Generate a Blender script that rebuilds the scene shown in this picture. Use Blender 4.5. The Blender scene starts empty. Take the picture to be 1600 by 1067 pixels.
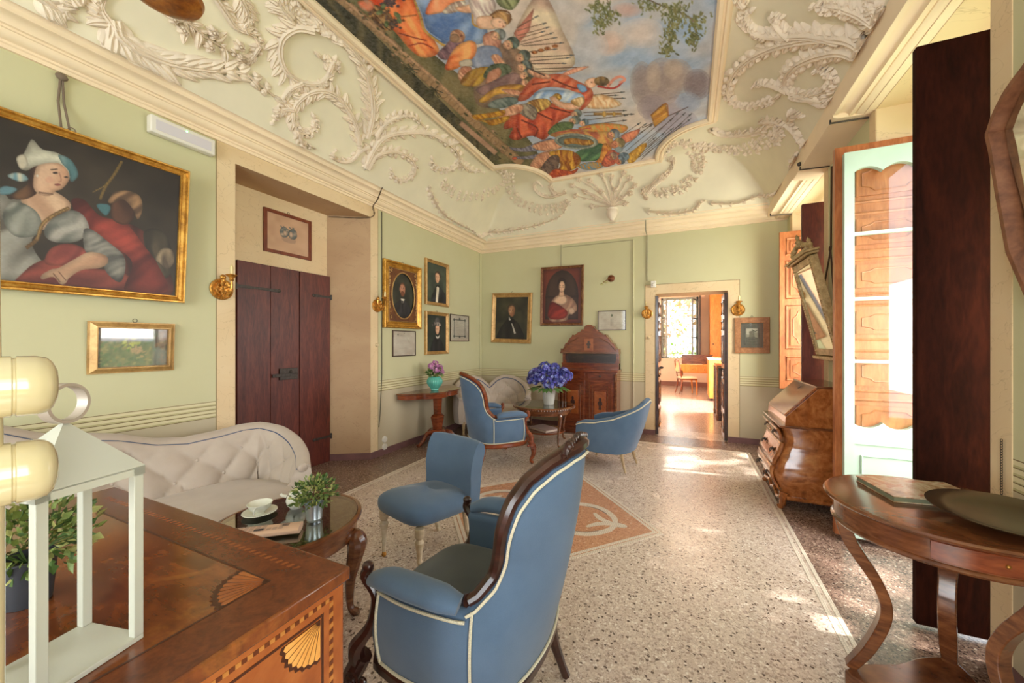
import bpy, bmesh, math, random
import numpy as np
from mathutils import Vector, Matrix, Euler, noise as mnoise
random.seed(7); rng = np.random.RandomState(5)
sc = bpy.context.scene
COL = sc.collection
PI = math.pi
# ---------------------------------------------------------------- camera, world, sun, daylight, added fill lamps, exposure
FPX, CX, CY, CAMH, YAW = 595.0, 800.0, 535.0, 1.4, math.radians(24.8)
cam_d = bpy.data.cameras.new('camera'); cam = bpy.data.objects.new('camera', cam_d); COL.objects.link(cam)
cam_d.sensor_width = 36.0; cam_d.lens = FPX * 36.0 / 1600.0; cam_d.clip_start = 0.02
cam_d.shift_y = (CY - 533.5) / 1600.0
cam.location = (0, 0, CAMH); cam.rotation_euler = (PI / 2, 0, YAW)
sc.camera = cam
world = bpy.data.worlds.new('world'); sc.world = world; world.use_nodes = True
bg = world.node_tree.nodes['Background']; bg.inputs[0].default_value = (0.86, 0.93, 1.0, 1); bg.inputs[1].default_value = 3.2
sun_d = bpy.data.lights.new('sun', 'SUN'); sun = bpy.data.objects.new('sun', sun_d); COL.objects.link(sun)
sun_d.energy = 9.0; sun_d.angle = 0.02; sun_d.color = (1.0, 0.95, 0.86)
sun.rotation_euler = Vector((1.0, 0.12, 1.55)).to_track_quat('Z', 'Y').to_euler()
def daylight(name, loc, d, sx, sy, power, col=(1, 0.97, 0.92)):
    l = bpy.data.lights.new(name, 'AREA'); o = bpy.data.objects.new(name, l); COL.objects.link(o)
    l.shape = 'RECTANGLE'; l.size = sx; l.size_y = sy; l.energy = power; l.color = col
    o.location = loc; o.rotation_euler = Vector(d).to_track_quat('-Z', 'Z').to_euler()
    return o
daylight('daylight_french_window', (1.75, 2.97, 1.45), (-1, 0, 0.0), 1.0, 2.6, 62, (1, .93, .84))
daylight('daylight_far_window', (1.72, 5.25, 1.8), (-1, 0, 0.0), 1.1, 1.8, 56, (1, .93, .84))
daylight('fill_beside_camera', (1.72, -0.55, 1.6), (-1, 0, 0.0), 1.2, 2.3, 36, (1, .97, .9))  # added fill lamp at an invented window, lifts the left side and foreground
daylight('fill_rear', (-1.1, -2.85, 1.7), (0, 1, 0.0), 2.2, 2.2, 62, (.95, 1, 1))  # added fill lamp behind the camera; the rear window is invented
daylight('fill_other_room', (2.6, 9.6, 1.6), (-1, 0, 0.0), 2.2, 2.2, 800, (1, .97, .95))  # added side fill that brightens the next room through an invented opening
sc.view_settings.view_transform = 'Standard'; sc.view_settings.look = 'None'
sc.view_settings.exposure = 0.6; sc.view_settings.gamma = 1.0; sc.view_settings.use_curve_mapping = False
try:
    sc.cycles.use_denoising = True; sc.cycles.max_bounces = 8; sc.cycles.diffuse_bounces = 6
    sc.cycles.sample_clamp_indirect = 6.0; sc.cycles.caustics_reflective = False; sc.cycles.caustics_refractive = False
except Exception: pass
# pixel <-> place
FW = Vector((-math.sin(YAW), math.cos(YAW), 0)); RT = Vector((math.cos(YAW), math.sin(YAW), 0)); UP = Vector((0, 0, 1)); EYE = Vector((0, 0, CAMH))
def ray(px, py): return FW + RT * ((px - CX) / FPX) + UP * ((CY - py) / FPX)
def hit(px, py, ax, val):
    r = ray(px, py); return EYE + r * ((val - EYE[ax]) / r[ax])
# ---------------------------------------------------------------- materials
def lin(c):
    if isinstance(c, str): c = tuple(int(c[i:i + 2], 16) for i in (0, 2, 4))
    c = [v / 255.0 for v in c[:3]]
    return tuple(v / 12.92 if v <= 0.04045 else ((v + 0.055) / 1.055) ** 2.4 for v in c) + (1.0,)
MATS = {}
class NT:
    def __init__(s, name, rough=0.6, metal=0.0, spec=0.5):
        s.m = bpy.data.materials.new(name); s.m.use_nodes = True; s.t = s.m.node_tree; s.n = s.t.nodes; s.l = s.t.links
        s.b = s.n['Principled BSDF']; s.b.inputs['Roughness'].default_value = rough; s.b.inputs['Metallic'].default_value = metal
        s.b.inputs['Specular IOR Level'].default_value = spec
    def add(s, typ, **kw):
        nd = s.n.new(typ)
        for k, v in kw.items():
            if k.startswith('i_'):
                key = k[2:]; key = int(key) if key.isdigit() else key
                if hasattr(v, 'is_output') or isinstance(v, bpy.types.NodeSocket): s.l.new(v, nd.inputs[key])
                else: nd.inputs[key].default_value = v
            else: setattr(nd, k, v)
        return nd
    def coord(s, kind='Object', scale=(1, 1, 1), rot=(0, 0, 0), loc=(0, 0, 0)):
        tc = s.add('ShaderNodeTexCoord'); mp = s.add('ShaderNodeMapping')
        mp.inputs['Scale'].default_value = scale; mp.inputs['Rotation'].default_value = rot; mp.inputs['Location'].default_value = loc
        s.l.new(tc.outputs[kind], mp.inputs['Vector']); return mp.outputs[0]
    def noise(s, vec, scale=5, detail=4, rough=0.55, dist=0.0):
        nd = s.add('ShaderNodeTexNoise'); s.l.new(vec, nd.inputs['Vector'])
        nd.inputs['Scale'].default_value = scale; nd.inputs['Detail'].default_value = detail
        nd.inputs['Roughness'].default_value = rough; nd.inputs['Distortion'].default_value = dist
        return nd.outputs['Fac']
    def ramp(s, fac, stops, interp='LINEAR'):
        nd = s.add('ShaderNodeValToRGB'); s.l.new(fac, nd.inputs[0]); cr = nd.color_ramp; cr.interpolation = interp
        while len(cr.elements) > 1: cr.elements.remove(cr.elements[-1])
        cr.elements[0].position = stops[0][0]; cr.elements[0].color = lin(stops[0][1])
        for p, c in stops[1:]:
            e = cr.elements.new(p); e.color = lin(c)
        return nd.outputs[0]
    def mix(s, fac, a, b, mode='MIX'):
        nd = s.add('ShaderNodeMix', data_type='RGBA', blend_type=mode)
        for sock, v in ((nd.inputs[0], fac), (nd.inputs[6], a), (nd.inputs[7], b)):
            if isinstance(v, bpy.types.NodeSocket): s.l.new(v, sock)
            elif isinstance(v, (int, float)): sock.default_value = v
            else: sock.default_value = lin(v)
        return nd.outputs[2]
    def math(s, op, a, b=0.0):
        nd = s.add('ShaderNodeMath', operation=op)
        for i, v in enumerate((a, b)):
            if isinstance(v, bpy.types.NodeSocket): s.l.new(v, nd.inputs[i])
            else: nd.inputs[i].default_value = v
        return nd.outputs[0]
    def bump(s, h, strength=0.2, dist=0.01):
        nd = s.add('ShaderNodeBump'); nd.inputs['Strength'].default_value = strength; nd.inputs['Distance'].default_value = dist
        s.l.new(h, nd.inputs['Height']); s.l.new(nd.outputs[0], s.b.inputs['Normal'])
    def col(s, c):
        if isinstance(c, bpy.types.NodeSocket): s.l.new(c, s.b.inputs['Base Color'])
        else: s.b.inputs['Base Color'].default_value = lin(c)
        return s
def M(name, fn=None):
    if name not in MATS: MATS[name] = fn()
    return MATS[name]
def flat(name, c, rough=0.6, metal=0.0, spec=0.5, var=0.0, sc_=8):
    def f():
        t = NT(name, rough, metal, spec)
        if var:
            v = t.noise(t.coord(), sc_, 3); a = [x * (1 - var) for x in (c if not isinstance(c, str) else [int(c[i:i + 2], 16) for i in (0, 2, 4)])]
            b = [min(255, x * (1 + var)) for x in (c if not isinstance(c, str) else [int(c[i:i + 2], 16) for i in (0, 2, 4)])]
            t.col(t.ramp(v, [(0.3, a), (0.7, b)]))
        else: t.col(c)
        return t.m
    return M(name, f)
def wood(name, dark, mid, light, scale=(1, 1, 8), rough=0.3, dist=1.5, sc_=3, coat=0.0):
    def f():
        t = NT(name, rough); v = t.coord(scale=scale)
        n1 = t.noise(v, sc_, 6, 0.6, dist); n2 = t.noise(v, sc_ * 6, 3, 0.5, 0.2)
        c = t.ramp(n1, [(0.28, dark), (0.5, mid), (0.72, light)])
        c = t.mix(0.22, c, t.ramp(n2, [(0.35, dark), (0.65, light)]))
        t.col(c); t.bump(n2, 0.06, 0.003)
        t.b.inputs['Coat Weight'].default_value = coat; t.b.inputs['Coat Roughness'].default_value = 0.12
        return t.m
    return M(name, f)
def fabric(name, c, c2, rough=0.95, sc_=420):
    def f():
        t = NT(name, rough, 0, 0.15); v = t.coord()
        a = t.noise(v, 6, 3); b = t.noise(v, sc_, 2)
        cc = t.mix(0.25, t.ramp(a, [(0.3, c), (0.7, c2)]), t.ramp(b, [(0.35, c2), (0.65, c)]))
        t.col(cc); t.bump(b, 0.25, 0.002); t.b.inputs['Sheen Weight'].default_value = 0.25; return t.m
    return M(name, f)
def paint_mat():
    t = NT('oil_paint', 0.45); a = t.add('ShaderNodeAttribute', attribute_name='paint')
    t.l.new(a.outputs['Color'], t.b.inputs['Base Color']); return t.m
def fresco_mat():
    t = NT('fresco_paint', 0.85, 0, 0.1); a = t.add('ShaderNodeAttribute', attribute_name='paint')
    n = t.noise(t.coord(), 40, 4); c = t.mix(0.10, a.outputs['Color'], t.ramp(n, [(0.3, (120, 100, 80)), (0.7, (240, 230, 215))]))
    t.l.new(c, t.b.inputs['Base Color']); return t.m
def glass_mat(name='window_glass', tint=(253, 254, 253), gl=0.12):
    t = NT(name); tr = t.add('ShaderNodeBsdfTransparent'); tr.inputs[0].default_value = lin(tint)
    g = t.add('ShaderNodeBsdfGlossy'); g.inputs['Roughness'].default_value = 0.03
    lw = t.add('ShaderNodeLayerWeight'); lw.inputs[0].default_value = 0.5
    mx = t.add('ShaderNodeMixShader'); ad = t.math('ADD', t.math('MULTIPLY', t.math('POWER', lw.outputs['Facing'], 3.0), 0.55), 0.05)
    t.l.new(ad, mx.inputs[0]); t.l.new(tr.outputs[0], mx.inputs[1]); t.l.new(g.outputs[0], mx.inputs[2])
    t.l.new(mx.outputs[0], t.n['Material Output'].inputs[0]); return t.m
# ---------------------------------------------------------------- mesh helpers
def link(o, parent=None):
    COL.objects.link(o)
    if parent is not None: o.parent = parent
    return o
def tag(o, label=None, cat=None, group=None, kind=None):
    if label: o['label'] = label
    if cat: o['category'] = cat
    if group: o['group'] = group
    if kind: o['kind'] = kind
    return o
def empty(name, loc, rz=0.0, label=None, cat=None, group=None):
    o = bpy.data.objects.new(name, None); link(o); o.location = loc; o.rotation_euler = (0, 0, rz); o.empty_display_size = 0.1
    return tag(o, label, cat, group)
class MB:
    def __init__(s): s.v = []; s.f = []; s.mi = []; s.cm = 0
    def add(s, vs, fs, M4=None):
        b = len(s.v)
        for p in vs:
            p = Vector(p); s.v.append(tuple(M4 @ p if M4 else p))
        for f in fs: s.f.append([b + i for i in f]); s.mi.append(s.cm)
        return s
    def box(s, c, sz, rot=None, M4=None):
        x, y, z = [q / 2 for q in sz]
        vs = [Vector((a * x, b * y, d * z)) for a in (-1, 1) for b in (-1, 1) for d in (-1, 1)]
        if rot: R = Euler(rot).to_matrix(); vs = [R @ v for v in vs]
        vs = [v + Vector(c) for v in vs]
        return s.add(vs, [(0, 1, 3, 2), (4, 6, 7, 5), (0, 4, 5, 1), (2, 3, 7, 6), (0, 2, 6, 4), (1, 5, 7, 3)], M4)
    def bb(s, x0, x1, y0, y1, z0, z1): return s.box(((x0 + x1) / 2, (y0 + y1) / 2, (z0 + z1) / 2), (abs(x1 - x0), abs(y1 - y0), abs(z1 - z0)))
    def prism(s, poly, z0, z1, M4=None):
        n = len(poly); vs = [(p[0], p[1], z0) for p in poly] + [(p[0], p[1], z1) for p in poly]
        fs = [tuple(reversed(range(n))), tuple(range(n, 2 * n))] + [(i, (i + 1) % n, n + (i + 1) % n, n + i) for i in range(n)]
        return s.add(vs, fs, M4)
    def grid(s, nu, nv, fn, cu=False, cv=False, M4=None):
        vs = [fn(i / (nu if cu else nu - 1), j / (nv if cv else nv - 1)) for i in range(nu) for j in range(nv)]
        fs = []
        for i in range(nu if cu else nu - 1):
            for j in range(nv if cv else nv - 1):
                a = i * nv + j; b = ((i + 1) % nu) * nv + j; c = ((i + 1) % nu) * nv + (j + 1) % nv; d = i * nv + (j + 1) % nv
                fs.append((a, b, c, d))
        return s.add(vs, fs, M4)
    def lathe(s, prof, n=24, c=(0, 0, 0), M4=None, sx=1, sy=1, ring=False):
        k = len(prof); vs = []
        for i in range(n):
            a = 2 * PI * i / n
            for r, z in prof: vs.append((c[0] + r * math.cos(a) * sx, c[1] + r * math.sin(a) * sy, c[2] + z))
        fs = [(i * k + j, ((i + 1) % n) * k + j, ((i + 1) % n) * k + j + 1, i * k + j + 1) for i in range(n) for j in range(k - 1)]
        if ring: fs += [(i * k + k - 1, ((i + 1) % n) * k + k - 1, ((i + 1) % n) * k, i * k) for i in range(n)]; return s.add(vs, fs, M4)
        if prof[0][0] > 1e-6: fs.append(tuple(i * k for i in reversed(range(n))))
        if prof[-1][0] > 1e-6: fs.append(tuple(i * k + k - 1 for i in range(n)))
        return s.add(vs, fs, M4)
    def ell(s, c, r, n=12, m=8, rot=None, M4=None, e=1.0):
        R = Euler(rot).to_matrix() if rot else Matrix.Identity(3)
        def sg(v): return math.copysign(abs(v) ** e, v)
        vs = []
        for j in range(m + 1):
            t = PI * j / m
            for i in range(n):
                a = 2 * PI * i / n
                vs.append(R @ Vector((r[0] * sg(math.sin(t)) * sg(math.cos(a)), r[1] * sg(math.sin(t)) * sg(math.sin(a)), r[2] * sg(math.cos(t)))) + Vector(c))
        fs = [(j * n + i, (j + 1) * n + i, (j + 1) * n + (i + 1) % n, j * n + (i + 1) % n) for j in range(m) for i in range(n)]
        return s.add(vs, fs, M4)
    def tube(s, pts, r, n=8, closed=False, sq=(1, 1), M4=None, up=None, cap=True):
        pts = [Vector(p) for p in pts]; k = len(pts)
        rs = r if isinstance(r, (list, tuple)) else [r] * k
        if len(rs) != k: rs = [float(np.interp(i / (k - 1), np.linspace(0, 1, len(rs)), rs)) for i in range(k)]
        T = []
        for i in range(k):
            a = pts[(i - 1) % k] if (closed or i > 0) else pts[0]; b = pts[(i + 1) % k] if (closed or i < k - 1) else pts[-1]
            t = (b - a); T.append(t.normalized() if t.length > 1e-9 else Vector((0, 0, 1)))
        N = Vector(up) if up else (Vector((0, 0, 1)) if abs(T[0].z) < 0.9 else Vector((1, 0, 0)))
        vs = []
        for i in range(k):
            if up: N = Vector(up)
            N = (N - T[i] * N.dot(T[i])); N = N.normalized() if N.length > 1e-6 else T[i].orthogonal().normalized()
            B = T[i].cross(N)
            for j in range(n):
                a = 2 * PI * (j + 0.5) / n
                vs.append(pts[i] + N * (math.cos(a) * rs[i] * sq[0]) + B * (math.sin(a) * rs[i] * sq[1]))
        fs = [(i * n + j, i * n + (j + 1) % n, ((i + 1) % k) * n + (j + 1) % n, ((i + 1) % k) * n + j) for i in range(k if closed else k - 1) for j in range(n)]
        if not closed and cap: fs += [tuple(reversed(range(n))), tuple((k - 1) * n + j for j in range(n))]
        return s.add(vs, fs, M4)
    def build(s, name, mat, parent=None, smooth=35, bevel=0.0, loc=None, sub=0):
        me = bpy.data.meshes.new(name); me.from_pydata(s.v, [], s.f); me.update()
        bm = bmesh.new(); bm.from_mesh(me); bmesh.ops.recalc_face_normals(bm, faces=bm.faces); bm.to_mesh(me); bm.free()
        for m in (mat if isinstance(mat, (list, tuple)) else [mat]): me.materials.append(m)
        if max(s.mi or [0]) > 0: me.polygons.foreach_set('material_index', s.mi)
        if smooth:
            me.polygons.foreach_set('use_smooth', [True] * len(me.polygons)); me.set_sharp_from_angle(angle=math.radians(smooth))
        o = bpy.data.objects.new(name, me); link(o, parent)
        if loc: o.location = loc
        if bevel:
            b = o.modifiers.new('bevel', 'BEVEL'); b.width = bevel; b.segments = 2; b.limit_method = 'ANGLE'; b.angle_limit = math.radians(40)
        if sub:
            b = o.modifiers.new('sub', 'SUBSURF'); b.levels = sub; b.render_levels = sub
        return o
def cr(pts, n=6, closed=False):
    """catmull-rom"""
    P = [Vector(p) if len(p) == 3 else Vector((p[0], p[1], 0)) for p in pts]; k = len(P); out = []
    for i in range(k if closed else k - 1):
        p0 = P[(i - 1) % k] if (closed or i > 0) else P[0] * 2 - P[1]; p1 = P[i]; p2 = P[(i + 1) % k]
        p3 = P[(i + 2) % k] if (closed or i < k - 2) else P[-1] * 2 - P[-2]
        for j in range(n):
            t = j / n; out.append(0.5 * ((2 * p1) + (p2 - p0) * t + (2 * p0 - 5 * p1 + 4 * p2 - p3) * t * t + (3 * p1 - p0 - 3 * p2 + p3) * t ** 3))
    if not closed: out.append(P[-1])
    return out
def copy_tree(o, parent=None):
    c = o.copy(); COL.objects.link(c)
    if parent is not None: c.parent = parent
    for ch in list(o.children): copy_tree(ch, c)
    return c
def struct(mb, name, mat, parent=None, **kw):
    o = mb.build(name, mat, parent, **kw)
    if parent is None: o['kind'] = 'structure'
    return o
# ---------------------------------------------------------------- painter (colour laid on a mesh grid as vertex paint)
def vnoise(h, w, cell, seed):
    r = np.random.RandomState(seed); gh, gw = int(h / cell) + 3, int(w / cell) + 3; g = r.rand(gh, gw)
    y = np.arange(h) / cell; x = np.arange(w) / cell; yi = y.astype(int); xi = x.astype(int); fy = (y - yi)[:, None]; fx = (x - xi)[None, :]
    fy = fy * fy * (3 - 2 * fy); fx = fx * fx * (3 - 2 * fx)
    a = g[yi][:, xi]; b = g[yi][:, xi + 1]; c = g[yi + 1][:, xi]; d = g[yi + 1][:, xi + 1]
    return (a * (1 - fx) + b * fx) * (1 - fy) + (c * (1 - fx) + d * fx) * fy
def vn_at(x, y, seed):
    g = np.random.RandomState(seed).rand(64, 64); xi = np.floor(x).astype(int); yi = np.floor(y).astype(int); fx = x - xi; fy = y - yi; fx = fx * fx * (3 - 2 * fx); fy = fy * fy * (3 - 2 * fy); G = lambda a, b: g[a % 64, b % 64]
    return (G(yi, xi) * (1 - fx) + G(yi, xi + 1) * fx) * (1 - fy) + (G(yi + 1, xi) * (1 - fx) + G(yi + 1, xi + 1) * fx) * fy
class Paint:
    def __init__(s, w, h, base=(128, 128, 128), tf=None):
        s.w, s.h = w, h; s.a = np.zeros((h, w, 3)) + np.array(base, float); s.tf = tf or (lambda x, y: (x * w, y * h)); s.seed = 1
    def P(s, pts): return np.array([s.tf(*p) for p in pts], float)
    def mask(s, pts):
        q = s.P(pts); x0, y0 = np.floor(q.min(0)).astype(int) - 1; x1, y1 = np.ceil(q.max(0)).astype(int) + 2
        x0, y0 = max(x0, 0), max(y0, 0); x1, y1 = min(x1, s.w), min(y1, s.h)
        if x1 <= x0 or y1 <= y0: return None
        SS = 2; xs = x0 + (np.arange((x1 - x0) * SS) + 0.5) / SS; ys = y0 + (np.arange((y1 - y0) * SS) + 0.5) / SS
        X, Y = np.meshgrid(xs, ys); ins = np.zeros(X.shape, bool); n = len(q)
        for i in range(n):
            xa, ya = q[i]; xb, yb = q[(i + 1) % n]
            if ya == yb: continue
            c = ((ya > Y) != (yb > Y)) & (X < (xb - xa) * (Y - ya) / (yb - ya) + xa); ins ^= c
        m = ins.reshape(y1 - y0, SS, x1 - x0, SS).mean((1, 3))
        return m, x0, y0, x1, y1
    def fill(s, m, c, c2=None, ang=0.0, fq=0.25, alpha=1.0, nz=0.03):
        if m is None: return
        k, x0, y0, x1, y1 = m; s.seed += 1; h, w = k.shape; c = np.array(c, float)
        if c2 is not None:
            Y, X = np.mgrid[0:h, 0:w]; U_ = X * math.cos(ang) + Y * math.sin(ang); V_ = -X * math.sin(ang) + Y * math.cos(ang); n = vn_at(U_ * fq * .5, V_ * fq * .5, s.seed); n2 = vn_at(U_ * fq * 1.6 + n * 1.5, V_ * fq * .35, s.seed + 31)
            t = np.clip(0.5 + 0.12 * np.sin(U_ * fq * 2 * PI + n * 9) + (n2 - .5) * 1.5, 0, 1); cc = c + (np.array(c2, float) - c) * (t * 1.9 - .45)[..., None]
        else: cc = np.zeros((h, w, 3)) + c
        if min(h, w) > 8:
            r = int(max(2, min(h, w) * .12)); kb = np.pad(k, r)
            for ax in (0, 1):
                cs = np.cumsum(np.insert(kb, 0, 0, axis=ax), axis=ax); kb = (np.take(cs, range(2 * r + 1, cs.shape[ax]), axis=ax) - np.take(cs, range(0, cs.shape[ax] - 2 * r - 1), axis=ax)) / (2 * r + 1)
            cc = cc * (.56 + .5 * kb)[..., None] if alpha > .9 else cc
        cc = cc * (1 + (vnoise(h, w, 2.5, s.seed + 99) - 0.5)[..., None] * 2 * nz)
        k = (k * alpha)[..., None]; s.a[y0:y1, x0:x1] = s.a[y0:y1, x0:x1] * (1 - k) + cc * k
    def poly(s, pts, c, c2=None, **kw): s.fill(s.mask(pts), c, c2, **kw)
    def sm(s, pts, c, c2=None, **kw):
        s.fill(s.mask([(p.x, p.y) for p in cr(pts, 5, True)]), c, c2, **kw)
    def el(s, cx, cy, rx, ry, c, c2=None, rot=0.0, **kw):
        pts = []
        for i in range(20):
            a = 2 * PI * i / 20; x, y = rx * math.cos(a), ry * math.sin(a)
            pts.append((cx + x * math.cos(rot) - y * math.sin(rot), cy + x * math.sin(rot) + y * math.cos(rot)))
        s.poly(pts, c, c2, **kw)
    def soft(s, cx, cy, rx, ry, c, alpha=1.0, rot=0.0, p=1.5):
        """soft blob in grid space"""
        for k in range(5):
            f = 1 - k * 0.17; s.el(cx, cy, rx * f, ry * f, c, rot=rot, alpha=alpha * 0.35, nz=0.02)
    def line(s, pts, w, c, alpha=1.0, taper=0.0):
        if len(pts) > 2 and w > 2.5:
            pts = [(p.x, p.y) for p in cr(pts, 4)]
            for i in range(len(pts) - 1):
                ww = w * (1 - taper * i / len(pts)); s.line([pts[i], pts[i + 1]], ww, c, alpha); s.el(pts[i][0], pts[i][1], ww * .5, ww * .5, c, alpha=alpha)
            return
        q = [Vector((a, b, 0)) for a, b in pts]; L = []; R = []
        for i in range(len(q)):
            t = (q[min(i + 1, len(q) - 1)] - q[max(i - 1, 0)]); t.normalize(); f = 1 - taper * i / (len(q) - 1)
            nrm = Vector((-t.y, t.x, 0)) * (w / 2 * f); L.append((q[i] + nrm)[:2]); R.append((q[i] - nrm)[:2])
        s.poly(L + R[::-1], c, alpha=alpha)
    def wash(s, c1, c2, cell, seed, alpha=1.0):
        n = vnoise(s.h, s.w, cell, seed) * 0.6 + vnoise(s.h, s.w, cell / 2.7, seed + 3) * 0.4
        cc = np.array(c1, float) + (np.array(c2, float) - np.array(c1, float)) * np.clip((n - 0.25) * 2, 0, 1)[..., None]
        s.a = s.a * (1 - alpha) + cc * alpha
def paint_grid(p, name, O, U, V, mat, parent=None, xs=None, ys=None, keep=None, bulge=0.0):
    """grid mesh: O top-left corner, U full width vector, V full height vector (down)"""
    h, w = p.h, p.w; xs = np.linspace(0, 1, w) if xs is None else xs; ys = np.linspace(0, 1, h) if ys is None else ys
    O, U, V = (np.array(q, float) for q in (O, U, V))
    co = O + ys[:, None, None] * V + xs[None, :, None] * U; co = co.reshape(-1, 3)
    idx = np.arange(h * w).reshape(h, w); q = np.stack([idx[:-1, :-1], idx[1:, :-1], idx[1:, 1:], idx[:-1, 1:]], -1).reshape(-1, 4)
    if keep is not None:
        cen = co[q].mean(1); q = q[keep(cen)]
    me = bpy.data.meshes.new(name); me.vertices.add(h * w); me.vertices.foreach_set('co', co.ravel())
    me.loops.add(q.size); me.loops.foreach_set('vertex_index', q.ravel().astype(np.int32))
    me.polygons.add(len(q)); me.polygons.foreach_set('loop_start', np.arange(0, q.size, 4, dtype=np.int32)); me.polygons.foreach_set('loop_total', np.full(len(q), 4, np.int32))
    me.update(calc_edges=True)
    c = np.clip(p.a / 255.0, 0, 1); c = np.where(c <= 0.04045, c / 12.92, ((c + 0.055) / 1.055) ** 2.4)
    rgba = np.ones((h * w, 4), np.float32); rgba[:, :3] = c.reshape(-1, 3)
    at = me.color_attributes.new('paint', 'FLOAT_COLOR', 'POINT'); at.data.foreach_set('color', rgba.ravel())
    me.materials.append(mat); o = bpy.data.objects.new(name, me); link(o, parent); return o
# ---------------------------------------------------------------- room materials
def wall_mat():
    t = NT('painted_wall', 0.85, 0, 0.2); g = t.add('ShaderNodeNewGeometry'); sp = t.add('ShaderNodeSeparateXYZ'); t.l.new(g.outputs['Position'], sp.inputs[0])
    z = t.math('MULTIPLY', sp.outputs[2], 1 / 1.2); ln = (128, 110, 80); cr_ = (222, 214, 178); c2 = (190, 184, 142); st = [(0, (198, 187, 163))]
    zz = 0.795
    for k in range(4):
        st += [(zz / 1.2, ln), ((zz + 0.005) / 1.2, c2), ((zz + 0.013) / 1.2, cr_)]; zz += 0.031
    st += [(zz / 1.2, ln), ((zz + 0.005) / 1.2, (208, 206, 170))]
    base = t.ramp(z, st, 'CONSTANT'); v = t.coord('Object')
    n = t.noise(v, 1.3, 5, 0.6); n2 = t.noise(v, 30, 3)
    c = t.mix(t.math('MULTIPLY', n, 0.5), base, t.mix(1.0, base, (226, 216, 188), 'MULTIPLY'))
    t.col(c); t.bump(n2, 0.08, 0.004); return t.m
WALL = wall_mat()
def marbled(name, a, b, vein, sc_=1.2):
    t = NT(name, 0.8, 0, 0.2); v = t.coord(scale=(1, 1, 1.6)); n = t.noise(v, sc_, 4, 0.5, 1.2)
    w = t.add('ShaderNodeTexNoise'); t.l.new(v, w.inputs['Vector']); w.inputs['Scale'].default_value = 2.3; w.inputs['Detail'].default_value = 4; w.inputs['Distortion'].default_value = 2.5
    r = t.ramp(w.outputs['Fac'], [(0.492, (0, 0, 0)), (0.5, (255, 255, 255)), (0.508, (0, 0, 0))])
    m = t.math('MULTIPLY', r, 0.32)
    t.col(t.mix(m, t.ramp(n, [(0.3, a), (0.7, b)]), vein)); t.bump(t.noise(v, 40, 2), 0.06, 0.003); return t.m
BEIGE = marbled('marbled_beige_plaster', (222, 196, 156), (228, 206, 168), (150, 120, 90))
TAN = marbled('marbled_tan_plaster', (178, 146, 114), (190, 160, 126), (130, 102, 78))
CORN = flat('cornice_plaster', (240, 220, 190), 0.8, 0, 0.2, 0.03, 2)
STUC = flat('ceiling_stucco', (228, 220, 196), 0.85, 0, 0.2, 0.02, 3)
RELIEF = flat('relief_stucco', (232, 218, 200), 0.85, 0, 0.2, 0.03, 8)
BASEB = flat('baseboard_paint', (122, 88, 88), 0.5, 0, 0.4, 0.08, 9)
def terrazzo(name, ground, chips, sc_=46, rough=0.22, mixf=0.85):
    t = NT(name, rough); v = t.coord(); vo = t.add('ShaderNodeTexVoronoi', feature='F1'); t.l.new(v, vo.inputs['Vector']); vo.inputs['Scale'].default_value = sc_
    sp = t.add('ShaderNodeSeparateColor'); t.l.new(vo.outputs['Color'], sp.inputs[0])
    chip = t.ramp(sp.outputs[0], chips, 'CONSTANT')
    ed = t.add('ShaderNodeTexVoronoi', feature='DISTANCE_TO_EDGE'); t.l.new(v, ed.inputs['Vector']); ed.inputs['Scale'].default_value = sc_
    e = t.ramp(ed.outputs['Distance'], [(0.05, (0, 0, 0)), (0.11, (255, 255, 255))])
    v2 = t.add('ShaderNodeTexVoronoi', feature='F1'); t.l.new(v, v2.inputs['Vector']); v2.inputs['Scale'].default_value = sc_ * 2.6
    s2 = t.add('ShaderNodeSeparateColor'); t.l.new(v2.outputs['Color'], s2.inputs[0])
    g = t.mix(0.6, ground, t.ramp(s2.outputs[1], chips, 'CONSTANT'))
    c = t.mix(t.math('MULTIPLY', e, t.math('GREATER_THAN', sp.outputs[1], 1 - mixf)), g, chip)
    big = t.noise(v, 0.8, 3); t.col(t.mix(t.math('MULTIPLY', big, 0.35), c, t.mix(1.0, c, (205, 190, 175), 'MULTIPLY')))
    t.l.new(t.math('ADD', t.math('MULTIPLY', t.noise(v, 2.5, 3), 0.16), rough - 0.05), t.b.inputs['Roughness']); return t.m
TER = terrazzo('terrazzo_floor', (206, 190, 176), [(0, (104, 88, 80)), (0.055, (172, 152, 140)), (0.25, (204, 186, 172)), (0.55, (218, 202, 188)), (0.75, (228, 214, 200)), (0.92, (238, 230, 220))], 80)
TERD = terrazzo('terrazzo_border', (140, 116, 104), [(0, (70, 56, 52)), (0.2, (118, 94, 84)), (0.5, (146, 120, 106)), (0.8, (170, 146, 130)), (0.95, (200, 182, 166))], 100)
SALM = terrazzo('terrazzo_salmon', (200, 150, 118), [(0, (176, 124, 94)), (0.3, (202, 150, 116)), (0.7, (214, 166, 132)), (0.93, (226, 192, 164))], 90)
def mosaic(name, c):
    t = NT(name, 0.3); v = t.coord(); vo = t.add('ShaderNodeTexVoronoi', feature='DISTANCE_TO_EDGE'); t.l.new(v, vo.inputs['Vector']); vo.inputs['Scale'].default_value = 75; vo.inputs['Randomness'].default_value = 0.45
    t.col(t.ramp(vo.outputs['Distance'], [(0.03, (150, 134, 118)), (0.1, c)])); return t.m
WMOS = mosaic('mosaic_white', (226, 214, 198)); DMOS = mosaic('mosaic_dark', (96, 84, 80))
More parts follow.
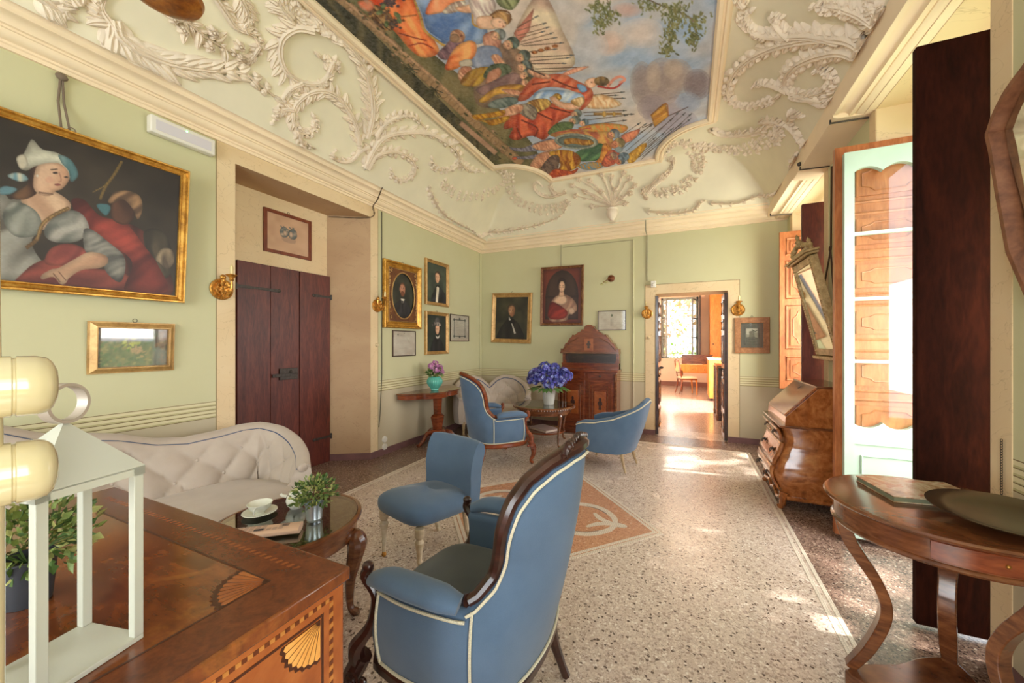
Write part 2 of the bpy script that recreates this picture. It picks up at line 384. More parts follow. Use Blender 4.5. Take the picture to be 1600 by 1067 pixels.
# ---------------------------------------------------------------- floor
XL, XR, YB, YR = -3.45, 1.2, 6.13, -2.6
fl = struct(MB().bb(-4.1, 1.75, YR - 0.4, 6.6, -0.1, 0), 'floor', TER, smooth=0)
def flatpoly(name, polys, z, mat, parent):
    m = MB()
    for i, p in enumerate(polys): m.prism(p, 0.0002, z + (i % 200) * 2e-6)
    return m.build(name, mat, parent, smooth=0)
bx0, bx1, by0, by1 = -2.9, 0.71, -1.9, 5.65
flatpoly('border_terrazzo', [[(XL - .5, YR), (bx0, YR), (bx0, YB), (XL - .5, YB)], [(bx1, YR), (XR + .5, YR), (XR + .5, YB), (bx1, YB)], [(bx0, by1), (bx1, by1), (bx1, YB), (bx0, YB)]], 0.0012, TERD, fl)
W = .022
def ringband(x0, x1, y0, y1, w): return [[(x0, y0), (x0 + w, y0), (x0 + w, y1), (x0, y1)], [(x1 - w, y0), (x1, y0), (x1, y1), (x1 - w, y1)], [(x0 + w, y1 - w), (x1 - w, y1 - w), (x1 - w, y1), (x0 + w, y1)], [(x0 + w, y0), (x1 - w, y0), (x1 - w, y0 + w), (x0 + w, y0 + w)]]
flatpoly('mosaic_band', ringband(bx0, bx1, by0, by1, W) + ringband(bx0 + .04, bx1 - .04, by0 + .04, by1 - .04, W), 0.0022, WMOS, fl)
dcx, dcy, dw, dh = -1.12, 2.99, 0.96, 1.1
def dia(k): return [(dcx + dw * k, dcy), (dcx, dcy + dh * k), (dcx - dw * k, dcy), (dcx, dcy - dh * k)]
def diaband(k0, k1):
    a, b = dia(k0), dia(k1); return [[a[i], a[(i + 1) % 4], b[(i + 1) % 4], b[i]] for i in range(4)]
flatpoly('mosaic_diamond', diaband(1.0, 0.965) + diaband(0.955, 0.92), 0.0025, WMOS, fl)
flatpoly('salmon_diamond', [dia(0.98)], 0.0016, SALM, fl)
def ribbon(pts, w0):
    P = cr(pts, 6); L, R = [], []
    for i, p in enumerate(P):
        t = (P[min(i + 1, len(P) - 1)] - P[max(i - 1, 0)]).normalized(); n = Vector((-t.y, t.x, 0)) * (w0 * (0.35 + 0.65 * math.sin(PI * min(1, (i + 1) / len(P) * 1.0)) ** 0.6) / 2)
        L.append(p + n); R.append(p - n)
    return [[(L[i].x, L[i].y), (L[i + 1].x, L[i + 1].y), (R[i + 1].x, R[i + 1].y), (R[i].x, R[i].y)] for i in range(len(P) - 1)]
sw, swd = [], []
for sx in (1, -1):
    for sy in (1, -1):
        def q(x, y): return (dcx + sx * x, dcy + sy * y)
        sw += ribbon([q(.62, .0), q(.57, .13), q(.44, .24), q(.27, .25), q(.16, .17), q(.20, .09), q(.29, .08)], .065)
        sw += ribbon([q(.62, .0), q(.50, .04), q(.42, .13)], .05); sw += ribbon([q(.05, .2), q(.12, .34), q(.06, .47), q(.0, .52)], .055)
        sw += ribbon([q(.16, .17), q(.06, .13), q(.0, .2)], .04)
        swd += ribbon([q(.52, .15), q(.44, .21), q(.33, .235)], .010)
    sw += ribbon([(dcx + sx * .58, dcy), (dcx + sx * .70, dcy)], .07)
flatpoly('mosaic_scroll', sw, 0.0026, WMOS, fl); flatpoly('mosaic_scroll_dark', swd, 0.0034, DMOS, fl)  # second set is dark mosaic strokes inlaid along the scroll
# ---------------------------------------------------------------- walls
H = 4.15
m = MB(); m.bb(XL - .55, XL, YR, 1.925, 0, H)
wl = MB(); wl.prism([(XL, YR), (XL, 1.925), (-3.87, 2.15), (-4.0, 2.15), (-4.0, YR)], 0, H); wl.prism([(XL, 3.43), (XL, 6.6), (-4.0, 6.6), (-4.0, 3.17), (-3.87, 3.17)], 0, H)
wleft = struct(wl, 'wall_left', WALL, smooth=0)
m = MB(); m.bb(-4.0, -3.87, 2.14, 3.18, 0, 2.9); struct(m, 'wall_niche', BEIGE, smooth=0)
m = MB(); m.prism([(XL + .0005, 1.925), (XL + .0005, 3.43), (-3.999, 3.17), (-3.999, 2.15)], 2.9, 4.1); struct(m, 'trim_1', TAN, smooth=0)   # niche head
m = MB(); m.prism([(XL - .001, 3.4295), (-3.869, 3.169), (-3.869, 3.165), (XL - .001, 3.4255)], 0, 2.9); m.prism([(XL - .001, 1.9255), (-3.869, 2.151), (-3.869, 2.155), (XL - .001, 1.9295)], 0, 2.9)
struct(m, 'trim_2', TAN, smooth=0)                                                                                                  # splayed reveals
m = MB(); m.bb(XL, XL + .004, 1.786, 1.925, .08, 3.03); m.bb(XL, XL + .004, 3.43, 3.545, .08, 3.03); m.bb(XL, XL + .004, 1.925, 3.43, 2.9, 3.03)
struct(m, 'trim_3', BEIGE, smooth=0)
m = MB(); m.bb(XL, XL + .0055, 1.782, 1.786, .08, 3.03); m.bb(XL, XL + .0055, 3.545, 3.549, .08, 3.03)
struct(m, 'trim_4', flat('painted_line', (140, 122, 90), .8), smooth=0)
DX0, DX1, DZ = -.45, .51, 2.135
m = MB(); m.bb(-4.0, DX0, YB, 6.6, 0, H); m.bb(DX1, 1.75, YB, 6.6, 0, H); m.bb(DX0, DX1, YB, 6.6, DZ, H); struct(m, 'wall_back', WALL, smooth=0)
m = MB(); m.bb(DX0 - .14, DX0, YB - .004, YB, .08, 2.27); m.bb(DX1, DX1 + .14, YB - .004, YB, .08, 2.27); m.bb(DX0, DX1, YB - .004, YB, DZ, 2.27)
m.bb(DX0, DX0 + .003, YB, 6.6, 0, DZ); m.bb(DX1 - .003, DX1, YB, 6.6, 0, DZ); m.bb(DX0, DX1, YB, 6.6, DZ - .003, DZ); struct(m, 'trim_5', BEIGE, smooth=0)
m = MB(); m.bb(DX0 - .145, DX0 - .14, YB - .006, YB, .08, 2.275); m.bb(DX1 + .14, DX1 + .145, YB - .006, YB, .08, 2.275); m.bb(DX0 - .145, DX1 + .145, YB - .006, YB, 2.27, 2.276)
struct(m, 'trim_6', MATS['painted_line'], smooth=0)
N1a, N1b, N2a, N2b, XO, NH, SILL = 2.38, 3.5, 4.62, 5.86, 1.6, 3.04, .82
m = MB(); m.bb(XR, XO, YR, -1.2, 0, H); m.bb(XR, XO, .1, N1a, 0, H); m.bb(XR, XO, N1b, N2a, 0, H); m.bb(XR, XO, N2b, YB, 0, H)
m.bb(XR, XO, N1a, N1b, NH, H); m.bb(XR, XO, N2a, N2b, NH, H); m.bb(XR, XO, N2a, N2b, 0, SILL); m.bb(XR, XO, -1.2, .1, 2.8, H); m.bb(XR, XO, -1.2, .1, 0, .4)
struct(m, 'wall_right', WALL, smooth=0)
m = MB()
for a, b, z0 in ((N1a, N1b, 0.001), (N2a, N2b, SILL)):
    m.bb(XR, XO, a, a + .004, z0, NH); m.bb(XR, XO, b - .004, b, z0, NH); m.bb(XR, XO, a, b, NH - .004, NH)
    m.bb(XR - .004, XR, a - .12, a, .08, NH); m.bb(XR - .004, XR, b, b + .1, .08, NH)
    m.bb(XO - .08, XO, a, b, 2.84, NH)
struct(m, 'trim_7', BEIGE, smooth=0)
m = MB(); m.bb(-4.0, -2.3, YR - .4, YR, 0, H); m.bb(.1, 1.6, YR - .4, YR, 0, H); m.bb(-2.3, .1, YR - .4, YR, 0, .5); m.bb(-2.3, .1, YR - .4, YR, 2.9, H); struct(m, 'wall_rear', WALL, smooth=0)
def bboard(name, boxes):
    m = MB()
    for b in boxes: m.bb(*b, 0, .08)
    return struct(m, name, BASEB, smooth=0)
bboard('baseboard_left', [(XL, XL + .012, YR, 1.925), (XL, XL + .012, 3.43, YB)])
m = MB(); m.prism([(XL + .012, 3.43), (XL, 3.43), (-3.87, 3.17), (-3.87, 3.158), (XL + .008, 3.418)], 0, .08); struct(m, 'baseboard_niche', BASEB, smooth=0)
bboard('baseboard_back', [(XL, DX0 - .0, YB - .012, YB), (DX1, XR, YB - .012, YB)])
bboard('baseboard_right', [(XR - .012, XR, .1, N1a), (XR - .012, XR, N1b, N2a), (XR - .012, XR, N2a, YB)])
# ---------------------------------------------------------------- cornices (swept profiles)
def sweep(path, prof, closed=False, mb=None):
    mb = mb or MB(); k = len(path); P = [Vector((p[0], p[1])) for p in path]; vs = []
    for i in range(k):
        a = P[i] - P[(i - 1) % k] if (closed or i > 0) else P[1] - P[0]; b = P[(i + 1) % k] - P[i] if (closed or i < k - 1) else P[-1] - P[-2]
        a.normalize(); b.normalize(); na = Vector((a.y, -a.x)); nb = Vector((b.y, -b.x)); n = na + nb; n = n.normalized() if n.length > 1e-6 else na; n = n / max(.3, n.dot(na))
        for o, z in prof: vs.append((P[i].x + n.x * o, P[i].y + n.y * o, z))
    q = len(prof); fs = [(i * q + j, ((i + 1) % k) * q + j, ((i + 1) % k) * q + j + 1, i * q + j + 1) for i in range(k if closed else k - 1) for j in range(q - 1)]
    if not closed: fs += [tuple(range(q)), tuple(reversed([(k - 1) * q + j for j in range(q)]))]
    mb.add(vs, fs); return mb
def arcp(o0, z0, o1, z1, n=4, conv=True):
    out = []
    for i in range(n + 1):
        a = PI / 2 * i / n
        out.append((o0 + (o1 - o0) * (1 - math.cos(a)) if conv else o0 + (o1 - o0) * math.sin(a), z0 + (z1 - z0) * (math.sin(a) if conv else 1 - math.cos(a))))
    return out
cprof = [(0, 3.03), (.018, 3.03), (.018, 3.052), (.03, 3.056), (.03, 3.07)] + arcp(.03, 3.07, .075, 3.11, 4, False) + [(.085, 3.112), (.085, 3.125), (.10, 3.128)] + arcp(.10, 3.128, .15, 3.165, 4, True) + [(.165, 3.168), (.165, 3.182)] + arcp(.165, 3.182, .205, 3.212, 3, True) + [(.215, 3.214), (.215, 3.232), (0, 3.25)]
struct(sweep([(XL, YR), (XL, YB), (XR, YB)], cprof), 'trim_8', CORN, smooth=30)
rprof = [(0, 3.04), (.05, 3.04), (.05, 3.046)] + arcp(.05, 3.046, .10, 3.062, 4, False) + [(.115, 3.062), (.115, 3.05), (.135, 3.05)] + arcp(.135, 3.052, .185, 3.085, 4, True) + [(.20, 3.088), (.20, 3.075), (.225, 3.075), (.232, 3.09), (.232, 3.23), (0, 3.25)]
pier = [(0, 3.04), (.20, 3.05), (.225, 3.06), (.232, 3.09), (.232, 3.23), (0, 3.25)]
m = MB(); sweep([(XR, YB), (XR, 4.75)], rprof, mb=m); sweep([(XR, 3.55), (XR, YR)], rprof, mb=m); sweep([(XR, 4.75), (XR, 3.55)], pier, mb=m)
struct(m, 'trim_9', CORN, smooth=30)
# ---------------------------------------------------------------- ceiling
CX0, CX1, CY0, CY1, ZT = -3.24, .975, YR + .1, 5.925, 3.9
def zc(x, y):
    tx = min(x - CX0, CX1 - x) / .72; ty = min(y - CY0, CY1 - y) / .46
    tx = min(max(tx, 0), 1.0); ty = min(max(ty, 0), 1.0)
    f = lambda t: 1 - (1 - t) ** 1.9
    a, b = f(tx), f(ty); k = .07 * (1 - min(a, b)) + 1e-6; h = max(k - abs(a - b), 0) / k
    return 3.2 + .7 * (min(a, b) - h * h * k * .25)
nx, ny = 110, 200
def cf(u, v):
    # finer rows close to the back of the room
    y = CY0 + (CY1 - CY0) * (1 - (1 - v) ** 1.4); x = CX0 + (CX1 - CX0) * u; return (x, y, zc(x, y))
m = MB(); m.grid(nx, ny, cf); m.bb(-4.0, 1.75, YR - .4, 6.6, 4.12, 4.25)  # box over the vault is an unseen slab added to block stray light
ceil = struct(m, 'ceiling', STUC, smooth=60)
FX0, FX1, FY1, FY0, RX, RY = -2.47, .205, 5.5, -1.9, .60, .74
def fr_keep(c):
    x, y = c[:, 0], c[:, 1]; k = np.ones(len(c), bool)
    for ex in (FX0, FX1): k &= (((x - ex) / (RX - .02)) ** 2 + ((FY1 - y) / (RY - .02)) ** 2 > 1) | (y < FY1 - RY)
    return k & (y < FY1 + .01)
outl = [(FX0, FY0), (FX0, FY1 - RY)]
def arcl(ex, s):
    o = []
    for i in range(13):
        a = PI / 2 * i / 12; o.append((ex + s * RX * math.sin(a), FY1 - RY * math.cos(a)))
    return o
outl = [(FX0, FY0)] + arcl(FX0, 1) + arcl(FX1, -1)[::-1] + [(FX1, FY0)]
fprof = [(-.012, ZT + .01), (-.012, ZT - .03), (.004, ZT - .05), (.03, ZT - .05), (.034, ZT - .035), (.05, ZT - .035), (.056, ZT - .045), (.075, ZT - .045), (.095, ZT - .02), (.10, ZT - .008), (.10, ZT + .02)]
sweep(outl, [(-o, z) for o, z in fprof], True).build('fresco_moulding', CORN, ceil, smooth=30)
# ---- stucco relief, traced onto the vault
def surf(px, py):
    r = ray(px, py); lo, hi = .3, 14.0; d = lo
    while d < hi:
        p = EYE + r * d
        if not (CX0 < p.x < CX1) or p.y > CY1 or p.z > zc(p.x, p.y): break
        d += .03
    a, b = d - .03, d
    for _ in range(12):
        mdd = (a + b) / 2; p = EYE + r * mdd
        if not (CX0 < p.x < CX1) or p.y > CY1 or p.z > zc(min(max(p.x, CX0), CX1), min(p.y, CY1)): b = mdd
        else: a = mdd
    return EYE + r * a
def nrm(p):
    e = .02; dx = (zc(p.x + e, p.y) - zc(p.x - e, p.y)) / (2 * e); dy = (zc(p.x, p.y + e) - zc(p.x, p.y - e)) / (2 * e)
    return Vector((dx, dy, -1)).normalized()
def onsurf(p):
    x = min(max(p.x, CX0 + .005), CX1 - .005); y = min(p.y, CY1 - .005); return Vector((x, y, zc(x, y)))
def strip(mb, P, w, h, wp=None, groove=True):
    k = len(P); vs = []
    if k < 3: return
    for i, p in enumerate(P):
        T = (P[min(i + 1, k - 1)] - P[max(i - 1, 0)]); T = T.normalized() if T.length > 1e-7 else Vector((1, 0, 0)); N = nrm(p); B = N.cross(T).normalized()
        t = i / (k - 1); f = (min(1, .35 + t * 2.2) * max(0, 1 - t) ** .62 * 1.15 + .04) if wp is None else float(np.interp(t, [j / (len(wp) - 1) for j in range(len(wp))], wp)); ww = w * f; hh = h * (0.25 + .75 * f)
        for b, g in ((-1, -.15), (-.8, .75), (-.35, 1), (0, .7 if groove else 1.1), (.35, 1), (.8, .75), (1, -.15)):
            q = p + B * (ww * b); q = onsurf(q) if abs(b) > .5 else q; vs.append(q + N * (hh * g * 1.45))
    q = 7; mb.add(vs, [(i * q + j, i * q + j + 1, (i + 1) * q + j + 1, (i + 1) * q + j) for i in range(k - 1) for j in range(q - 1)])
def leafto(mb, p, d, L, w, h, curl, n=7):
    P = []; q = p.copy(); N = nrm(p); dd = d.normalized()
    for i in range(n):
        P.append(onsurf(q)); dd = (Matrix.Rotation(curl / n, 3, N) @ dd).normalized(); q = q + dd * (L / n)
    strip(mb, P, w, h, groove=True)
def frond(mb, px, w=.035, L=.16, n=9, side=(1, -1), ang=.75, curl=.9, h=.026, l0=.02, tip=.3):
    L *= 1.25; ang *= .8; n = int(n * 1.25)
    P = [onsurf(surf(a.x, a.y)) for a in cr(px, 8)]; strip(mb, P, w * .7, h * 1.3, [1, .9, .75, .5, .25]); n = int(n * 1.35)
    tot = len(P) - 1
    for s in side:
        for k in range(n):
            t = l0 + (1 - l0) * k / n; i = int(t * tot); T = (P[min(i + 1, tot)] - P[max(i - 1, 0)]).normalized(); N = nrm(P[i]); B = N.cross(T)
            ln = L * (math.sin(PI * (0.25 + .6 * t)) ** .8) * (1 - t * (1 - tip)) * random.uniform(.85, 1.1); a = ang * random.uniform(.85, 1.15)
            leafto(mb, P[i] + B * s * w * .3, T * math.cos(a) + B * s * math.sin(a), ln, w * random.uniform(.6, .95), h * random.uniform(.7, 1.3), s * curl * random.uniform(-.5, 1.0), 8)
    leafto(mb, P[-1], P[-1] - P[-3], L * .4, w * .5, h, 0)
def rosette(mb, p, r, h=.03, k=5):
    N = nrm(p); a0 = random.random() * 6; X = N.orthogonal().normalized(); Y = N.cross(X)
    for i in range(k):
        a = a0 + 2 * PI * i / k; leafto(mb, p + (X * math.cos(a) + Y * math.sin(a)) * r * .15, X * math.cos(a) + Y * math.sin(a), r, r * .34, h, random.uniform(-.4, .4), 4)
    R = N.to_track_quat('Z', 'Y').to_matrix().to_4x4(); R.translation = p; mb.ell((0, 0, h * .7), (r * .32, r * .32, h * .6), 7, 5, M4=R)
def garland(mb, px, w=.05, n=20, r=.045):
    P = [onsurf(surf(a.x, a.y)) for a in cr(px, 10)]; tot = len(P) - 1
    for k in range(n):
        t = (k + .5) / n; i = int(t * tot); T = (P[min(i + 1, tot)] - P[max(i - 1, 0)]).normalized(); N = nrm(P[i]); B = N.cross(T); f = .55 + .45 * math.sin(PI * t)
        for s in (-1, 0, 1):
            q = onsurf(P[i] + B * (s * w * f + random.uniform(-.25, .25) * w)); a = random.uniform(.2, .9) * s
            if s == 0 or random.random() < .35: rosette(mb, q, r * random.uniform(.7, 1), .02, 5)
            else:
                for e in (-.5, .1, .6): leafto(mb, q, T * math.cos(a + e) + B * math.sin(a + e), r * random.uniform(1.2, 1.9), r * .42, .022, random.uniform(-.9, .9), 5)
def orn(name, fn):
    mb = MB(); fn(mb); return mb.build(name, RELIEF, ceil, smooth=50)
def o1(mb):
    frond(mb, [(178, 30), (185, 55), (215, 78), (262, 98), (320, 108), (380, 115), (428, 150)], .05, .27, 10, (1, -1), .5, .5)
    frond(mb, [(182, 45), (168, 30), (158, 12), (165, -6)], .035, .12, 6, (1,), .9, .8)
orn('acanthus_leaf', o1)
def o2(mb):
    P = [(245, -10), (280, 22), (300, 40), (322, 58), (352, 76), (375, 85)]; frond(mb, P, .02, .10, 5, (1, -1), .9, .6)
    for a, b, r in ((330, 48, .07), (325, 72, .065), (372, 70, .07), (290, 12, .05), (268, 28, .055), (283, 45, .06), (372, 88, .05)): rosette(mb, surf(a, b), r * .62, .05, 6)
    for a, b, c, d in ((285, 30, 262, 22), (290, 42, 285, 58), (310, 50, 306, 70), (350, 76, 350, 92), (335, 62, 350, 55)):
        p = surf(a, b); leafto(mb, p, surf(c, d) - p, .12, .03, .03, .2)
orn('rose_branch', o2)
def o3(mb):
    frond(mb, [(330, -14), (352, 20), (368, 42), (392, 52), (403, 68), (398, 85)], .035, .12, 7, (1,), .7, .8); frond(mb, [(385, 50), (380, 38), (390, 33), (397, 42)], .02, .07, 4, (1,))
    frond(mb, [(375, -5), (385, 20), (380, 38)], .03, .12, 6); frond(mb, [(403, 70), (390, 90), (372, 98)], .02, .07, 4)
orn('acanthus_volute', o3)
def o4(mb):
    frond(mb, [(572, 215), (580, 180), (580, 150), (572, 110), (555, 78), (530, 55), (500, 38), (470, 22), (455, -5)], .045, .17, 15, (1, -1), .6, .8)
    frond(mb, [(490, 45), (462, 42), (440, 58), (436, 85), (447, 112), (470, 128), (495, 130), (511, 118), (512, 100), (500, 88)], .045, .15, 13, (-1,), .8, .9)
    frond(mb, [(512, 110), (520, 95), (528, 108)], .03, .09, 4); frond(mb, [(470, 128), (450, 140), (432, 168)], .03, .09, 5, (1,))
    frond(mb, [(560, 225), (552, 190), (535, 160), (512, 143), (485, 143), (462, 160), (455, 182), (463, 203), (480, 208), (493, 196), (490, 184)], .04, .13, 14, (-1, 1), .75, .9)
    frond(mb, [(455, 170), (438, 172), (425, 190)], .03, .08, 4); frond(mb, [(462, 200), (470, 222), (488, 230)], .02, .08, 4)
orn('acanthus_plume', o4)
def o5(mb):
    frond(mb, [(585, 212), (600, 192), (622, 180), (645, 180), (662, 196)], .035, .10, 7, (1, -1))
    frond(mb, [(568, 262), (582, 232), (600, 212), (632, 205), (668, 206), (698, 220), (716, 240), (712, 258), (694, 266), (676, 260), (674, 248)], .045, .13, 14, (1, -1), .7, .9)
    frond(mb, [(572, 264), (585, 243), (606, 236), (630, 240), (646, 254), (644, 272), (628, 282), (612, 276), (610, 266)], .035, .11, 11, (1, -1), .7, .9)
    frond(mb, [(716, 250), (730, 262), (755, 268)], .03, .11, 6); frond(mb, [(700, 222), (722, 218), (745, 232)], .025, .1, 5)
    frond(mb, [(575, 228), (560, 236), (547, 250), (530, 252), (517, 244), (522, 236)], .03, .08, 5, (-1,)); strip(mb, [onsurf(surf(a.x, a.y)) for a in cr([(598, 200), (590, 222), (575, 245), (568, 266)], 6)], .022, .03)
    rosette(mb, surf(518, 243), .035, .04, 6)
orn('acanthus_scroll', o5)
def o6(mb): garland(mb, [(690, 283), (706, 300), (735, 307), (765, 300), (786, 286), (800, 268)], .05, 16, .04)
orn('flower_garland', o6)
def o7(mb):
    garland(mb, [(778, 262), (795, 276), (800, 300), (818, 318), (845, 328), (872, 325), (890, 314)], .05, 20, .04)
    frond(mb, [(885, 300), (860, 308), (842, 302), (834, 290), (840, 283), (847, 290)], .03, .07, 8, (-1,)); frond(mb, [(868, 305), (860, 292), (862, 282)], .02, .07, 5)
orn('flower_garland', o7)
def o8(mb):
    frond(mb, [(668, 292), (676, 312), (692, 334), (712, 347), (732, 357), (746, 368)], .022, .075, 10); frond(mb, [(746, 372), (765, 363), (790, 361), (815, 357), (845, 350), (875, 338), (888, 320)], .022, .08, 12)
orn('corner_leaf_border', o8)
def o9(mb):
    b = surf(957, 322)
    for a, c in ((895, 290), (905, 280), (922, 282), (940, 272), (955, 276), (975, 270), (985, 278), (992, 290), (985, 302), (972, 310), (915, 300), (930, 308), (925, 322), (940, 300), (962, 296), (978, 318), (900, 306)):
        e = surf(a, c); P = [onsurf(b.lerp(e, t / 6)) for t in range(7)]; strip(mb, P, .012, .018, [1, .8, .6]); rosette(mb, e, .055, .035, 5)
        leafto(mb, P[4], P[5] - P[2], .09, .02, .02, .8)
orn('stucco_bouquet', o9)
m = MB(); pv = surf(957, 332); m.lathe([(.0, -.16), (.05, -.155), (.03, -.13), (.035, -.115), (.07, -.07), (.085, -.02), (.07, .03), (.085, .05)], 18, (0, 0, 0), Matrix.Translation(pv + Vector((0, -.03, 0))))
m.build('stucco_vase', RELIEF, ceil)
def o10(mb):
    garland(mb, [(1022, 300), (1048, 300), (1075, 286), (1092, 262), (1088, 240), (1070, 222), (1045, 228), (1032, 246)], .05, 22, .042); frond(mb, [(1012, 302), (1025, 285), (1042, 272), (1052, 256)], .03, .09, 9, (1, -1), .6, .5)
    frond(mb, [(1012, 312), (1004, 298), (1014, 290)], .02, .05, 4); frond(mb, [(1052, 256), (1050, 246), (1044, 250)], .02, .05, 4)
orn('flower_garland', o10)
def o11(mb):
    garland(mb, [(1085, 226), (1105, 228), (1135, 233), (1165, 232), (1195, 222), (1215, 212), (1218, 198)], .055, 22, .045)
    frond(mb, [(1112, 200), (1130, 208), (1160, 208), (1190, 202), (1205, 192), (1230, 198)], .03, .1, 10); frond(mb, [(1190, 188), (1215, 188), (1232, 198)], .02, .08, 6)
orn('flower_garland', o11)
def o12(mb):
    frond(mb, [(1232, 190), (1245, 205), (1256, 225), (1262, 240)], .025, .09, 7); frond(mb, [(1235, 185), (1242, 176), (1256, 180)], .02, .07, 5); frond(mb, [(1250, 245), (1240, 252), (1236, 262)], .02, .06, 4)
    frond(mb, [(1012, 330), (1050, 334), (1085, 328), (1092, 318), (1100, 314)], .02, .07, 8); frond(mb, [(1110, 318), (1150, 318), (1185, 306), (1205, 304), (1222, 300)], .02, .06, 7)
orn('corner_leaf_border', o12)
def o13(mb):
    frond(mb, [(1362, 78), (1335, 60), (1298, 56), (1258, 60), (1215, 70), (1175, 88), (1148, 112), (1138, 138), (1146, 158), (1168, 165), (1195, 160), (1215, 150)], .05, .14, 17, (1, -1), .6, .7)
    frond(mb, [(1355, 88), (1320, 78), (1285, 84), (1255, 96), (1236, 112), (1230, 130), (1242, 145), (1265, 148), (1292, 140), (1304, 122), (1296, 110), (1278, 110)], .045, .12, 16, (-1, 1), .7, .8)
    frond(mb, [(1320, 62), (1270, 52), (1225, 54), (1190, 50), (1168, 38), (1160, 22), (1172, 15)], .04, .12, 12, (1, -1)); frond(mb, [(1240, 56), (1220, 38), (1212, 26), (1222, 24)], .03, .09, 6)
    frond(mb, [(1235, 140), (1215, 132), (1190, 128), (1178, 134)], .03, .08, 7); frond(mb, [(1262, 150), (1285, 155), (1300, 162)], .03, .1, 6)
orn('acanthus_scroll', o13)
def o14(mb):
    frond(mb, [(1385, 40), (1350, 18), (1312, 8), (1275, 8)], .045, .13, 10); frond(mb, [(1388, 30), (1370, 5), (1360, -15)], .04, .13, 7); frond(mb, [(1165, 4), (1156, -8), (1170, -14)], .03, .09, 5)
orn('acanthus_plume', o14)
def o15(mb):
    frond(mb, [(60, -8), (78, 6), (96, 18)], .05, .16, 6); frond(mb, [(455, 25), (440, 5), (430, -20)], .04, .13, 7); frond(mb, [(120, 8), (108, -8), (95, -25)], .04, .14, 6)
orn('acanthus_leaf', o15)
# ---------------------------------------------------------------- fresco
FW_, FH_ = 400, 560
yb_, yt_ = 1.5, 5.52
ysrc = np.concatenate([np.linspace(FY0, yb_, 40)[:-1], np.linspace(yb_, yt_, FH_ - 39)])
def fr_tf(ox, oy, s):
    def f(X, Y):
        p = hit(ox + X / s, oy + Y / s, 2, ZT - .012)
        return ((p.x - FX0) / (FX1 - FX0) * (FW_ - 1), float(np.interp(p.y, ysrc, np.arange(FH_), left=-400 + (p.y - FY0) * 50)))
    return f
fp = Paint(FW_, FH_, (170, 180, 198)); fp.wash((158, 178, 208), (214, 198, 190), 60, 3)
A = fp; A.tf = fr_tf(520, 0, 2.5)
sk = (222, 170, 140); skd = (190, 130, 105)
for cx, cy, rx, ry, c in ((930, 60, 90, 50, (205, 195, 195)), (1080, 170, 70, 50, (220, 190, 180)), (1210, 130, 90, 60, (222, 205, 200)), (1000, 180, 80, 60, (196, 196, 206)), (900, 130, 60, 80, (208, 196, 190)), (1400, 120, 60, 60, (150, 176, 214)), (1150, 40, 60, 30, (205, 170, 165))): A.soft(cx, cy, rx, ry, c)
for cx, cy, rx, ry, c in ((1290, 430, 80, 90, (172, 160, 172)), (1210, 330, 48, 90, (150, 135, 138)), (1290, 320, 78, 95, (160, 143, 142)), (1350, 300, 60, 70, (168, 150, 146)), (1255, 300, 30, 60, (182, 164, 156)), (1330, 270, 40, 40, (186, 168, 158)), (1425, 330, 55, 62, (130, 116, 124)), (1250, 420, 60, 50, (150, 136, 146)), (1390, 400, 50, 40, (150, 160, 186)), (1340, 480, 90, 60, (156, 150, 170))): A.soft(cx, cy, rx, ry, c, 1.3)
# ground strip
A.poly([(-200, -220), (0, -200), (180, -40), (300, 130), (440, 250), (560, 340), (700, 470), (780, 560), (860, 700), (820, 720), (560, 620), (-200, -90)], (112, 104, 72), (84, 84, 56), ang=.7, fq=.05)
A.poly([(-200, -120), (0, -40), (140, 110), (300, 270), (430, 400), (560, 530), (660, 620), (600, 640), (-200, -60)], (52, 54, 42), (78, 74, 54), ang=.8, fq=.1)
A.line([(-100, -110), (60, 20), (200, 140), (330, 270), (470, 400), (600, 520), (740, 640)], 34, (160, 128, 96)); A.line([(60, 10), (260, 190), (420, 330), (560, 470)], 14, (188, 150, 118)); A.line([(500, 480), (640, 600)], 20, (176, 138, 116))
for k in range(40):
    x, y = random.uniform(60, 720), 0; y = (x - 40) * .9 + random.uniform(-25, 40); A.el(x, y, random.uniform(4, 14), random.uniform(2, 6), random.choice([(70, 74, 48), (150, 116, 88), (96, 90, 62), (190, 150, 125)]), rot=.7)
for k in range(16): a = random.uniform(0, 6); A.line([(310, 270), (310 + 30 * math.cos(a), 270 + 24 * math.sin(a))], 3, (54, 62, 40)); A.line([(400, 350), (400 + 34 * math.cos(a), 360 + 26 * math.sin(a))], 3, (50, 56, 40))
# seated woman with fruit basket
A.sm([(110, -40), (180, 60), (250, 130), (300, 190), (350, 225), (400, 218), (418, 196), (395, 150), (352, 60), (300, -40)], (206, 84, 40), (240, 140, 80), ang=.35, fq=.07)
A.line([(260, 130), (330, 150), (370, 160)], 5, (150, 50, 30)); A.line([(300, 180), (350, 170), (395, 190)], 5, (160, 56, 34)); A.line([(240, 70), (330, 60)], 6, (235, 130, 70))
A.el(195, 70, 62, 34, (150, 112, 72), (92, 62, 40), rot=.8, fq=.3)
for k in range(46): A.el(195 + random.gauss(0, 26), 66 + random.gauss(0, 18), 6, 5, random.choice([(112, 78, 50), (168, 128, 82), (88, 66, 60)]))
for k in range(24): A.el(225 + random.gauss(0, 22), 8 + random.gauss(0, 12), 7, 6, (70, 52, 66)); A.el(240 + random.gauss(0, 14), 94 + random.gauss(0, 8), 6, 5, (66, 50, 52))
for x, y in ((185, 50), (255, 60), (200, 26), (212, 95), (262, 80)): A.el(x, y, 14, 9, (110, 130, 86), (80, 104, 66), rot=x)
A.sm([(100, 10), (140, 0), (165, 20), (150, 45), (120, 40)], (206, 120, 90), skd)
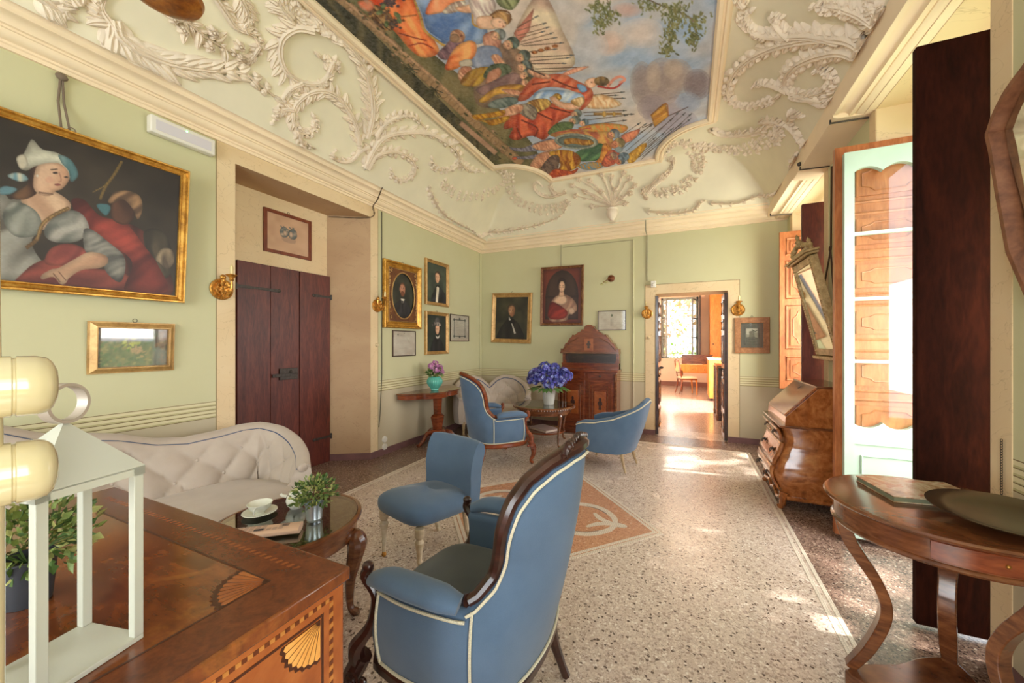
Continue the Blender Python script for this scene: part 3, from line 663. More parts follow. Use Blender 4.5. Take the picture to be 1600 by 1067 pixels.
A.sm([(322, -30), (352, 60), (374, 125), (432, 170), (520, 175), (592, 166), (604, 100), (560, 60), (500, 20), (470, -40)], (98, 130, 182), (140, 166, 206), ang=1.2, fq=.05)
A.line([(318, -10), (346, 70), (362, 120), (420, 168), (440, 180)], 9, (196, 158, 80)); A.line([(326, -8), (354, 70), (370, 118), (426, 160)], 4, (150, 170, 205))
A.sm([(365, 55), (395, -10), (450, -20), (520, -5), (470, 40), (420, 52)], (222, 110, 66), (240, 160, 116), ang=1, fq=.08); A.sm([(430, 50), (470, 12), (520, 5), (510, 36), (470, 52)], (226, 216, 200), (180, 160, 150))
A.sm([(480, 30), (520, 22), (560, 8), (585, 16), (560, 30), (588, 44), (545, 52), (500, 48)], sk, (236, 190, 160)); A.line([(560, 30), (600, 20)], 4, skd); A.line([(556, 40), (592, 50)], 4, skd)
A.sm([(535, -20), (600, -30), (640, 20), (618, 70), (588, 96), (556, 104), (545, 60)], (226, 214, 206), (200, 180, 176)); A.line([(548, 60), (552, 96), (585, 112)], 7, (190, 150, 80))
A.sm([(565, 70), (600, 62), (640, 66), (640, 110), (600, 116), (568, 104)], (228, 184, 156), sk)
A.el(662, 72, 38, 28, (140, 98, 60), (184, 140, 90), rot=.3, fq=.2); A.el(650, 92, 32, 22, (232, 190, 162), rot=.25); A.el(668, 104, 4, 3, (150, 70, 60)); A.el(655, 86, 4, 2, (90, 60, 50)); A.el(676, 90, 4, 2, (90, 60, 50)); A.line([(664, 90), (668, 100)], 2, skd); A.line([(620, 60), (650, 42), (690, 50), (700, 80)], 6, (110, 74, 46)); A.el(655, 100, 6, 4, (236, 160, 140), alpha=.5)
A.sm([(640, -20), (700, -30), (735, -10), (715, 30), (690, 40), (650, 20)], (104, 112, 78), (140, 146, 106), fq=.2)
A.sm([(700, 170), (780, 0), (838, -10), (900, 120), (948, 250), (840, 290), (760, 260)], (206, 176, 158), (222, 200, 176), ang=2.2, fq=.04); A.poly([(708, 130), (790, 30), (770, 120), (730, 170)], (206, 128, 112))
# spears behind the crowd
def spear(x0, y0, x1, y1, w=3):
    A.line([(x0, y0), (x1, y1)], w, (112, 84, 70)); dx, dy = x1 - x0, y1 - y0; L = math.hypot(dx, dy); dx, dy = dx / L, dy / L; A.poly([(x1 - dx * 16 - dy * 4, y1 - dy * 16 + dx * 4), (x1, y1), (x1 - dx * 16 + dy * 4, y1 - dy * 16 - dx * 4)], (84, 92, 100))
for q in ((720, 110, 806, 62), (724, 120, 838, 90), (730, 150, 832, 122), (736, 165, 866, 128), (742, 180, 905, 168), (746, 205, 880, 192), (760, 225, 945, 216), (766, 240, 930, 226), (775, 250, 915, 248), (790, 270, 1002, 262), (800, 280, 960, 276), (724, 140, 850, 106), (735, 175, 880, 146)): spear(*q)
for q in ((1010, 372, 1142, 360), (1015, 378, 1118, 372), (1020, 386, 1146, 384), (1015, 400, 1120, 398), (980, 440, 1150, 432), (985, 452, 1180, 446), (990, 470, 1155, 450), (1000, 488, 1150, 470)): spear(*q)
for q in range(9): x = 1085 + q * 15; spear(x, 560 + q * 8, 1205 + q * 25, 478 - q * 7 + (q % 3) * 10, 2)
for q in range(5): spear(1150 + q * 15, 625 - q * 3, 1265 + q * 34, 535 - q * 18, 2)
A.line([(1210, 500), (1390, 418)], 3, (110, 70, 60))
for x in (790, 815, 840, 870): A.el(x, 205 - (x - 790) * .3, 13, 7, (190, 120, 70), (150, 84, 50))
A.sm([(880, 300), (940, 268), (1004, 260), (950, 285), (900, 300)], (216, 140, 118), (232, 176, 150)); A.sm([(1000, 380), (1060, 370), (1130, 405), (1080, 425), (990, 420)], (214, 170, 128), (226, 196, 160)); A.sm([(960, 500), (1060, 482), (1150, 492), (1130, 520), (1030, 520)], (206, 130, 66), (190, 150, 80))
A.poly([(1243, 450), (1302, 402), (1313, 455), (1258, 497)], (196, 142, 60), (176, 120, 48), ang=.8, fq=.15); A.line([(1244, 450), (1302, 404), (1312, 455)], 4, (150, 90, 40)); A.sm([(1150, 610), (1215, 560), (1225, 575), (1170, 640)], (206, 160, 66), (180, 130, 50)); A.sm([(1130, 530), (1200, 505), (1180, 540), (1140, 560)], (212, 130, 100), (196, 110, 90))
A.line([(1020, 445), (1130, 445)], 9, (170, 128, 70)); A.el(1062, 446, 9, 12, (190, 150, 80)); A.el(1100, 446, 7, 9, (190, 150, 80))
# crowd
def soldier(x, y, r, hc=(112, 128, 130), fc=sk, rot=.3):
    A.el(x + r * .55, y - r * .15, r * .95, r * .85, hc, tuple(int(v * .7) for v in hc), rot=rot, fq=.15); A.el(x - r * .15, y + r * .15, r * .72, r * .66, fc, tuple(int(v * .85) for v in fc), rot=rot); A.line([(x + r * .1, y - r * .5), (x + r * .5, y + r * .55)], 3, (190, 176, 130)); A.el(x - r * .1, y + r * .3, r * .14, r * .1, (130, 70, 60)); A.el(x, y, r * .1, r * .08, (80, 55, 50))
A.sm([(560, 260), (620, 170), (740, 200), (790, 290), (740, 380), (640, 420), (560, 400)], (120, 96, 84), (150, 120, 100), fq=.08)
A.sm([(410, 212), (440, 180), (480, 140), (520, 170), (500, 220), (440, 235)], (130, 96, 110), (104, 76, 92)); A.el(490, 142, 30, 26, (196, 148, 118), (172, 122, 96), rot=.3); A.el(478, 150, 20, 18, (150, 116, 92)); A.el(505, 140, 6, 5, (120, 70, 60))
A.sm([(590, 140), (640, 120), (660, 150), (650, 190), (600, 190)], (196, 140, 120), (176, 120, 104)); soldier(640, 138, 26, (138, 146, 148))
A.sm([(545, 260), (552, 200), (600, 178), (650, 190), (662, 235), (610, 262)], (138, 150, 180), (170, 176, 198), ang=.5, fq=.08); soldier(690, 172, 28, (96, 116, 112)); A.sm([(620, 225), (650, 215), (690, 275), (665, 285)], sk, skd)
A.sm([(440, 262), (478, 190), (530, 160), (562, 172), (556, 220), (500, 262), (460, 275)], (214, 96, 50), (238, 150, 90), ang=1.0, fq=.08); A.sm([(498, 240), (540, 232), (545, 258), (505, 262)], (196, 186, 170)); A.sm([(490, 290), (505, 262), (540, 262), (545, 285), (520, 312), (500, 318)], sk, skd)
A.sm([(500, 320), (540, 275), (610, 262), (600, 300), (570, 335), (520, 338)], (176, 136, 56), (146, 104, 46), ang=1, fq=.12); A.sm([(590, 300), (620, 255), (680, 250), (700, 280), (640, 312)], (92, 104, 84), (70, 84, 66)); A.sm([(600, 330), (610, 285), (650, 265), (660, 290), (630, 325)], (196, 140, 116), skd)
soldier(735, 222, 27, (104, 120, 116)); soldier(742, 262, 26, (100, 112, 112)); A.sm([(560, 350), (620, 320), (700, 285), (745, 300), (750, 335), (680, 350), (600, 375)], (140, 108, 108), (116, 88, 92), ang=.8, fq=.07); soldier(752, 292, 24, (120, 130, 126)); soldier(756, 322, 22, (150, 130, 90))
A.sm([(572, 394), (610, 360), (660, 335), (730, 330), (775, 350), (740, 372), (650, 368), (600, 400)], (200, 150, 66), (160, 110, 50), ang=1.2, fq=.1); A.sm([(660, 350), (720, 352), (760, 372), (700, 372)], sk, skd); A.el(668, 402, 62, 20, (78, 96, 96), (110, 124, 122), rot=-.18, fq=.1)
# standing captain
A.sm([(680, 470), (730, 430), (800, 410), (900, 400), (980, 400), (950, 440), (880, 480), (830, 545), (780, 530), (720, 548), (690, 535), (705, 500), (670, 505)], (176, 62, 42), (206, 92, 62), ang=.4, fq=.09)
A.sm([(724, 392), (752, 340), (790, 300), (840, 292), (900, 290), (960, 318), (1010, 345), (1016, 385), (975, 430), (930, 425), (960, 372), (900, 345), (820, 345), (760, 390)], (196, 80, 56), (222, 116, 84), ang=.9, fq=.08)
for a in (((740, 470), (800, 500), (790, 535)), ((800, 440), (860, 470)), ((850, 420), (930, 440)), ((860, 310), (930, 340), (980, 350)), ((780, 330), (850, 320)), ((720, 500), (740, 540))): A.line(list(a), 6, (130, 36, 28))
A.sm([(785, 378), (800, 358), (870, 352), (960, 362), (985, 385), (960, 402), (880, 400), (800, 398)], (150, 178, 216), (190, 206, 226), ang=1, fq=.09); A.el(878, 380, 18, 15, (196, 156, 72), (150, 110, 50)); A.sm([(955, 330), (985, 335), (995, 355), (970, 360)], (120, 160, 205))
A.sm([(770, 395), (830, 385), (856, 408), (800, 440), (750, 425)], (208, 168, 92), (160, 116, 62), ang=0, fq=.22); A.sm([(720, 415), (765, 405), (800, 430), (786, 470), (735, 445)], (156, 144, 130), (120, 108, 100))
A.sm([(650, 445), (700, 412), (745, 412), (735, 440), (690, 455), (660, 470)], sk, skd); A.sm([(543, 452), (560, 448), (620, 440), (670, 430), (668, 452), (610, 462), (566, 470)], (208, 152, 42), (176, 118, 32)); A.sm([(570, 470), (620, 468), (690, 452), (680, 474), (625, 492), (600, 480)], (200, 146, 44), (166, 112, 32))
A.sm([(848, 384), (866, 376), (890, 396), (935, 404), (972, 392), (966, 424), (920, 430), (872, 412)], sk, (234, 186, 158)); A.sm([(930, 395), (975, 378), (985, 400), (960, 418)], (226, 196, 150), (190, 150, 100)); A.sm([(762, 282), (772, 270), (800, 282), (842, 290), (850, 308), (800, 304)], sk, skd); A.line([(768, 268), (830, 296)], 5, (84, 70, 70))
A.sm([(985, 325), (1000, 308), (1030, 305), (1030, 335), (1005, 345)], sk, (236, 190, 162)); A.el(1012, 322, 3, 2, (80, 50, 44)); A.el(1052, 318, 30, 19, (138, 106, 66), (92, 72, 48), rot=.05, fq=.15); A.line([(1038, 338), (1100, 345), (1140, 315)], 8, (190, 60, 60)); A.line([(1078, 335), (1100, 310), (1125, 300), (1143, 312), (1120, 324)], 12, (228, 150, 132), taper=.3)
# soldiers below
soldier(948, 445, 18, (120, 130, 130)); soldier(940, 472, 20, (110, 124, 122)); soldier(978, 480, 16, (104, 130, 150)); A.sm([(840, 520), (880, 480), (940, 480), (930, 510), (880, 525)], (88, 112, 72), (70, 92, 60)); A.sm([(850, 530), (930, 505), (1010, 515), (1090, 520), (1080, 600), (1000, 560)], (190, 110, 76), (206, 146, 86), fq=.1); soldier(1090, 525, 22, (130, 142, 156), (206, 140, 110)); A.line([(870, 520), (1010, 500)], 5, (206, 100, 76))
A.sm([(690, 575), (740, 578), (790, 560), (850, 540), (868, 560), (800, 590), (720, 592)], (140, 136, 156), (110, 106, 126)); A.sm([(780, 570), (840, 548), (900, 545), (890, 580), (820, 590)], (216, 160, 130), skd); A.sm([(705, 612), (760, 610), (810, 600), (800, 620), (730, 622)], (132, 130, 146), (104, 100, 118)); A.sm([(770, 650), (800, 605), (850, 590), (870, 610), (820, 650), (790, 665)], (216, 160, 130), skd); A.sm([(700, 620), (712, 612), (722, 618), (712, 626)], (190, 90, 70))
A.sm([(1000, 570), (1050, 560), (1078, 590), (1040, 625), (960, 630), (930, 610)], (62, 104, 78), (92, 136, 96), ang=1, fq=.08); A.sm([(1060, 560), (1090, 585), (1060, 640), (1000, 650), (1040, 620)], (212, 140, 62), (190, 110, 50)); A.el(952, 552, 86, 31, (140, 150, 146), (168, 172, 160), rot=.06); A.el(950, 553, 72, 24, (96, 110, 110), rot=.06); A.sm([(905, 545), (940, 540), (980, 545), (1010, 548), (1020, 562), (985, 568), (940, 562), (910, 565)], (184, 136, 62), (150, 100, 44), fq=.2)
A.sm([(845, 600), (880, 586), (935, 590), (968, 615), (960, 650), (915, 672), (870, 680), (890, 640)], (212, 156, 58), (160, 96, 34), ang=.3, fq=.14); A.sm([(812, 665), (850, 612), (885, 612), (880, 660), (850, 690)], (120, 96, 88), (96, 76, 74)); A.sm([(840, 690), (870, 660), (930, 668), (960, 655), (940, 680), (850, 700)], (196, 90, 50), (170, 60, 36)); A.el(1010, 648, 50, 15, (130, 140, 140), (190, 140, 70), rot=-.05)
A.sm([(1050, 640), (1080, 590), (1110, 590), (1130, 620), (1080, 650)], (200, 100, 78), (170, 76, 66)); soldier(1108, 562, 24, (160, 140, 100), (206, 130, 100)); soldier(1088, 612, 18, (150, 120, 110), (196, 110, 90)); A.el(1138, 612, 22, 17, (118, 142, 160), (86, 108, 128)); A.el(1118, 585, 16, 12, (130, 148, 160)); soldier(1120, 630, 16, (110, 130, 150), (196, 110, 90))
# olive branches
A.line([(1070, -10), (1085, 40), (1050, 100)], 4, (112, 92, 70)); A.line([(1190, -20), (1280, 20), (1370, 55), (1420, 90)], 5, (120, 96, 80)); A.line([(1320, 30), (1330, 120), (1310, 210)], 4, (112, 92, 70)); A.line([(1400, 70), (1420, 130), (1410, 180)], 4, (112, 92, 70))
for bx, by, sx, sy, n in ((1040, 30, 34, 20, 60), (1050, 90, 24, 36, 60), (1090, 60, 28, 26, 40), (1230, 20, 40, 24, 50), (1330, 40, 42, 26, 80), (1320, 120, 24, 44, 80), (1310, 190, 22, 22, 50), (1420, 90, 34, 30, 70), (1410, 150, 22, 26, 50), (1350, 80, 26, 30, 40)):
    for k in range(n): A.el(bx + random.gauss(0, sx * .6), by + random.gauss(0, sy * .6), random.uniform(5, 11), random.uniform(2, 4), random.choice([(104, 112, 70), (84, 92, 56), (138, 140, 94), (120, 118, 74)]), rot=random.uniform(.4, 2.4))
g = vnoise(FH_, FW_, 9, 71)[..., None]; A.a = A.a * (.95 + .1 * g)
paint_grid(fp, 'fresco', (FX0, FY0, ZT - .012), (FX1 - FX0, 0, 0), (0, 1, 0), fresco_mat(), ceil, ys=ysrc - FY0, keep=fr_keep)
# ---------------------------------------------------------------- common materials
PAINT = paint_mat()
GOLD = wood('gilded_wood', (128, 80, 28), (196, 140, 52), (232, 184, 92), (1, 1, 1), .32, .5, 14); GOLD.node_tree.nodes['Principled BSDF'].inputs['Metallic'].default_value = .55
GOLDL = wood('pale_gilded_wood', (150, 112, 62), (192, 150, 92), (212, 174, 114), (1, 1, 1), .4, .5, 10); GOLDL.node_tree.nodes['Principled BSDF'].inputs['Metallic'].default_value = .35
BRASS = flat('brass', (198, 144, 70), .36, .8, .5, .25, 40); IRON = flat('wrought_iron', (72, 66, 62), .5, .6, .5, .15, 40)
DRED = wood('dark_red_wood', (56, 22, 18), (92, 40, 32), (118, 56, 42), (6, 6, 1), .42, 1.0, 3)
MAHO = wood('mahogany', (76, 30, 15), (120, 54, 27), (152, 78, 40), (1, 1, 5), .22, 1.5, 3, .4)
WALN = wood('walnut', (66, 34, 20), (108, 62, 36), (148, 92, 54), (1, 1, 4), .2, 2.5, 3, .5)
DARKW = wood('dark_carved_wood', (30, 15, 12), (52, 26, 20), (78, 44, 34), (1, 1, 4), .28, 1, 4, .3)
PINE = wood('orange_pine', (140, 74, 36), (176, 102, 56), (198, 128, 78), (5, 5, 1), .38, 1.0, 3)
SHUT = wood('dark_shutter_wood', (26, 8, 4), (42, 15, 8), (58, 24, 13), (5, 5, 1), .8, 1.0, 3); SHUT.node_tree.nodes['Principled BSDF'].inputs['Specular IOR Level'].default_value = .08
WHITE = flat('white_plastic', (228, 224, 214), .4); CREAMF = fabric('cream_upholstery', (176, 162, 148), (190, 176, 162)); BLUEP = flat('blue_piping', (28, 62, 108), .8)
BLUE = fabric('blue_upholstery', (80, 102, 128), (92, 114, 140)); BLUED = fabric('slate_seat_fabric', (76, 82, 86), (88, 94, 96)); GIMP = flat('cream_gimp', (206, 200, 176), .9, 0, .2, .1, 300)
PAPER = flat('paper', (222, 208, 192), .8)
GLASS = glass_mat(); MIRR = flat('mirror_glass', (214, 216, 206), .04, 1.0)
def catmull(p, n=6, closed=False): return cr(p, n, closed)
# ---------------------------------------------------------------- framed pictures
def frame(name, label, cat, group, C, U, V, w, h, fw, dep, mat, prof='bevel', art=None, mount=None, ring=True, glaze=False, parent_extra=None):
    """C centre on the wall, U unit right, V unit up; outward = U x V"""
    U = Vector(U).normalized(); V = Vector(V).normalized(); O = U.cross(V).normalized()
    e = empty(name, C, 0, label, cat, {'painting': 'framed paintings on the walls', 'certificate': 'framed certificates on the walls', 'picture': 'framed pictures on the walls'}.get(cat))
    M4 = Matrix((U, V, O)).transposed().to_4x4()
    pr = {'bevel': [(0, 0), (0, .7), (.12, 1), (.3, 1), (.45, .72), (.85, .45), (.92, .5), (1, .4), (1, 0)], 'scoop': [(0, 0), (0, .8), (.1, 1), (.25, .98), (.4, .6), (.7, .42), (.85, .6), (.95, .6), (1, .35), (1, 0)], 'flat': [(0, 0), (0, .9), (.1, 1), (.9, 1), (1, .85), (1, 0)], 'out': [(0, 0), (0, .35), (.2, .4), (.7, .9), (.8, 1), (.92, 1), (1, .8), (1, 0)]}[prof]
    m = MB(); cs = [(-w / 2, -h / 2), (w / 2, -h / 2), (w / 2, h / 2), (-w / 2, h / 2)]; vs = []
    for (x, y), (sx, sy) in zip(cs, ((1, 1), (-1, 1), (-1, -1), (1, -1))):
        for o, z in pr: vs.append((x + sx * fw * o, y + sy * fw * o, z * dep))
    q = len(pr); m.add(vs, [(i * q + j, ((i + 1) % 4) * q + j, ((i + 1) % 4) * q + j + 1, i * q + j + 1) for i in range(4) for j in range(q - 1)], M4)
    m.build('frame', mat, e, smooth=20)
    iw, ih = w - 2 * fw, h - 2 * fw; zz = dep * .3
    if mount:
        mw, mc = mount; m = MB(); m.box((0, 0, zz * .5), (iw + .004, ih + .004, zz), M4=M4); m.build('mount', mc, e, smooth=0); iw -= 2 * mw; ih -= 2 * mw; zz += .0015
    else: m = MB(); m.box((0, 0, zz * .4), (iw + .004, ih + .004, zz * .8), M4=M4); m.build('backing', DARKW, e, smooth=0)
    if art:
        c0 = M4 @ Vector((-iw / 2, ih / 2, zz)); paint_grid(art, 'canvas', c0, M4 @ Vector((iw, 0, 0)), M4 @ Vector((0, -ih, 0)), PAINT, e)
    if glaze:
        m = MB(); m.box((0, 0, zz + .004), (w - 2 * fw, h - 2 * fw, .002), M4=M4); m.build('glass', GLASS, e, smooth=0)
    if ring:
        m = MB(); m.tube([(.012 * math.cos(a), h / 2 + .012 + .012 * math.sin(a), dep * .3) for a in np.linspace(0, 2 * PI, 12, endpoint=False)], .0022, 6, True, M4=M4); m.build('hanging_ring', IRON, e)
    return e, M4
def wl_(px, py): p = hit(px, py, 0, -3.43); return p
def corners(ax, val, tl, bl, tr, br):
    P = [hit(a, b, ax, val) for a, b in (tl, bl, tr, br)]; k = 1 - ax; lo = (P[0][k] + P[1][k]) / 2; hi = (P[2][k] + P[3][k]) / 2; zt = (P[0].z + P[2].z) / 2; zb = (P[1].z + P[3].z) / 2
    return lo, hi, zb, zt
def portrait(kind, w=90, h=120, bgc=((34, 34, 28), (62, 64, 50)), skin=(206, 160, 128)):
    p = Paint(w, h); p.wash(bgc[0], bgc[1], 30, abs(hash(kind)) % 97 if False else len(kind) * 7); S = p
    hx, hy, hr = .5, .34, .12
    if kind == 'beard':
        hx, hy = .5, .33; S.sm([(.12, 1.02), (.16, .72), (.34, .62), (.45, .58), (.58, .58), (.72, .64), (.86, .74), (.9, 1.02)], (30, 30, 34), (44, 44, 48), ang=1, fq=.05); S.poly([(.42, .56), (.5, .7), (.6, .56)], (222, 214, 200)); S.poly([(.48, .6), (.53, .6), (.53, .85), (.49, .85)], (20, 20, 24)); S.line([(.47, .6), (.36, .9)], .02, (70, 64, 60)); S.line([(.55, .6), (.62, .9)], .02, (70, 64, 60))
        S.el(hx, hy, .125, .13, (92, 60, 40)); S.sm([(.40, .28), (.5, .24), (.6, .29), (.61, .4), (.56, .5), (.46, .5), (.4, .42)], skin, (176, 124, 96), ang=0, fq=.03); S.el(.5, .455, .085, .06, (110, 66, 42)); S.el(.5, .415, .05, .014, (90, 50, 34)); S.el(.39, .36, .02, .035, (180, 124, 96))
    elif kind == 'young':
        hx, hy = .52, .33; S.sm([(.24, 1.02), (.3, .74), (.42, .62), (.5, .56), (.66, .58), (.86, .68), (.98, .8), (1.0, 1.02)], (26, 28, 34), (40, 44, 50), ang=1, fq=.05); S.poly([(.47, .56), (.62, .54), (.6, .7), (.55, 1.0), (.42, 1.0), (.46, .7)], (216, 206, 186), (196, 184, 164), fq=.05); S.sm([(.44, .56), (.54, .54), (.64, .54), (.6, .6), (.54, .57), (.46, .6)], (18, 18, 22))
        S.el(.54, .3, .155, .14, (70, 52, 40)); S.sm([(.42, .26), (.52, .22), (.62, .26), (.63, .36), (.58, .46), (.5, .49), (.43, .42)], skin, (180, 132, 104), ang=0, fq=.03); S.el(.65, .36, .02, .035, (170, 118, 92))
    elif kind == 'hat':
        hx, hy = .52, .4; S.sm([(.2, 1.02), (.26, .76), (.42, .62), (.6, .62), (.78, .74), (.88, 1.02)], (24, 24, 28), (38, 36, 40), fq=.05); S.el(.56, .36, .15, .17, (44, 30, 24)); S.sm([(.44, .3), (.54, .26), (.63, .3), (.63, .42), (.57, .52), (.48, .52), (.43, .42)], skin, (184, 136, 108), ang=0, fq=.03); S.sm([(.44, .56), (.54, .6), (.66, .54), (.6, .64), (.48, .64)], (206, 200, 190)); S.sm([(.24, .26), (.4, .18), (.62, .19), (.74, .26), (.66, .3), (.46, .29), (.3, .31)], (70, 66, 66), (150, 140, 130), fq=.1); S.sm([(.4, .2), (.44, .08), (.6, .06), (.68, .14), (.66, .22)], (46, 42, 44), (76, 72, 72), fq=.08); S.el(.55, .21, .1, .02, (170, 160, 150))
    elif kind == 'old':
        hx, hy = .5, .32; S.sm([(.1, 1.02), (.14, .78), (.34, .56), (.42, .5), (.6, .54), (.78, .7), (.88, 1.02)], (24, 22, 20), (38, 34, 28), fq=.04); S.poly([(.42, .45), (.5, .56), (.66, .86), (.6, .88), (.5, .62), (.42, .54)], (206, 198, 186)); S.el(.5, .27, .13, .12, (70, 56, 42)); S.sm([(.4, .26), (.5, .2), (.6, .25), (.61, .36), (.56, .46), (.48, .46), (.41, .38)], (178, 132, 92), (140, 98, 68), ang=0, fq=.03); S.sm([(.46, .55), (.6, .58), (.58, .64), (.46, .6)], (20, 18, 18))
    elif kind == 'lady':
        S.poly([(0, 0), (1, 0), (1, 1), (0, 1)], (104, 46, 34), (120, 58, 42), fq=.02); S.el(.5, .5, .43, .47, (56, 38, 32), (66, 46, 38), fq=.02); S.poly([(.07, .5), (.93, .5), (.93, .93), (.07, .93)], (60, 40, 34)); hx, hy = .5, .34
        S.sm([(.2, .95), (.18, .68), (.32, .52), (.46, .48), (.6, .48), (.76, .54), (.88, .66), (.88, .78), (.7, .84), (.62, .95)], (150, 112, 92), (178, 136, 110), ang=.6, fq=.08); S.sm([(.3, .6), (.42, .5), (.58, .5), (.64, .6), (.5, .66)], (206, 170, 140)); S.sm([(.14, .8), (.2, .62), (.34, .62), (.56, .72), (.66, .8), (.6, .9), (.36, .93), (.18, .9)], (136, 40, 32), (106, 30, 26), ang=.9, fq=.09); S.sm([(.68, .74), (.8, .72), (.84, .8), (.74, .84)], (190, 156, 130)); S.el(.5, .28, .11, .11, (44, 28, 24)); S.sm([(.46, .4), (.54, .4), (.56, .5), (.44, .5)], (200, 158, 126)); S.el(.505, .33, .078, .1, (212, 170, 138))
        hr = .1
    if kind != 'lady': S.soft(hx - .03, hy, .05, .07, tuple(min(255, v + 18) for v in skin), .5)
    for dx in (-.045, .035):
        S.el(hx + dx, hy - .0, .018, .008, (50, 34, 30)); S.line([(hx + dx - .025, hy - .025), (hx + dx + .025, hy - .028)], .008, (80, 52, 40))
    S.line([(hx - .005, hy), (hx - .015, hy + .05), (hx + .006, hy + .055)], .008, (160, 108, 84)); S.line([(hx - .03, hy + .09), (hx + .025, hy + .09)], .01, (150, 80, 70))
    return p
LU, BU, RU = (0, 1, 0), (1, 0, 0), (0, -1, 0)
def pic_left(name, label, cat, group, q, fw, dep, mat, x=-3.448, **kw):
    lo, hi, zb, zt = corners(0, x + dep, *q); return frame(name, label, cat, group, (x, (lo + hi) / 2, (zb + zt) / 2), LU, (0, 0, 1), hi - lo, zt - zb, fw, dep, mat, **kw)
def pic_back(name, label, cat, group, q, fw, dep, mat, rot=0.0, **kw):
    lo, hi, zb, zt = corners(1, YB - dep, *q); c, s = math.cos(rot), math.sin(rot)
    return frame(name, label, cat, group, ((lo + hi) / 2, YB - .002, (zb + zt) / 2), (c, 0, s), (-s, 0, c), hi - lo, zt - zb, fw, dep, mat, **kw)
# big painting, leaning forward
tilt = Vector((.075, 0, .95)).normalized()
PY0, PY1 = .36, 1.545; pc = Vector((-3.385, (PY0 + PY1) / 2, 2.175))
PW, PH, PF = PY1 - PY0, .965, .05
big = Paint(330, 270); U_, V_ = Vector((0, 1, 0)), tilt; O_ = U_.cross(V_); tl = pc - U_ * (PW / 2 - PF) + V_ * (PH / 2 - PF) + O_ * .02
def big_tf(X, Y):
    r = ray(X / 3.5567, 180 + Y / 3.5567); d = (tl - EYE).dot(O_) / r.dot(O_); p = EYE + r * d - tl
    return (p.dot(U_) / (PW - 2 * PF) * 329, -p.dot(V_) / (PH - 2 * PF) * 269)
B = big; B.wash((44, 36, 30), (62, 52, 42), 60, 9); B.tf = big_tf
B.sm([(-300, 500), (0, 440), (60, 470), (120, 460), (220, 560), (240, 640), (180, 720), (300, 1000), (-300, 1000)], (112, 106, 96), (150, 146, 134), ang=.8, fq=.04)
B.sm([(640, 640), (760, 620), (900, 760), (960, 1000), (700, 1000)], (96, 44, 38), (70, 34, 30), fq=.04); B.sm([(800, 660), (900, 640), (960, 760), (940, 900), (860, 860)], (58, 50, 40), (76, 66, 52), fq=.05)
B.sm([(110, 990), (150, 860), (280, 800), (420, 840), (600, 860), (700, 880), (760, 1000)], (112, 52, 46), (140, 66, 56), ang=1.2, fq=.05); B.sm([(260, 830), (280, 750), (360, 716), (450, 730), (490, 780), (400, 830)], (150, 72, 62), (120, 54, 50), ang=.5, fq=.06)
B.sm([(400, 480), (470, 470), (560, 560), (700, 600), (800, 720), (880, 830), (930, 980), (700, 985), (740, 820), (620, 720), (470, 620)], (150, 58, 48), (112, 40, 36), ang=.7, fq=.05)
B.sm([(120, 460), (200, 400), (300, 420), (400, 500), (330, 600), (240, 640), (170, 560)], (206, 170, 138), (190, 152, 122), fq=.03)
B.sm([(20, 560), (60, 490), (130, 490), (210, 540), (240, 620), (200, 670), (110, 680), (50, 640)], (150, 150, 138), (116, 118, 108), ang=.5, fq=.05); B.el(110, 570, 40, 26, (164, 166, 150), alpha=.35)
B.sm([(250, 640), (300, 570), (400, 530), (470, 560), (500, 640), (440, 700), (340, 710), (270, 690)], (152, 148, 138), (118, 118, 110), ang=.4, fq=.05); B.el(370, 605, 44, 26, (166, 164, 152), alpha=.35)
B.sm([(470, 640), (520, 640), (600, 700), (690, 780), (700, 860), (670, 930), (600, 880), (560, 800), (480, 760)], (142, 138, 128), (104, 102, 96), ang=.9, fq=.08)
B.sm([(330, 850), (420, 800), (500, 762), (590, 780), (604, 820), (560, 850), (460, 862), (390, 905), (370, 935), (340, 940), (300, 900), (240, 915), (236, 890), (290, 858)], (206, 166, 132), (184, 140, 110), ang=1, fq=.04); B.line([(300, 880), (340, 930)], 6, (160, 112, 88)); B.line([(330, 870), (372, 920)], 5, (160, 112, 88))
B.line([(380, 520), (300, 560), (240, 610), (210, 690), (150, 740)], 22, (136, 100, 60)); B.line([(380, 520), (300, 560), (240, 610), (210, 690)], 8, (170, 136, 84))
B.sm([(170, 300), (200, 250), (240, 260), (230, 400), (190, 450), (130, 470), (60, 460), (110, 420), (160, 380)], (72, 46, 34), (96, 66, 46), fq=.06)
B.sm([(195, 330), (215, 280), (270, 262), (340, 268), (385, 300), (388, 360), (350, 410), (310, 424), (280, 450), (220, 440), (190, 400)], (218, 178, 146), (204, 160, 128), ang=0, fq=.02)
B.sm([(120, 250), (150, 190), (170, 150), (190, 138), (240, 190), (320, 210), (400, 260), (436, 330), (400, 372), (380, 310), (330, 268), (250, 270), (190, 290), (150, 310), (110, 290)], (176, 170, 150), (206, 202, 180), ang=.8, fq=.06); B.sm([(330, 220), (400, 250), (440, 330), (400, 372), (385, 310), (350, 270)], (84, 118, 122), (112, 140, 140), fq=.08); B.sm([(96, 240), (140, 220), (160, 280), (120, 300)], (206, 196, 172)); B.sm([(46, 340), (90, 320), (140, 330), (160, 360), (110, 370)], (190, 190, 172), (130, 156, 158), fq=.1); B.sm([(-10, 420), (30, 395), (100, 410), (60, 440), (0, 440)], (96, 132, 140))
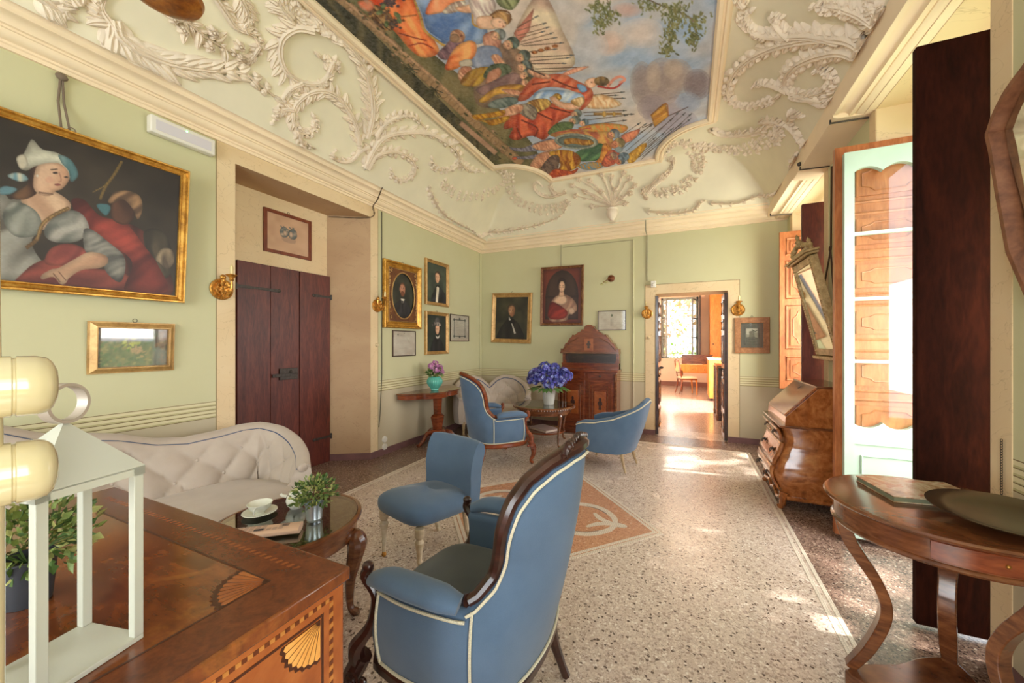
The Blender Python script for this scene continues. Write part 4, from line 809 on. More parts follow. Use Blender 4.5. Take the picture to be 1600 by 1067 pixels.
B.line([(285, 305), (325, 300)], 6, (84, 60, 48)); B.el(312, 322, 15, 6, (60, 46, 40)); B.el(372, 345, 12, 5, (60, 46, 40)); B.line([(335, 320), (345, 365), (330, 372)], 6, (176, 128, 104)); B.el(325, 388, 18, 6, (160, 82, 74)); B.el(280, 360, 24, 18, (226, 166, 138), alpha=.5); B.line([(220, 430), (300, 440)], 10, (160, 122, 98)); B.el(212, 338, 6, 8, (230, 220, 200))
B.line([(680, 262), (640, 330), (590, 400), (560, 470)], 16, (120, 96, 52)); B.line([(676, 262), (600, 380), (520, 430)], 5, (170, 136, 70))
B.sm([(620, 520), (640, 470), (700, 460), (750, 500), (745, 580), (690, 610), (630, 580)], (70, 44, 34), (86, 54, 40), fq=.04); B.sm([(605, 480), (640, 430), (710, 420), (780, 450), (796, 520), (770, 580), (740, 520), (690, 470), (630, 490)], (152, 116, 84), (112, 84, 62), ang=.8, fq=.08); B.sm([(540, 500), (600, 495), (620, 520), (590, 560)], (70, 110, 116)); B.sm([(870, 800), (900, 745), (960, 750), (970, 820), (930, 860), (900, 830)], (150, 130, 104), (110, 94, 76), fq=.08)
g = vnoise(270, 330, 60, 5)[..., None]; B.a = B.a * (.80 + .14 * g)
e, M4 = frame('gilt_framed_painting', 'large dark oil painting of a woman in a pale turban and red cloak', 'painting', None, pc, LU, tilt, PW, PH, PF, .045, GOLD, prof='scoop', art=big, ring=False)
m = MB(); yc = .945; zt_ = pc.z + PH / 2
for dx in (-.012, .012): m.tube([(-3.43, yc + dx * .3, 3.0), (-3.435, yc + dx, 2.85), (-3.36, yc + dx * 1.5, zt_ - .02)], .006, 6)
m.ell((-3.425, yc, 3.0), (.02, .028, .022), 8, 6); m.tube([(-3.35, yc + .02 + .016 * math.cos(a), zt_ + .012 + .016 * math.sin(a)) for a in np.linspace(0, 2 * PI, 10, endpoint=False)], .003, 5, True)
tag(m.build('picture_cord', flat('grey_cord', (120, 104, 88), .9)), 'thick grey double cord holding the large painting of the turbaned woman', 'cord')
# small gilt landscape
p = Paint(120, 50); p.wash((96, 84, 74), (140, 112, 96), 14, 4)
for k in range(160):
    x, y = random.random(), random.random(); d = math.hypot(x - .42, (y - .3) * .6); c = (200, 186, 90) if d < .14 and random.random() < .7 else ((198, 136, 118) if math.hypot(x - .58, y - .6) < .15 else random.choice([(90, 96, 70), (150, 116, 90), (110, 100, 92), (84, 84, 72), (168, 140, 110)])); p.el(x, y, random.uniform(.01, .04), random.uniform(.02, .07), c, rot=random.random(), alpha=.7)
e, M4 = frame('gilt_framed_landscape', 'small wide gilt frame with a murky flower painting, below the large painting', 'painting', None, (-3.446, (1.056 + 1.503) / 2, 1.367), LU, Vector((.05, 0, 1)), .447, .34, .042, .04, GOLDL, prof='out', art=p, glaze=True)
# ornate oval portrait
p = portrait('beard'); e, M4 = pic_left('oval_portrait', 'bearded man in an oval opening inside a broad carved gilt frame', 'painting', None, ((602, 404), (602, 512), (659, 418), (660, 514)), .085, .055, GOLD, prof='scoop', art=None)
lo, hi, zb, zt = corners(0, -3.393, (602, 404), (602, 512), (659, 418), (660, 514)); w_, h_ = hi - lo - .17, zt - zb - .17
ox, oz = w_ * .40, h_ * .44
inner = MB(); 
def ovalplate(u, v):
    a = 2 * PI * u; sq = max(abs(math.cos(a)), abs(math.sin(a))); r0 = (ox * math.cos(a), oz * math.sin(a)); r1 = (w_ / 2 * math.cos(a) / sq, h_ / 2 * math.sin(a) / sq); return (r0[0] * (1 - v) + r1[0] * v, r0[1] * (1 - v) + r1[1] * v, .03)
inner.grid(48, 4, ovalplate, cu=True, M4=M4); inner.build('spandrel', wood('brown_gilt_ground', (70, 36, 14), (104, 58, 24), (130, 80, 36), (1, 1, 1), .5, 1, 9), e)
m = MB(); m.tube([(ox * math.cos(a), oz * math.sin(a), .034) for a in np.linspace(0, 2 * PI, 40, endpoint=False)], .008, 8, True, M4=M4)
m.tube([(s1 * (w_ / 2 - .004), s2 * (h_ / 2 - .004), .032) for s1, s2 in ((-1, -1), (1, -1), (1, 1), (-1, 1))], .006, 6, True, M4=M4)
for sx in (-1, 1):
    for sy in (-1, 1):
        for k in range(22):
            t = random.random(); x = sx * (w_ / 2 - .012 - .05 * random.random() * (1 - t)); y = sy * (h_ / 2 - .014 - t * h_ * .34)
            if (x / (ox + .012)) ** 2 + (y / (oz + .012)) ** 2 > 1: m.ell((x, y, .034), (random.uniform(.006, .014), random.uniform(.004, .009), .007), 7, 5, (0, 0, random.random() * 3), M4=M4)
m.build('carved_scrolls', GOLDL, e)
c0 = M4 @ Vector((-ox, oz, .0165)); paint_grid(p, 'canvas', c0, M4 @ Vector((2 * ox, 0, 0)), M4 @ Vector((0, -2 * oz, 0)), PAINT, e)
pic_left('portrait_painting', 'portrait of a young man with black bow tie, above the woman in a hat', 'painting', None, ((667, 403), (667, 475), (703, 413), (702, 480)), .05, .045, GOLDL, prof='bevel', art=portrait('young', bgc=((48, 58, 52), (78, 88, 76))), ring=False)
pic_left('portrait_painting', 'portrait of a woman in a dark hat, below the man with bow tie', 'painting', None, ((667, 486), (667, 553), (702, 489), (702, 554)), .05, .045, GOLDL, prof='bevel', art=portrait('hat', bgc=((36, 44, 40), (54, 62, 54))))
def diploma(style, w=90, h=70):
    p = Paint(w, h, (220, 208, 192)); p.wash((226, 216, 202), (206, 190, 174), 30, 8 + style)
    if style == 0:
        p.el(.22, .14, .025, .03, (120, 118, 112)); p.el(.5, .08, .02, .025, (150, 140, 128))
        for k in range(10): y = .16 + .06 * k; a = random.uniform(.06, .3); [p.line([(a + j * .05, y), (a + j * .05 + random.uniform(.015, .04), y)], .008, (160, 154, 144)) for j in range(int((1 - 2 * a) / .05))]
    elif style == 1:
        for a, b in (((.2, .18), (.8, .18)), ((.8, .18), (.8, .82)), ((.8, .82), (.2, .82)), ((.2, .82), (.2, .18))): p.line([a, b], .035, (110, 108, 100))
        for x, y in ((.2, .18), (.8, .18), (.8, .82), (.2, .82), (.5, .14), (.5, .84)): p.el(x, y, .045, .05, (92, 92, 86))
        for k in range(7): y = .3 + .06 * k; [p.line([(.3 + j * .05, y), (.3 + j * .05 + .03, y)], .01, (168, 158, 144)) for j in range(8)]
    else:
        p.sm([(.47, .2), (.5, .17), (.54, .2), (.53, .27), (.5, .3), (.47, .27)], (76, 84, 62), (110, 116, 90), fq=.2)
        for k in range(8): y = .12 + .1 * k; [p.line([(.08 + j * .045, y + random.uniform(-.02, .02)), (.08 + j * .045 + .03, y)], .008, (176, 164, 150)) for j in range(19)]
        for j in range(4): p.line([(.46 + j * .03, .4), (.46 + j * .03, .8)], .008, (160, 146, 136))
    return p
DF = flat('thin_dark_frame', (74, 52, 40), .4)
pic_left('framed_diploma', 'white printed certificate in a thin dark frame, below the oval portrait', 'certificate', None, ((614, 516), (614, 557), (650, 517), (650, 556)), .012, .015, DF, prof='flat', art=diploma(0, 80, 80), ring=False, glaze=True)
pic_left('framed_diploma', 'small certificate with a dark ornamental border in a thin frame, right of the hat portrait', 'certificate', None, ((704, 491), (704, 534), (733, 493), (733, 533)), .012, .015, DF, prof='flat', art=diploma(1, 70, 80), ring=False, glaze=True)
pic_back('framed_diploma', 'wide pale certificate with a small green crest, framed, right of the cabinet top', 'certificate', None, ((934, 486), (934, 517), (978, 484), (978, 515)), .012, .015, DF, prof='flat', art=diploma(2), ring=False, glaze=True)
pic_back('portrait_painting', 'dark portrait of an old man with white shirt front, gilt frame hanging slightly crooked', 'painting', None, ((766, 459), (769, 536), (828, 456), (831, 536)), .075, .05, GOLDL, rot=-.035, prof='bevel', art=portrait('old', bgc=((38, 36, 28), (70, 66, 46))))
e, M4 = pic_back('portrait_painting', 'lady with a red shawl in a painted oval, worn brown frame on a hanging wire', 'painting', None, ((843, 419), (845, 510), (910, 412), (912, 507)), .04, .045, wood('worn_brown_frame', (84, 48, 26), (124, 76, 44), (170, 130, 90), (1, 1, 1), .5, 1, 9), rot=-.015, prof='bevel', art=portrait('lady', bgc=((70, 40, 32), (90, 50, 40))), ring=False)
p = Paint(60, 60); p.wash((76, 78, 70), (96, 98, 88), 14, 3); p.poly([(.12, .12), (.88, .12), (.88, .88), (.12, .88)], (150, 146, 130), (120, 118, 104), fq=.03); p.poly([(.14, .14), (.86, .14), (.86, .4), (.6, .34), (.4, .5), (.14, .46)], (186, 180, 162)); p.poly([(.14, .6), (.5, .56), (.86, .62), (.86, .86), (.14, .86)], (92, 92, 82)); p.poly([(.34, .3), (.62, .24), (.66, .6), (.36, .62)], (110, 106, 92)); p.line([(.5, .2), (.7, .3), (.84, .24)], .04, (80, 84, 72)); p.line([(.3, .7), (.8, .66)], .02, (60, 60, 54))
pic_back('framed_photograph', 'old grey photograph in a broad brown wooden frame, right of the doorway', 'picture', None, ((1148, 497), (1148, 552), (1203, 495), (1203, 552)), .075, .035, wood('brown_frame_wood', (120, 74, 40), (160, 106, 62), (186, 132, 84), (4, 1, 4), .4, 1, 4), prof='flat', mount=(.035, flat('grey_mount', (104, 102, 92), .8)), art=p, glaze=True)
# print above the plank door
p = Paint(90, 80); p.wash((190, 152, 122), (206, 168, 136), 30, 6)
for cx in (.4, .6):
    p.sm([(cx - .1, .4), (cx - .02, .3), (cx + .08, .33), (cx + .1, .5), (cx, .6), (cx - .09, .54)], (112, 112, 108), (160, 146, 130), ang=1, fq=.12); p.el(cx + (.02 if cx < .5 else -.04), .46, .045, .08, (186, 160, 138)); 
    for k in range(10): p.el(cx + random.gauss(0, .05), .36 + random.gauss(0, .06), .02, .02, (96, 100, 100), alpha=.7)
p.sm([(.34, .6), (.5, .56), (.68, .6), (.62, .7), (.4, .7)], (160, 132, 112), alpha=.6)
lo, hi, zb, zt = corners(0, -3.85, (413, 325), (413, 392), (487, 344), (487, 407))
frame('framed_drawing', 'faded drawing of two heads in a brown wooden frame above the plank door', 'picture', None, (-3.869, (lo + hi) / 2, (zb + zt) / 2), LU, (0, 0, 1), hi - lo, zt - zb, .033, .02, wood('red_brown_frame', (88, 36, 20), (120, 56, 32), (140, 72, 42), (4, 4, 1), .35), prof='flat', art=p, glaze=False)
# wires on the walls
GREYC = flat('grey_cable', (150, 142, 118), .7); 
def wire(name, label, pts, r, mat, cat='cable', n=6):
    m = MB(); m.tube(pts, r, n); return tag(m.build(name, mat), label, cat)
bx = hit(877, 400, 1, YB).x; wire('hanging_wire', 'thin wire from the cornice to the portrait of the lady with red shawl', [(bx, YB - .012, 3.03), (bx, YB - .02, hit(877, 416, 1, YB).z)], .006, GREYC, 'wire')
x1 = hit(1011, 300, 1, YB).x; x2 = hit(990, 300, 1, YB).x
wire('wall_cable', 'cable from the cornice down to the small sensor beside the doorway', [(x1, YB - .22, 3.2), (x1, YB - .21, 3.05), (x1, YB - .012, 3.02), (x1, YB - .008, 2.34)], .008, GREYC)
wire('wall_conduit', 'painted round conduit running down the wall right of the cabinet', [(x2, YB - .01, 2.98), (x2, YB - .01, .1)], .011, WALL)
wire('wall_cable', 'thin cable running along under the back cornice', [(hit(880, 395, 1, YB).x, YB - .006, 2.985), (x2, YB - .006, 2.985)], .004, GREYC)
yk = hit(597, 400, 0, -3.44).y
wire('wall_cable', 'thin dark cable down the left wall to the double socket', [(-3.443, yk, 3.02), (-3.443, yk, 2.0), (-3.443, yk, 1.0), (-3.443, yk - .03, .5), (-3.443, yk - .05, .36)], .005, flat('dark_cable', (92, 86, 66), .6))
wire('corner_cable', 'thin cable in the far left corner of the room', [(-3.443, 6.03, 3.02), (-3.443, 6.03, .9)], .005, GREYC)
t = empty('wall_socket', hit(601, 692, 0, -3.44), 0, 'pair of round white sockets low on the left wall', 'socket')
for i, dz in enumerate((.045, -.045)):
    m = MB(); m.lathe([(.04, 0), (.04, .01), (.034, .022), (.0, .024)], 18, M4=Matrix.Translation((-.008, 0, dz)) @ Matrix.Rotation(PI / 2, 4, 'Y')); m.build('socket_plate', WHITE, t)
def bell(name, label, p, ax):
    m = MB(); R = Matrix.Rotation(PI / 2, 4, 'Y') if ax == 0 else Matrix.Rotation(PI / 2, 4, 'X'); m.lathe([(.022, 0), (.022, .008), (.014, .02), (.012, .03), (.0, .032)], 14, M4=R); tag(m.build(name, flat('ivory_plastic', (216, 196, 160), .4), loc=p), label, 'switch')
bell('wall_switch', 'small round ivory switch on the left wall under the gilt sconce', hit(588, 539, 0, -3.444), 0); bell('wall_switch', 'small round ivory switch on the door surround left of the far doorway', hit(1014, 528, 1, YB - .004), 1)
m = MB(); q = hit(1021, 444, 1, YB - .03); m.box((0, 0, 0), (.07, .05, .1)); m.ell((0, -.02, -.01), (.022, .02, .03)); tag(m.build('motion_sensor', WHITE, bevel=.006, loc=(q.x, YB - .029, q.z)), 'small white sensor box above the left corner of the far doorway', 'sensor')
# twisted cable and hook at niche head
tw = flat('twisted_flex', (104, 84, 60), .8); m = MB(); pa = hit(597, 293, 0, -3.235); pb = hit(583, 322, 0, -3.40); P = [pa, pa.lerp(pb, .5) + Vector((0, 0, -.03)), pb, Vector((-3.44, 3.42, 2.895)), Vector((-3.84, 3.17, 2.88))]
for ph in (0, PI):
    Q = []; PP = cr(P, 14)
    for i, q in enumerate(PP): Q.append(q + Vector((.006 * math.cos(i * .9 + ph), .006 * math.sin(i * .9 + ph), .004 * math.sin(i * .9 + ph))))
    m.tube(Q, .0045, 5)
tag(m.build('twisted_flex', tw), 'old twisted brown flex crossing the cornice at the door niche', 'cable')
# emergency light
t = empty('emergency_light', (-3.44, 1.545, 2.93), 0, 'white rectangular emergency light under the left cornice', 'emergency light')
m = MB(); m.box((.03, 0, 0), (.06, .40, .12)); m.build('housing', WHITE, t, bevel=.008); m = MB(); m.box((.0615, 0, -.002), (.003, .34, .07)); m.build('diffuser', flat('frosted_plastic', (212, 208, 214), .35), t); m = MB(); m.ell((.064, .01, .036), (.004, .006, .006)); 
gl = NT('green_led', .3); gl.b.inputs['Emission Color'].default_value = (.1, 1, .3, 1); gl.b.inputs['Emission Strength'].default_value = 3; m.build('led', gl.m, t)
# ---------------------------------------------------------------- sconces
def sconce(loc, ax, label, scale=1.0, candle=True):
    t = empty('wall_sconce', loc, {0: 0.0, 1: -PI / 2}[ax], label, 'sconce', 'gilt candle sconces on the walls')
    S = Matrix.Scale(scale, 4); m = MB(); R = Matrix.Rotation(PI / 2, 4, 'Y')
    m.lathe([(.075, 0), (.075, .006), (.068, .011), (.058, .008), (.048, .006), (.044, .014), (.038, .014), (.034, .005), (.0, .004)], 28, M4=S @ R)
    for k in range(26): a = 2 * PI * k / 26; m.ell((.012, .064 * math.cos(a), .064 * math.sin(a)), (.006, .006, .006), 6, 4, M4=S)
    m.build('backplate', BRASS, t)
    m = MB(); arm = cr([(.02, 0, -.01), (.05, .0, -.045), (.095, 0, -.035), (.12, 0, .01), (.12, 0, .05)], 7); m.tube(arm, [.008, .011, .010, .008, .007], 8, M4=S)
    m.tube(cr([(.02, 0, .02), (.04, 0, .05), (.065, 0, .045), (.06, 0, .02), (.045, 0, .025)], 5), [.009, .007, .005], 6, M4=S)
    m.ell((.02, 0, .085), (.014, .02, .02), M4=S); m.tube([(.012, 0, .03), (.02, 0, .08)], [.012, .009], 6, M4=S)
    for k in range(6): a = k * 1.05; m.ell((.04 + .017 * k, .008 * math.sin(a), -.03 + .014 * abs(math.sin(a))), (.007, .007, .007), 6, 5, M4=S)
    for sg in (-1, 1): m.tube(cr([(.03, 0, .0), (.05, sg * .02, .015), (.07, sg * .025, .0), (.06, sg * .015, -.012)], 5), [.006, .006, .003], 6, M4=S)
    m.lathe([(.009, .05), (.016, .058), (.012, .068), (.018, .076), (.03, .088), (.036, .090), (.034, .094), (.014, .094), (.012, .10)], 18, (.12, 0, 0), M4=S); m.build('arm', BRASS, t)
    if candle: m = MB(); m.lathe([(.0105, .095), (.0105, .15), (.006, .156), (.002, .165)], 12, (.12, 0, 0), M4=S); m.build('candle_sleeve', flat('ivory_candle', (232, 210, 150), .4), t)
    return t
q = hit(346, 452, 0, -3.444); sconce((-3.444, q.y, q.z), 0, 'gilt single-candle sconce at the edge of the plank door niche', 1.15)
q = hit(591, 478, 0, -3.444); sconce((-3.444, q.y - .02, q.z), 0, 'gilt single-candle sconce on the left wall beside the oval portrait', 1.05)
q = hit(1011, 490, 1, YB - .004); sconce((q.x, YB - .004, q.z), 1, 'gilt candle sconce on the left side of the far doorway', 1.05)
q = hit(1153, 484, 1, YB - .004); sconce((q.x, YB - .004, q.z), 1, 'gilt candle sconce on the right side of the far doorway', 1.15)
q = hit(955, 435, 1, YB - .004); t = empty('wall_sconce', (q.x, YB, q.z), 0, 'dark rosette wall fitting with a small pale glass leaf arm, above the cabinet', 'sconce')
m = MB(); m.lathe([(.055, 0), (.055, .01), (.035, .022), (.02, .03), (0, .034)], 20, M4=Matrix.Rotation(PI / 2, 4, 'X')); m.build('rosette', flat('bronze', (122, 74, 50), .4, .6), t)
m = MB(); m.tube(cr([(0, -.03, 0), (-.05, -.08, -.03), (-.1, -.1, -.07)], 5), .007, 6); m.build('arm', MATS['bronze'], t)
m = MB()
for k in range(7): a = k * .9; m.ell((-.10 + .035 * math.cos(a), -.1 + .02 * math.sin(a), -.075 + .028 * math.sin(a * 1.3)), (.02, .008, .012), 8, 5, (a, 0, a))
m.build('glass_leaves', flat('pale_glass', (178, 174, 120), .15), t)
# ---------------------------------------------------------------- plank door in the niche
d1 = bpy.data.objects.new('door_1', None); link(d1); d1.location = (-3.868, 2.675, 0); d1['kind'] = 'structure'
for a, b, hp in ((-.52, .108, 1), (.115, .50, 0)):
    m = MB(); pl = 2 if hp else 1; wd = (b - a) / pl
    for k in range(pl): m.box((.02, a + wd * (k + .5), 1.09), (.04, wd - .004, 2.17))
    leaf = m.build('door_leaf', DRED, d1, bevel=.002)
    m = MB()
    for z in ((1.93, .32) if hp else (1.93, .30)):
        y0, y1 = (a - .01, a + .40) if hp else (b + .01, b - .22); P = cr([(.045, y0, z), (.046, (y0 + y1) / 2, z), (.046, y1, z)], 6); m.tube(P, [.018, .013, .02], 6, sq=(1, .22), up=(0, 0, 1)); m.ell((.048, y1, z), (.006, .018, .018)); m.tube([(.045, y0, z - .03), (.045, y0, z + .03)], .011, 8)
    m.build('strap_hinge', IRON, leaf)
m = MB(); m.box((.05, -.02, 1.07), (.015, .20, .12)); m.box((.062, -.10, 1.06), (.012, .20, .035)); m.box((.064, -.07, 1.065), (.006, .26, .012)); m.lathe([(.02, 0), (.012, .012), (0, .014)], 12, M4=Matrix.Translation((.058, .0, 1.09)) @ Matrix.Rotation(PI / 2, 4, 'Y')); m.build('iron_lock', IRON, d1, bevel=.003)
# ---------------------------------------------------------------- panelled leaves helper
def panel_leaf(name, x0, x1, y, z0, z1, mat, panels, parent=None, th=.04, face=-1, nm='panel', fw=.075):
    m = MB(); m.bb(x0, x1, y - th / 2, y + th / 2, z0, z1); o = m.build(name, mat, parent, bevel=.003)
    m = MB()
    for (a, b) in panels:
        px0, px1 = x0 + fw, x1 - fw; yy = y + face * th / 2
        for k, (ins, dz) in enumerate(((0, .006), (.012, .012), (.03, .006))):
            pass
        m.tube([(px0, yy, a), (px1, yy, a), (px1, yy, b), (px0, yy, b)], .013, 6, True)
        i2 = .04; m.bb(px0 + i2, px1 - i2, yy + face * .016, yy - face * .001, a + i2, b - i2)
        cx_, w2, z2, h2 = (px0 + px1) / 2, (px1 - px0) / 2 - i2 - .03, (a + b) / 2, (b - a) / 2 - i2 - .03
        if w2 > .01 and h2 > .02:
            P = []
            for sx, sy in ((-1, -1), (1, -1), (1, 1), (-1, 1)):
                c1 = (cx_ + sx * w2, z2 + sy * h2 * .55); c2 = (cx_ + sx * w2 * .55, z2 + sy * h2); P += [c1, (cx_ + sx * w2 * .7, z2 + sy * h2 * .7), c2] if sx * sy > 0 else [c2, (cx_ + sx * w2 * .7, z2 + sy * h2 * .7), c1]
            m.tube([(a_, yy + face * .018, b_) for a_, b_ in P], .006, 5, True)
    m.build(nm, mat, o); return o
# near french window: dark inner shutter, glazed green leaf with panelled shutter behind
dn = bpy.data.objects.new('window_1', None); link(dn); dn['kind'] = 'structure'
m = MB(); m.bb(1.016, 1.31, 2.525, 2.565, .02, 2.85); m.build('shutter', SHUT, dn, bevel=.004)
GREENP = flat('pale_green_paint', (184, 206, 190), .4, 0, .4, .03, 4)
panel_leaf('shutter', .955, 1.54, 3.47, .03, 2.79, PINE, [(.12, .62), (.72, 1.0), (1.06, 1.34), (1.42, 1.66), (1.74, 1.98), (2.04, 2.3), (2.38, 2.68)], dn, .05, -1)
gx0, gx1, gy = .99, 1.52, 3.40; FWD = .055
m = MB()
m.bb(gx0, gx0 + FWD, gy - .02, gy + .02, .05, 2.72); m.bb(gx1 - FWD, gx1, gy - .02, gy + .02, .05, 2.72); m.bb(gx0 + FWD, gx1 - FWD, gy - .02, gy + .02, .05, .16)
def scal(x, up=True):
    t = (x - gx0 - FWD) / (gx1 - gx0 - 2 * FWD); return abs(math.sin(t * PI * 2.5 + .35)) ** .7 * .045
xs_ = np.linspace(gx0 + FWD, gx1 - FWD, 40)
for zb_, sgn, lim in ((2.56, 1, 2.72), (.86, -1, .70)):
    for i in range(39):
        xa, xb = xs_[i], xs_[i + 1]; za, zb2 = zb_ + sgn * scal(xa), zb_ + sgn * scal(xb)
        m.add([(xa, gy - .02, za), (xb, gy - .02, zb2), (xb, gy - .02, lim), (xa, gy - .02, lim), (xa, gy + .02, za), (xb, gy + .02, zb2), (xb, gy + .02, lim), (xa, gy + .02, lim)], [(0, 1, 2, 3), (7, 6, 5, 4), (0, 4, 5, 1), (3, 2, 6, 7)])
gl_ = m.build('glazed_leaf', GREENP, dn, smooth=0)
m = MB()
for z in (2.15, 1.70, 1.27): m.bb(gx0 + FWD, gx1 - FWD, gy - .016, gy + .016, z - .011, z + .011)
m.build('glazing_bar', GREENP, gl_, smooth=0)
m = MB(); m.bb(gx0 + FWD, gx1 - FWD, gy - .008, gy + .008, .16, .72); m.tube([(gx0 + FWD + .04, gy - .012, .20), (gx1 - FWD - .04, gy - .012, .20), (gx1 - FWD - .04, gy - .012, .62), (gx0 + FWD + .04, gy - .012, .62)], .008, 6, True); m.build('lower_panel', GREENP, gl_, smooth=0)
m = MB(); m.bb(gx0 + FWD, gx1 - FWD, gy - .002, gy + .002, .82, 2.62); m.build('pane', GLASS, gl_, smooth=0)
# far window shutters and casement
dn2 = bpy.data.objects.new('window_2', None); link(dn2); dn2['kind'] = 'structure'
m = MB(); m.bb(1.047, 1.33, 4.73, 4.77, .86, 2.8); m.build('shutter', DRED, dn2, bevel=.004)
panel_leaf('shutter', 1.05, 1.56, 5.80, .82, 2.79, PINE, [(.93, 1.22), (1.32, 1.86), (1.95, 2.42), (2.50, 2.70)], dn2, .04, -1, fw=.07)
m = MB(); m.bb(1.44, 1.48, N2a + .02, N2b - .08, SILL, SILL + .06); m.bb(1.44, 1.48, N2a + .02, N2b - .08, 2.7, 2.78); m.bb(1.44, 1.48, N2a + .02, N2a + .07, SILL, 2.78); m.bb(1.44, 1.48, N2b - .13, N2b - .08, SILL, 2.78); m.build('casement_frame', GREENP, dn2, smooth=0)
# open doors inside the far doorway
d2 = bpy.data.objects.new('door_2', None); link(d2); d2['kind'] = 'structure'
for sx, x0 in ((1, DX0 + .005), (-1, DX1 - .045)):
    m = MB(); m.bb(x0, x0 + .04, YB - .01, 6.62, .02, 2.10); lf = m.build('door_leaf', DARKW, d2, bevel=.003)
    m = MB(); xf = x0 + .04 if sx > 0 else x0
    for a, b in ((.12, .38), (.46, .80), (.88, 1.0), (1.1, 1.5), (1.58, 1.72), (1.8, 2.0)):
        m.tube([(xf, YB + .07, a), (xf, 6.53, a), (xf, 6.53, b), (xf, YB + .07, b)], .014, 6, True); m.ell((xf, 6.34, (a + b) / 2), (.014, .12, (b - a) * .3), 10, 6)
    m.build('carved_panel', WALN, lf)
    m = MB(); m.ell((xf + sx * .04, YB + .06, 1.02), (.03, .02, .02)); m.tube([(xf, YB + .06, 1.02), (xf + sx * .04, YB + .06, 1.02)], .008); m.build('door_knob', IRON, lf)
# iron rods on the right cornice
for i, (y, lab) in enumerate(((3.58, 'nearest of the three iron rods under the right cornice'), (4.42, 'middle one of the three iron rods under the right cornice, with a round knob'), (5.86, 'iron rod under the right cornice nearest to the far corner'))):
    m = MB(); m.tube([(XR - .235, y, 3.035), (XR - .01, y + .01, 3.03)], .006, 6); m.tube([(XR - .235, y, 3.03), (XR - .235, y, 3.06)], .006, 6)
    if i == 1: m.ell((XR - .24, y, 3.09), (.02, .02, .02), 8, 6)
    tag(m.build('curtain_rod_hook', IRON), lab, 'rod', 'iron rods under the right cornice')
# chain of the wall decoration beside the shutter (painted flex)
m = MB(); 
for k in range(22): z = .76 + k * .011; m.tube([(XR - .012, 2.30 + .006 * math.cos(a), z + .007 * math.sin(a)) for a in np.linspace(0, 2 * PI, 8, endpoint=False)], .0011, 4, True)
tag(m.build('small_chain', IRON), 'thin dark chain hanging on the wall right of the dark shutter', 'chain')
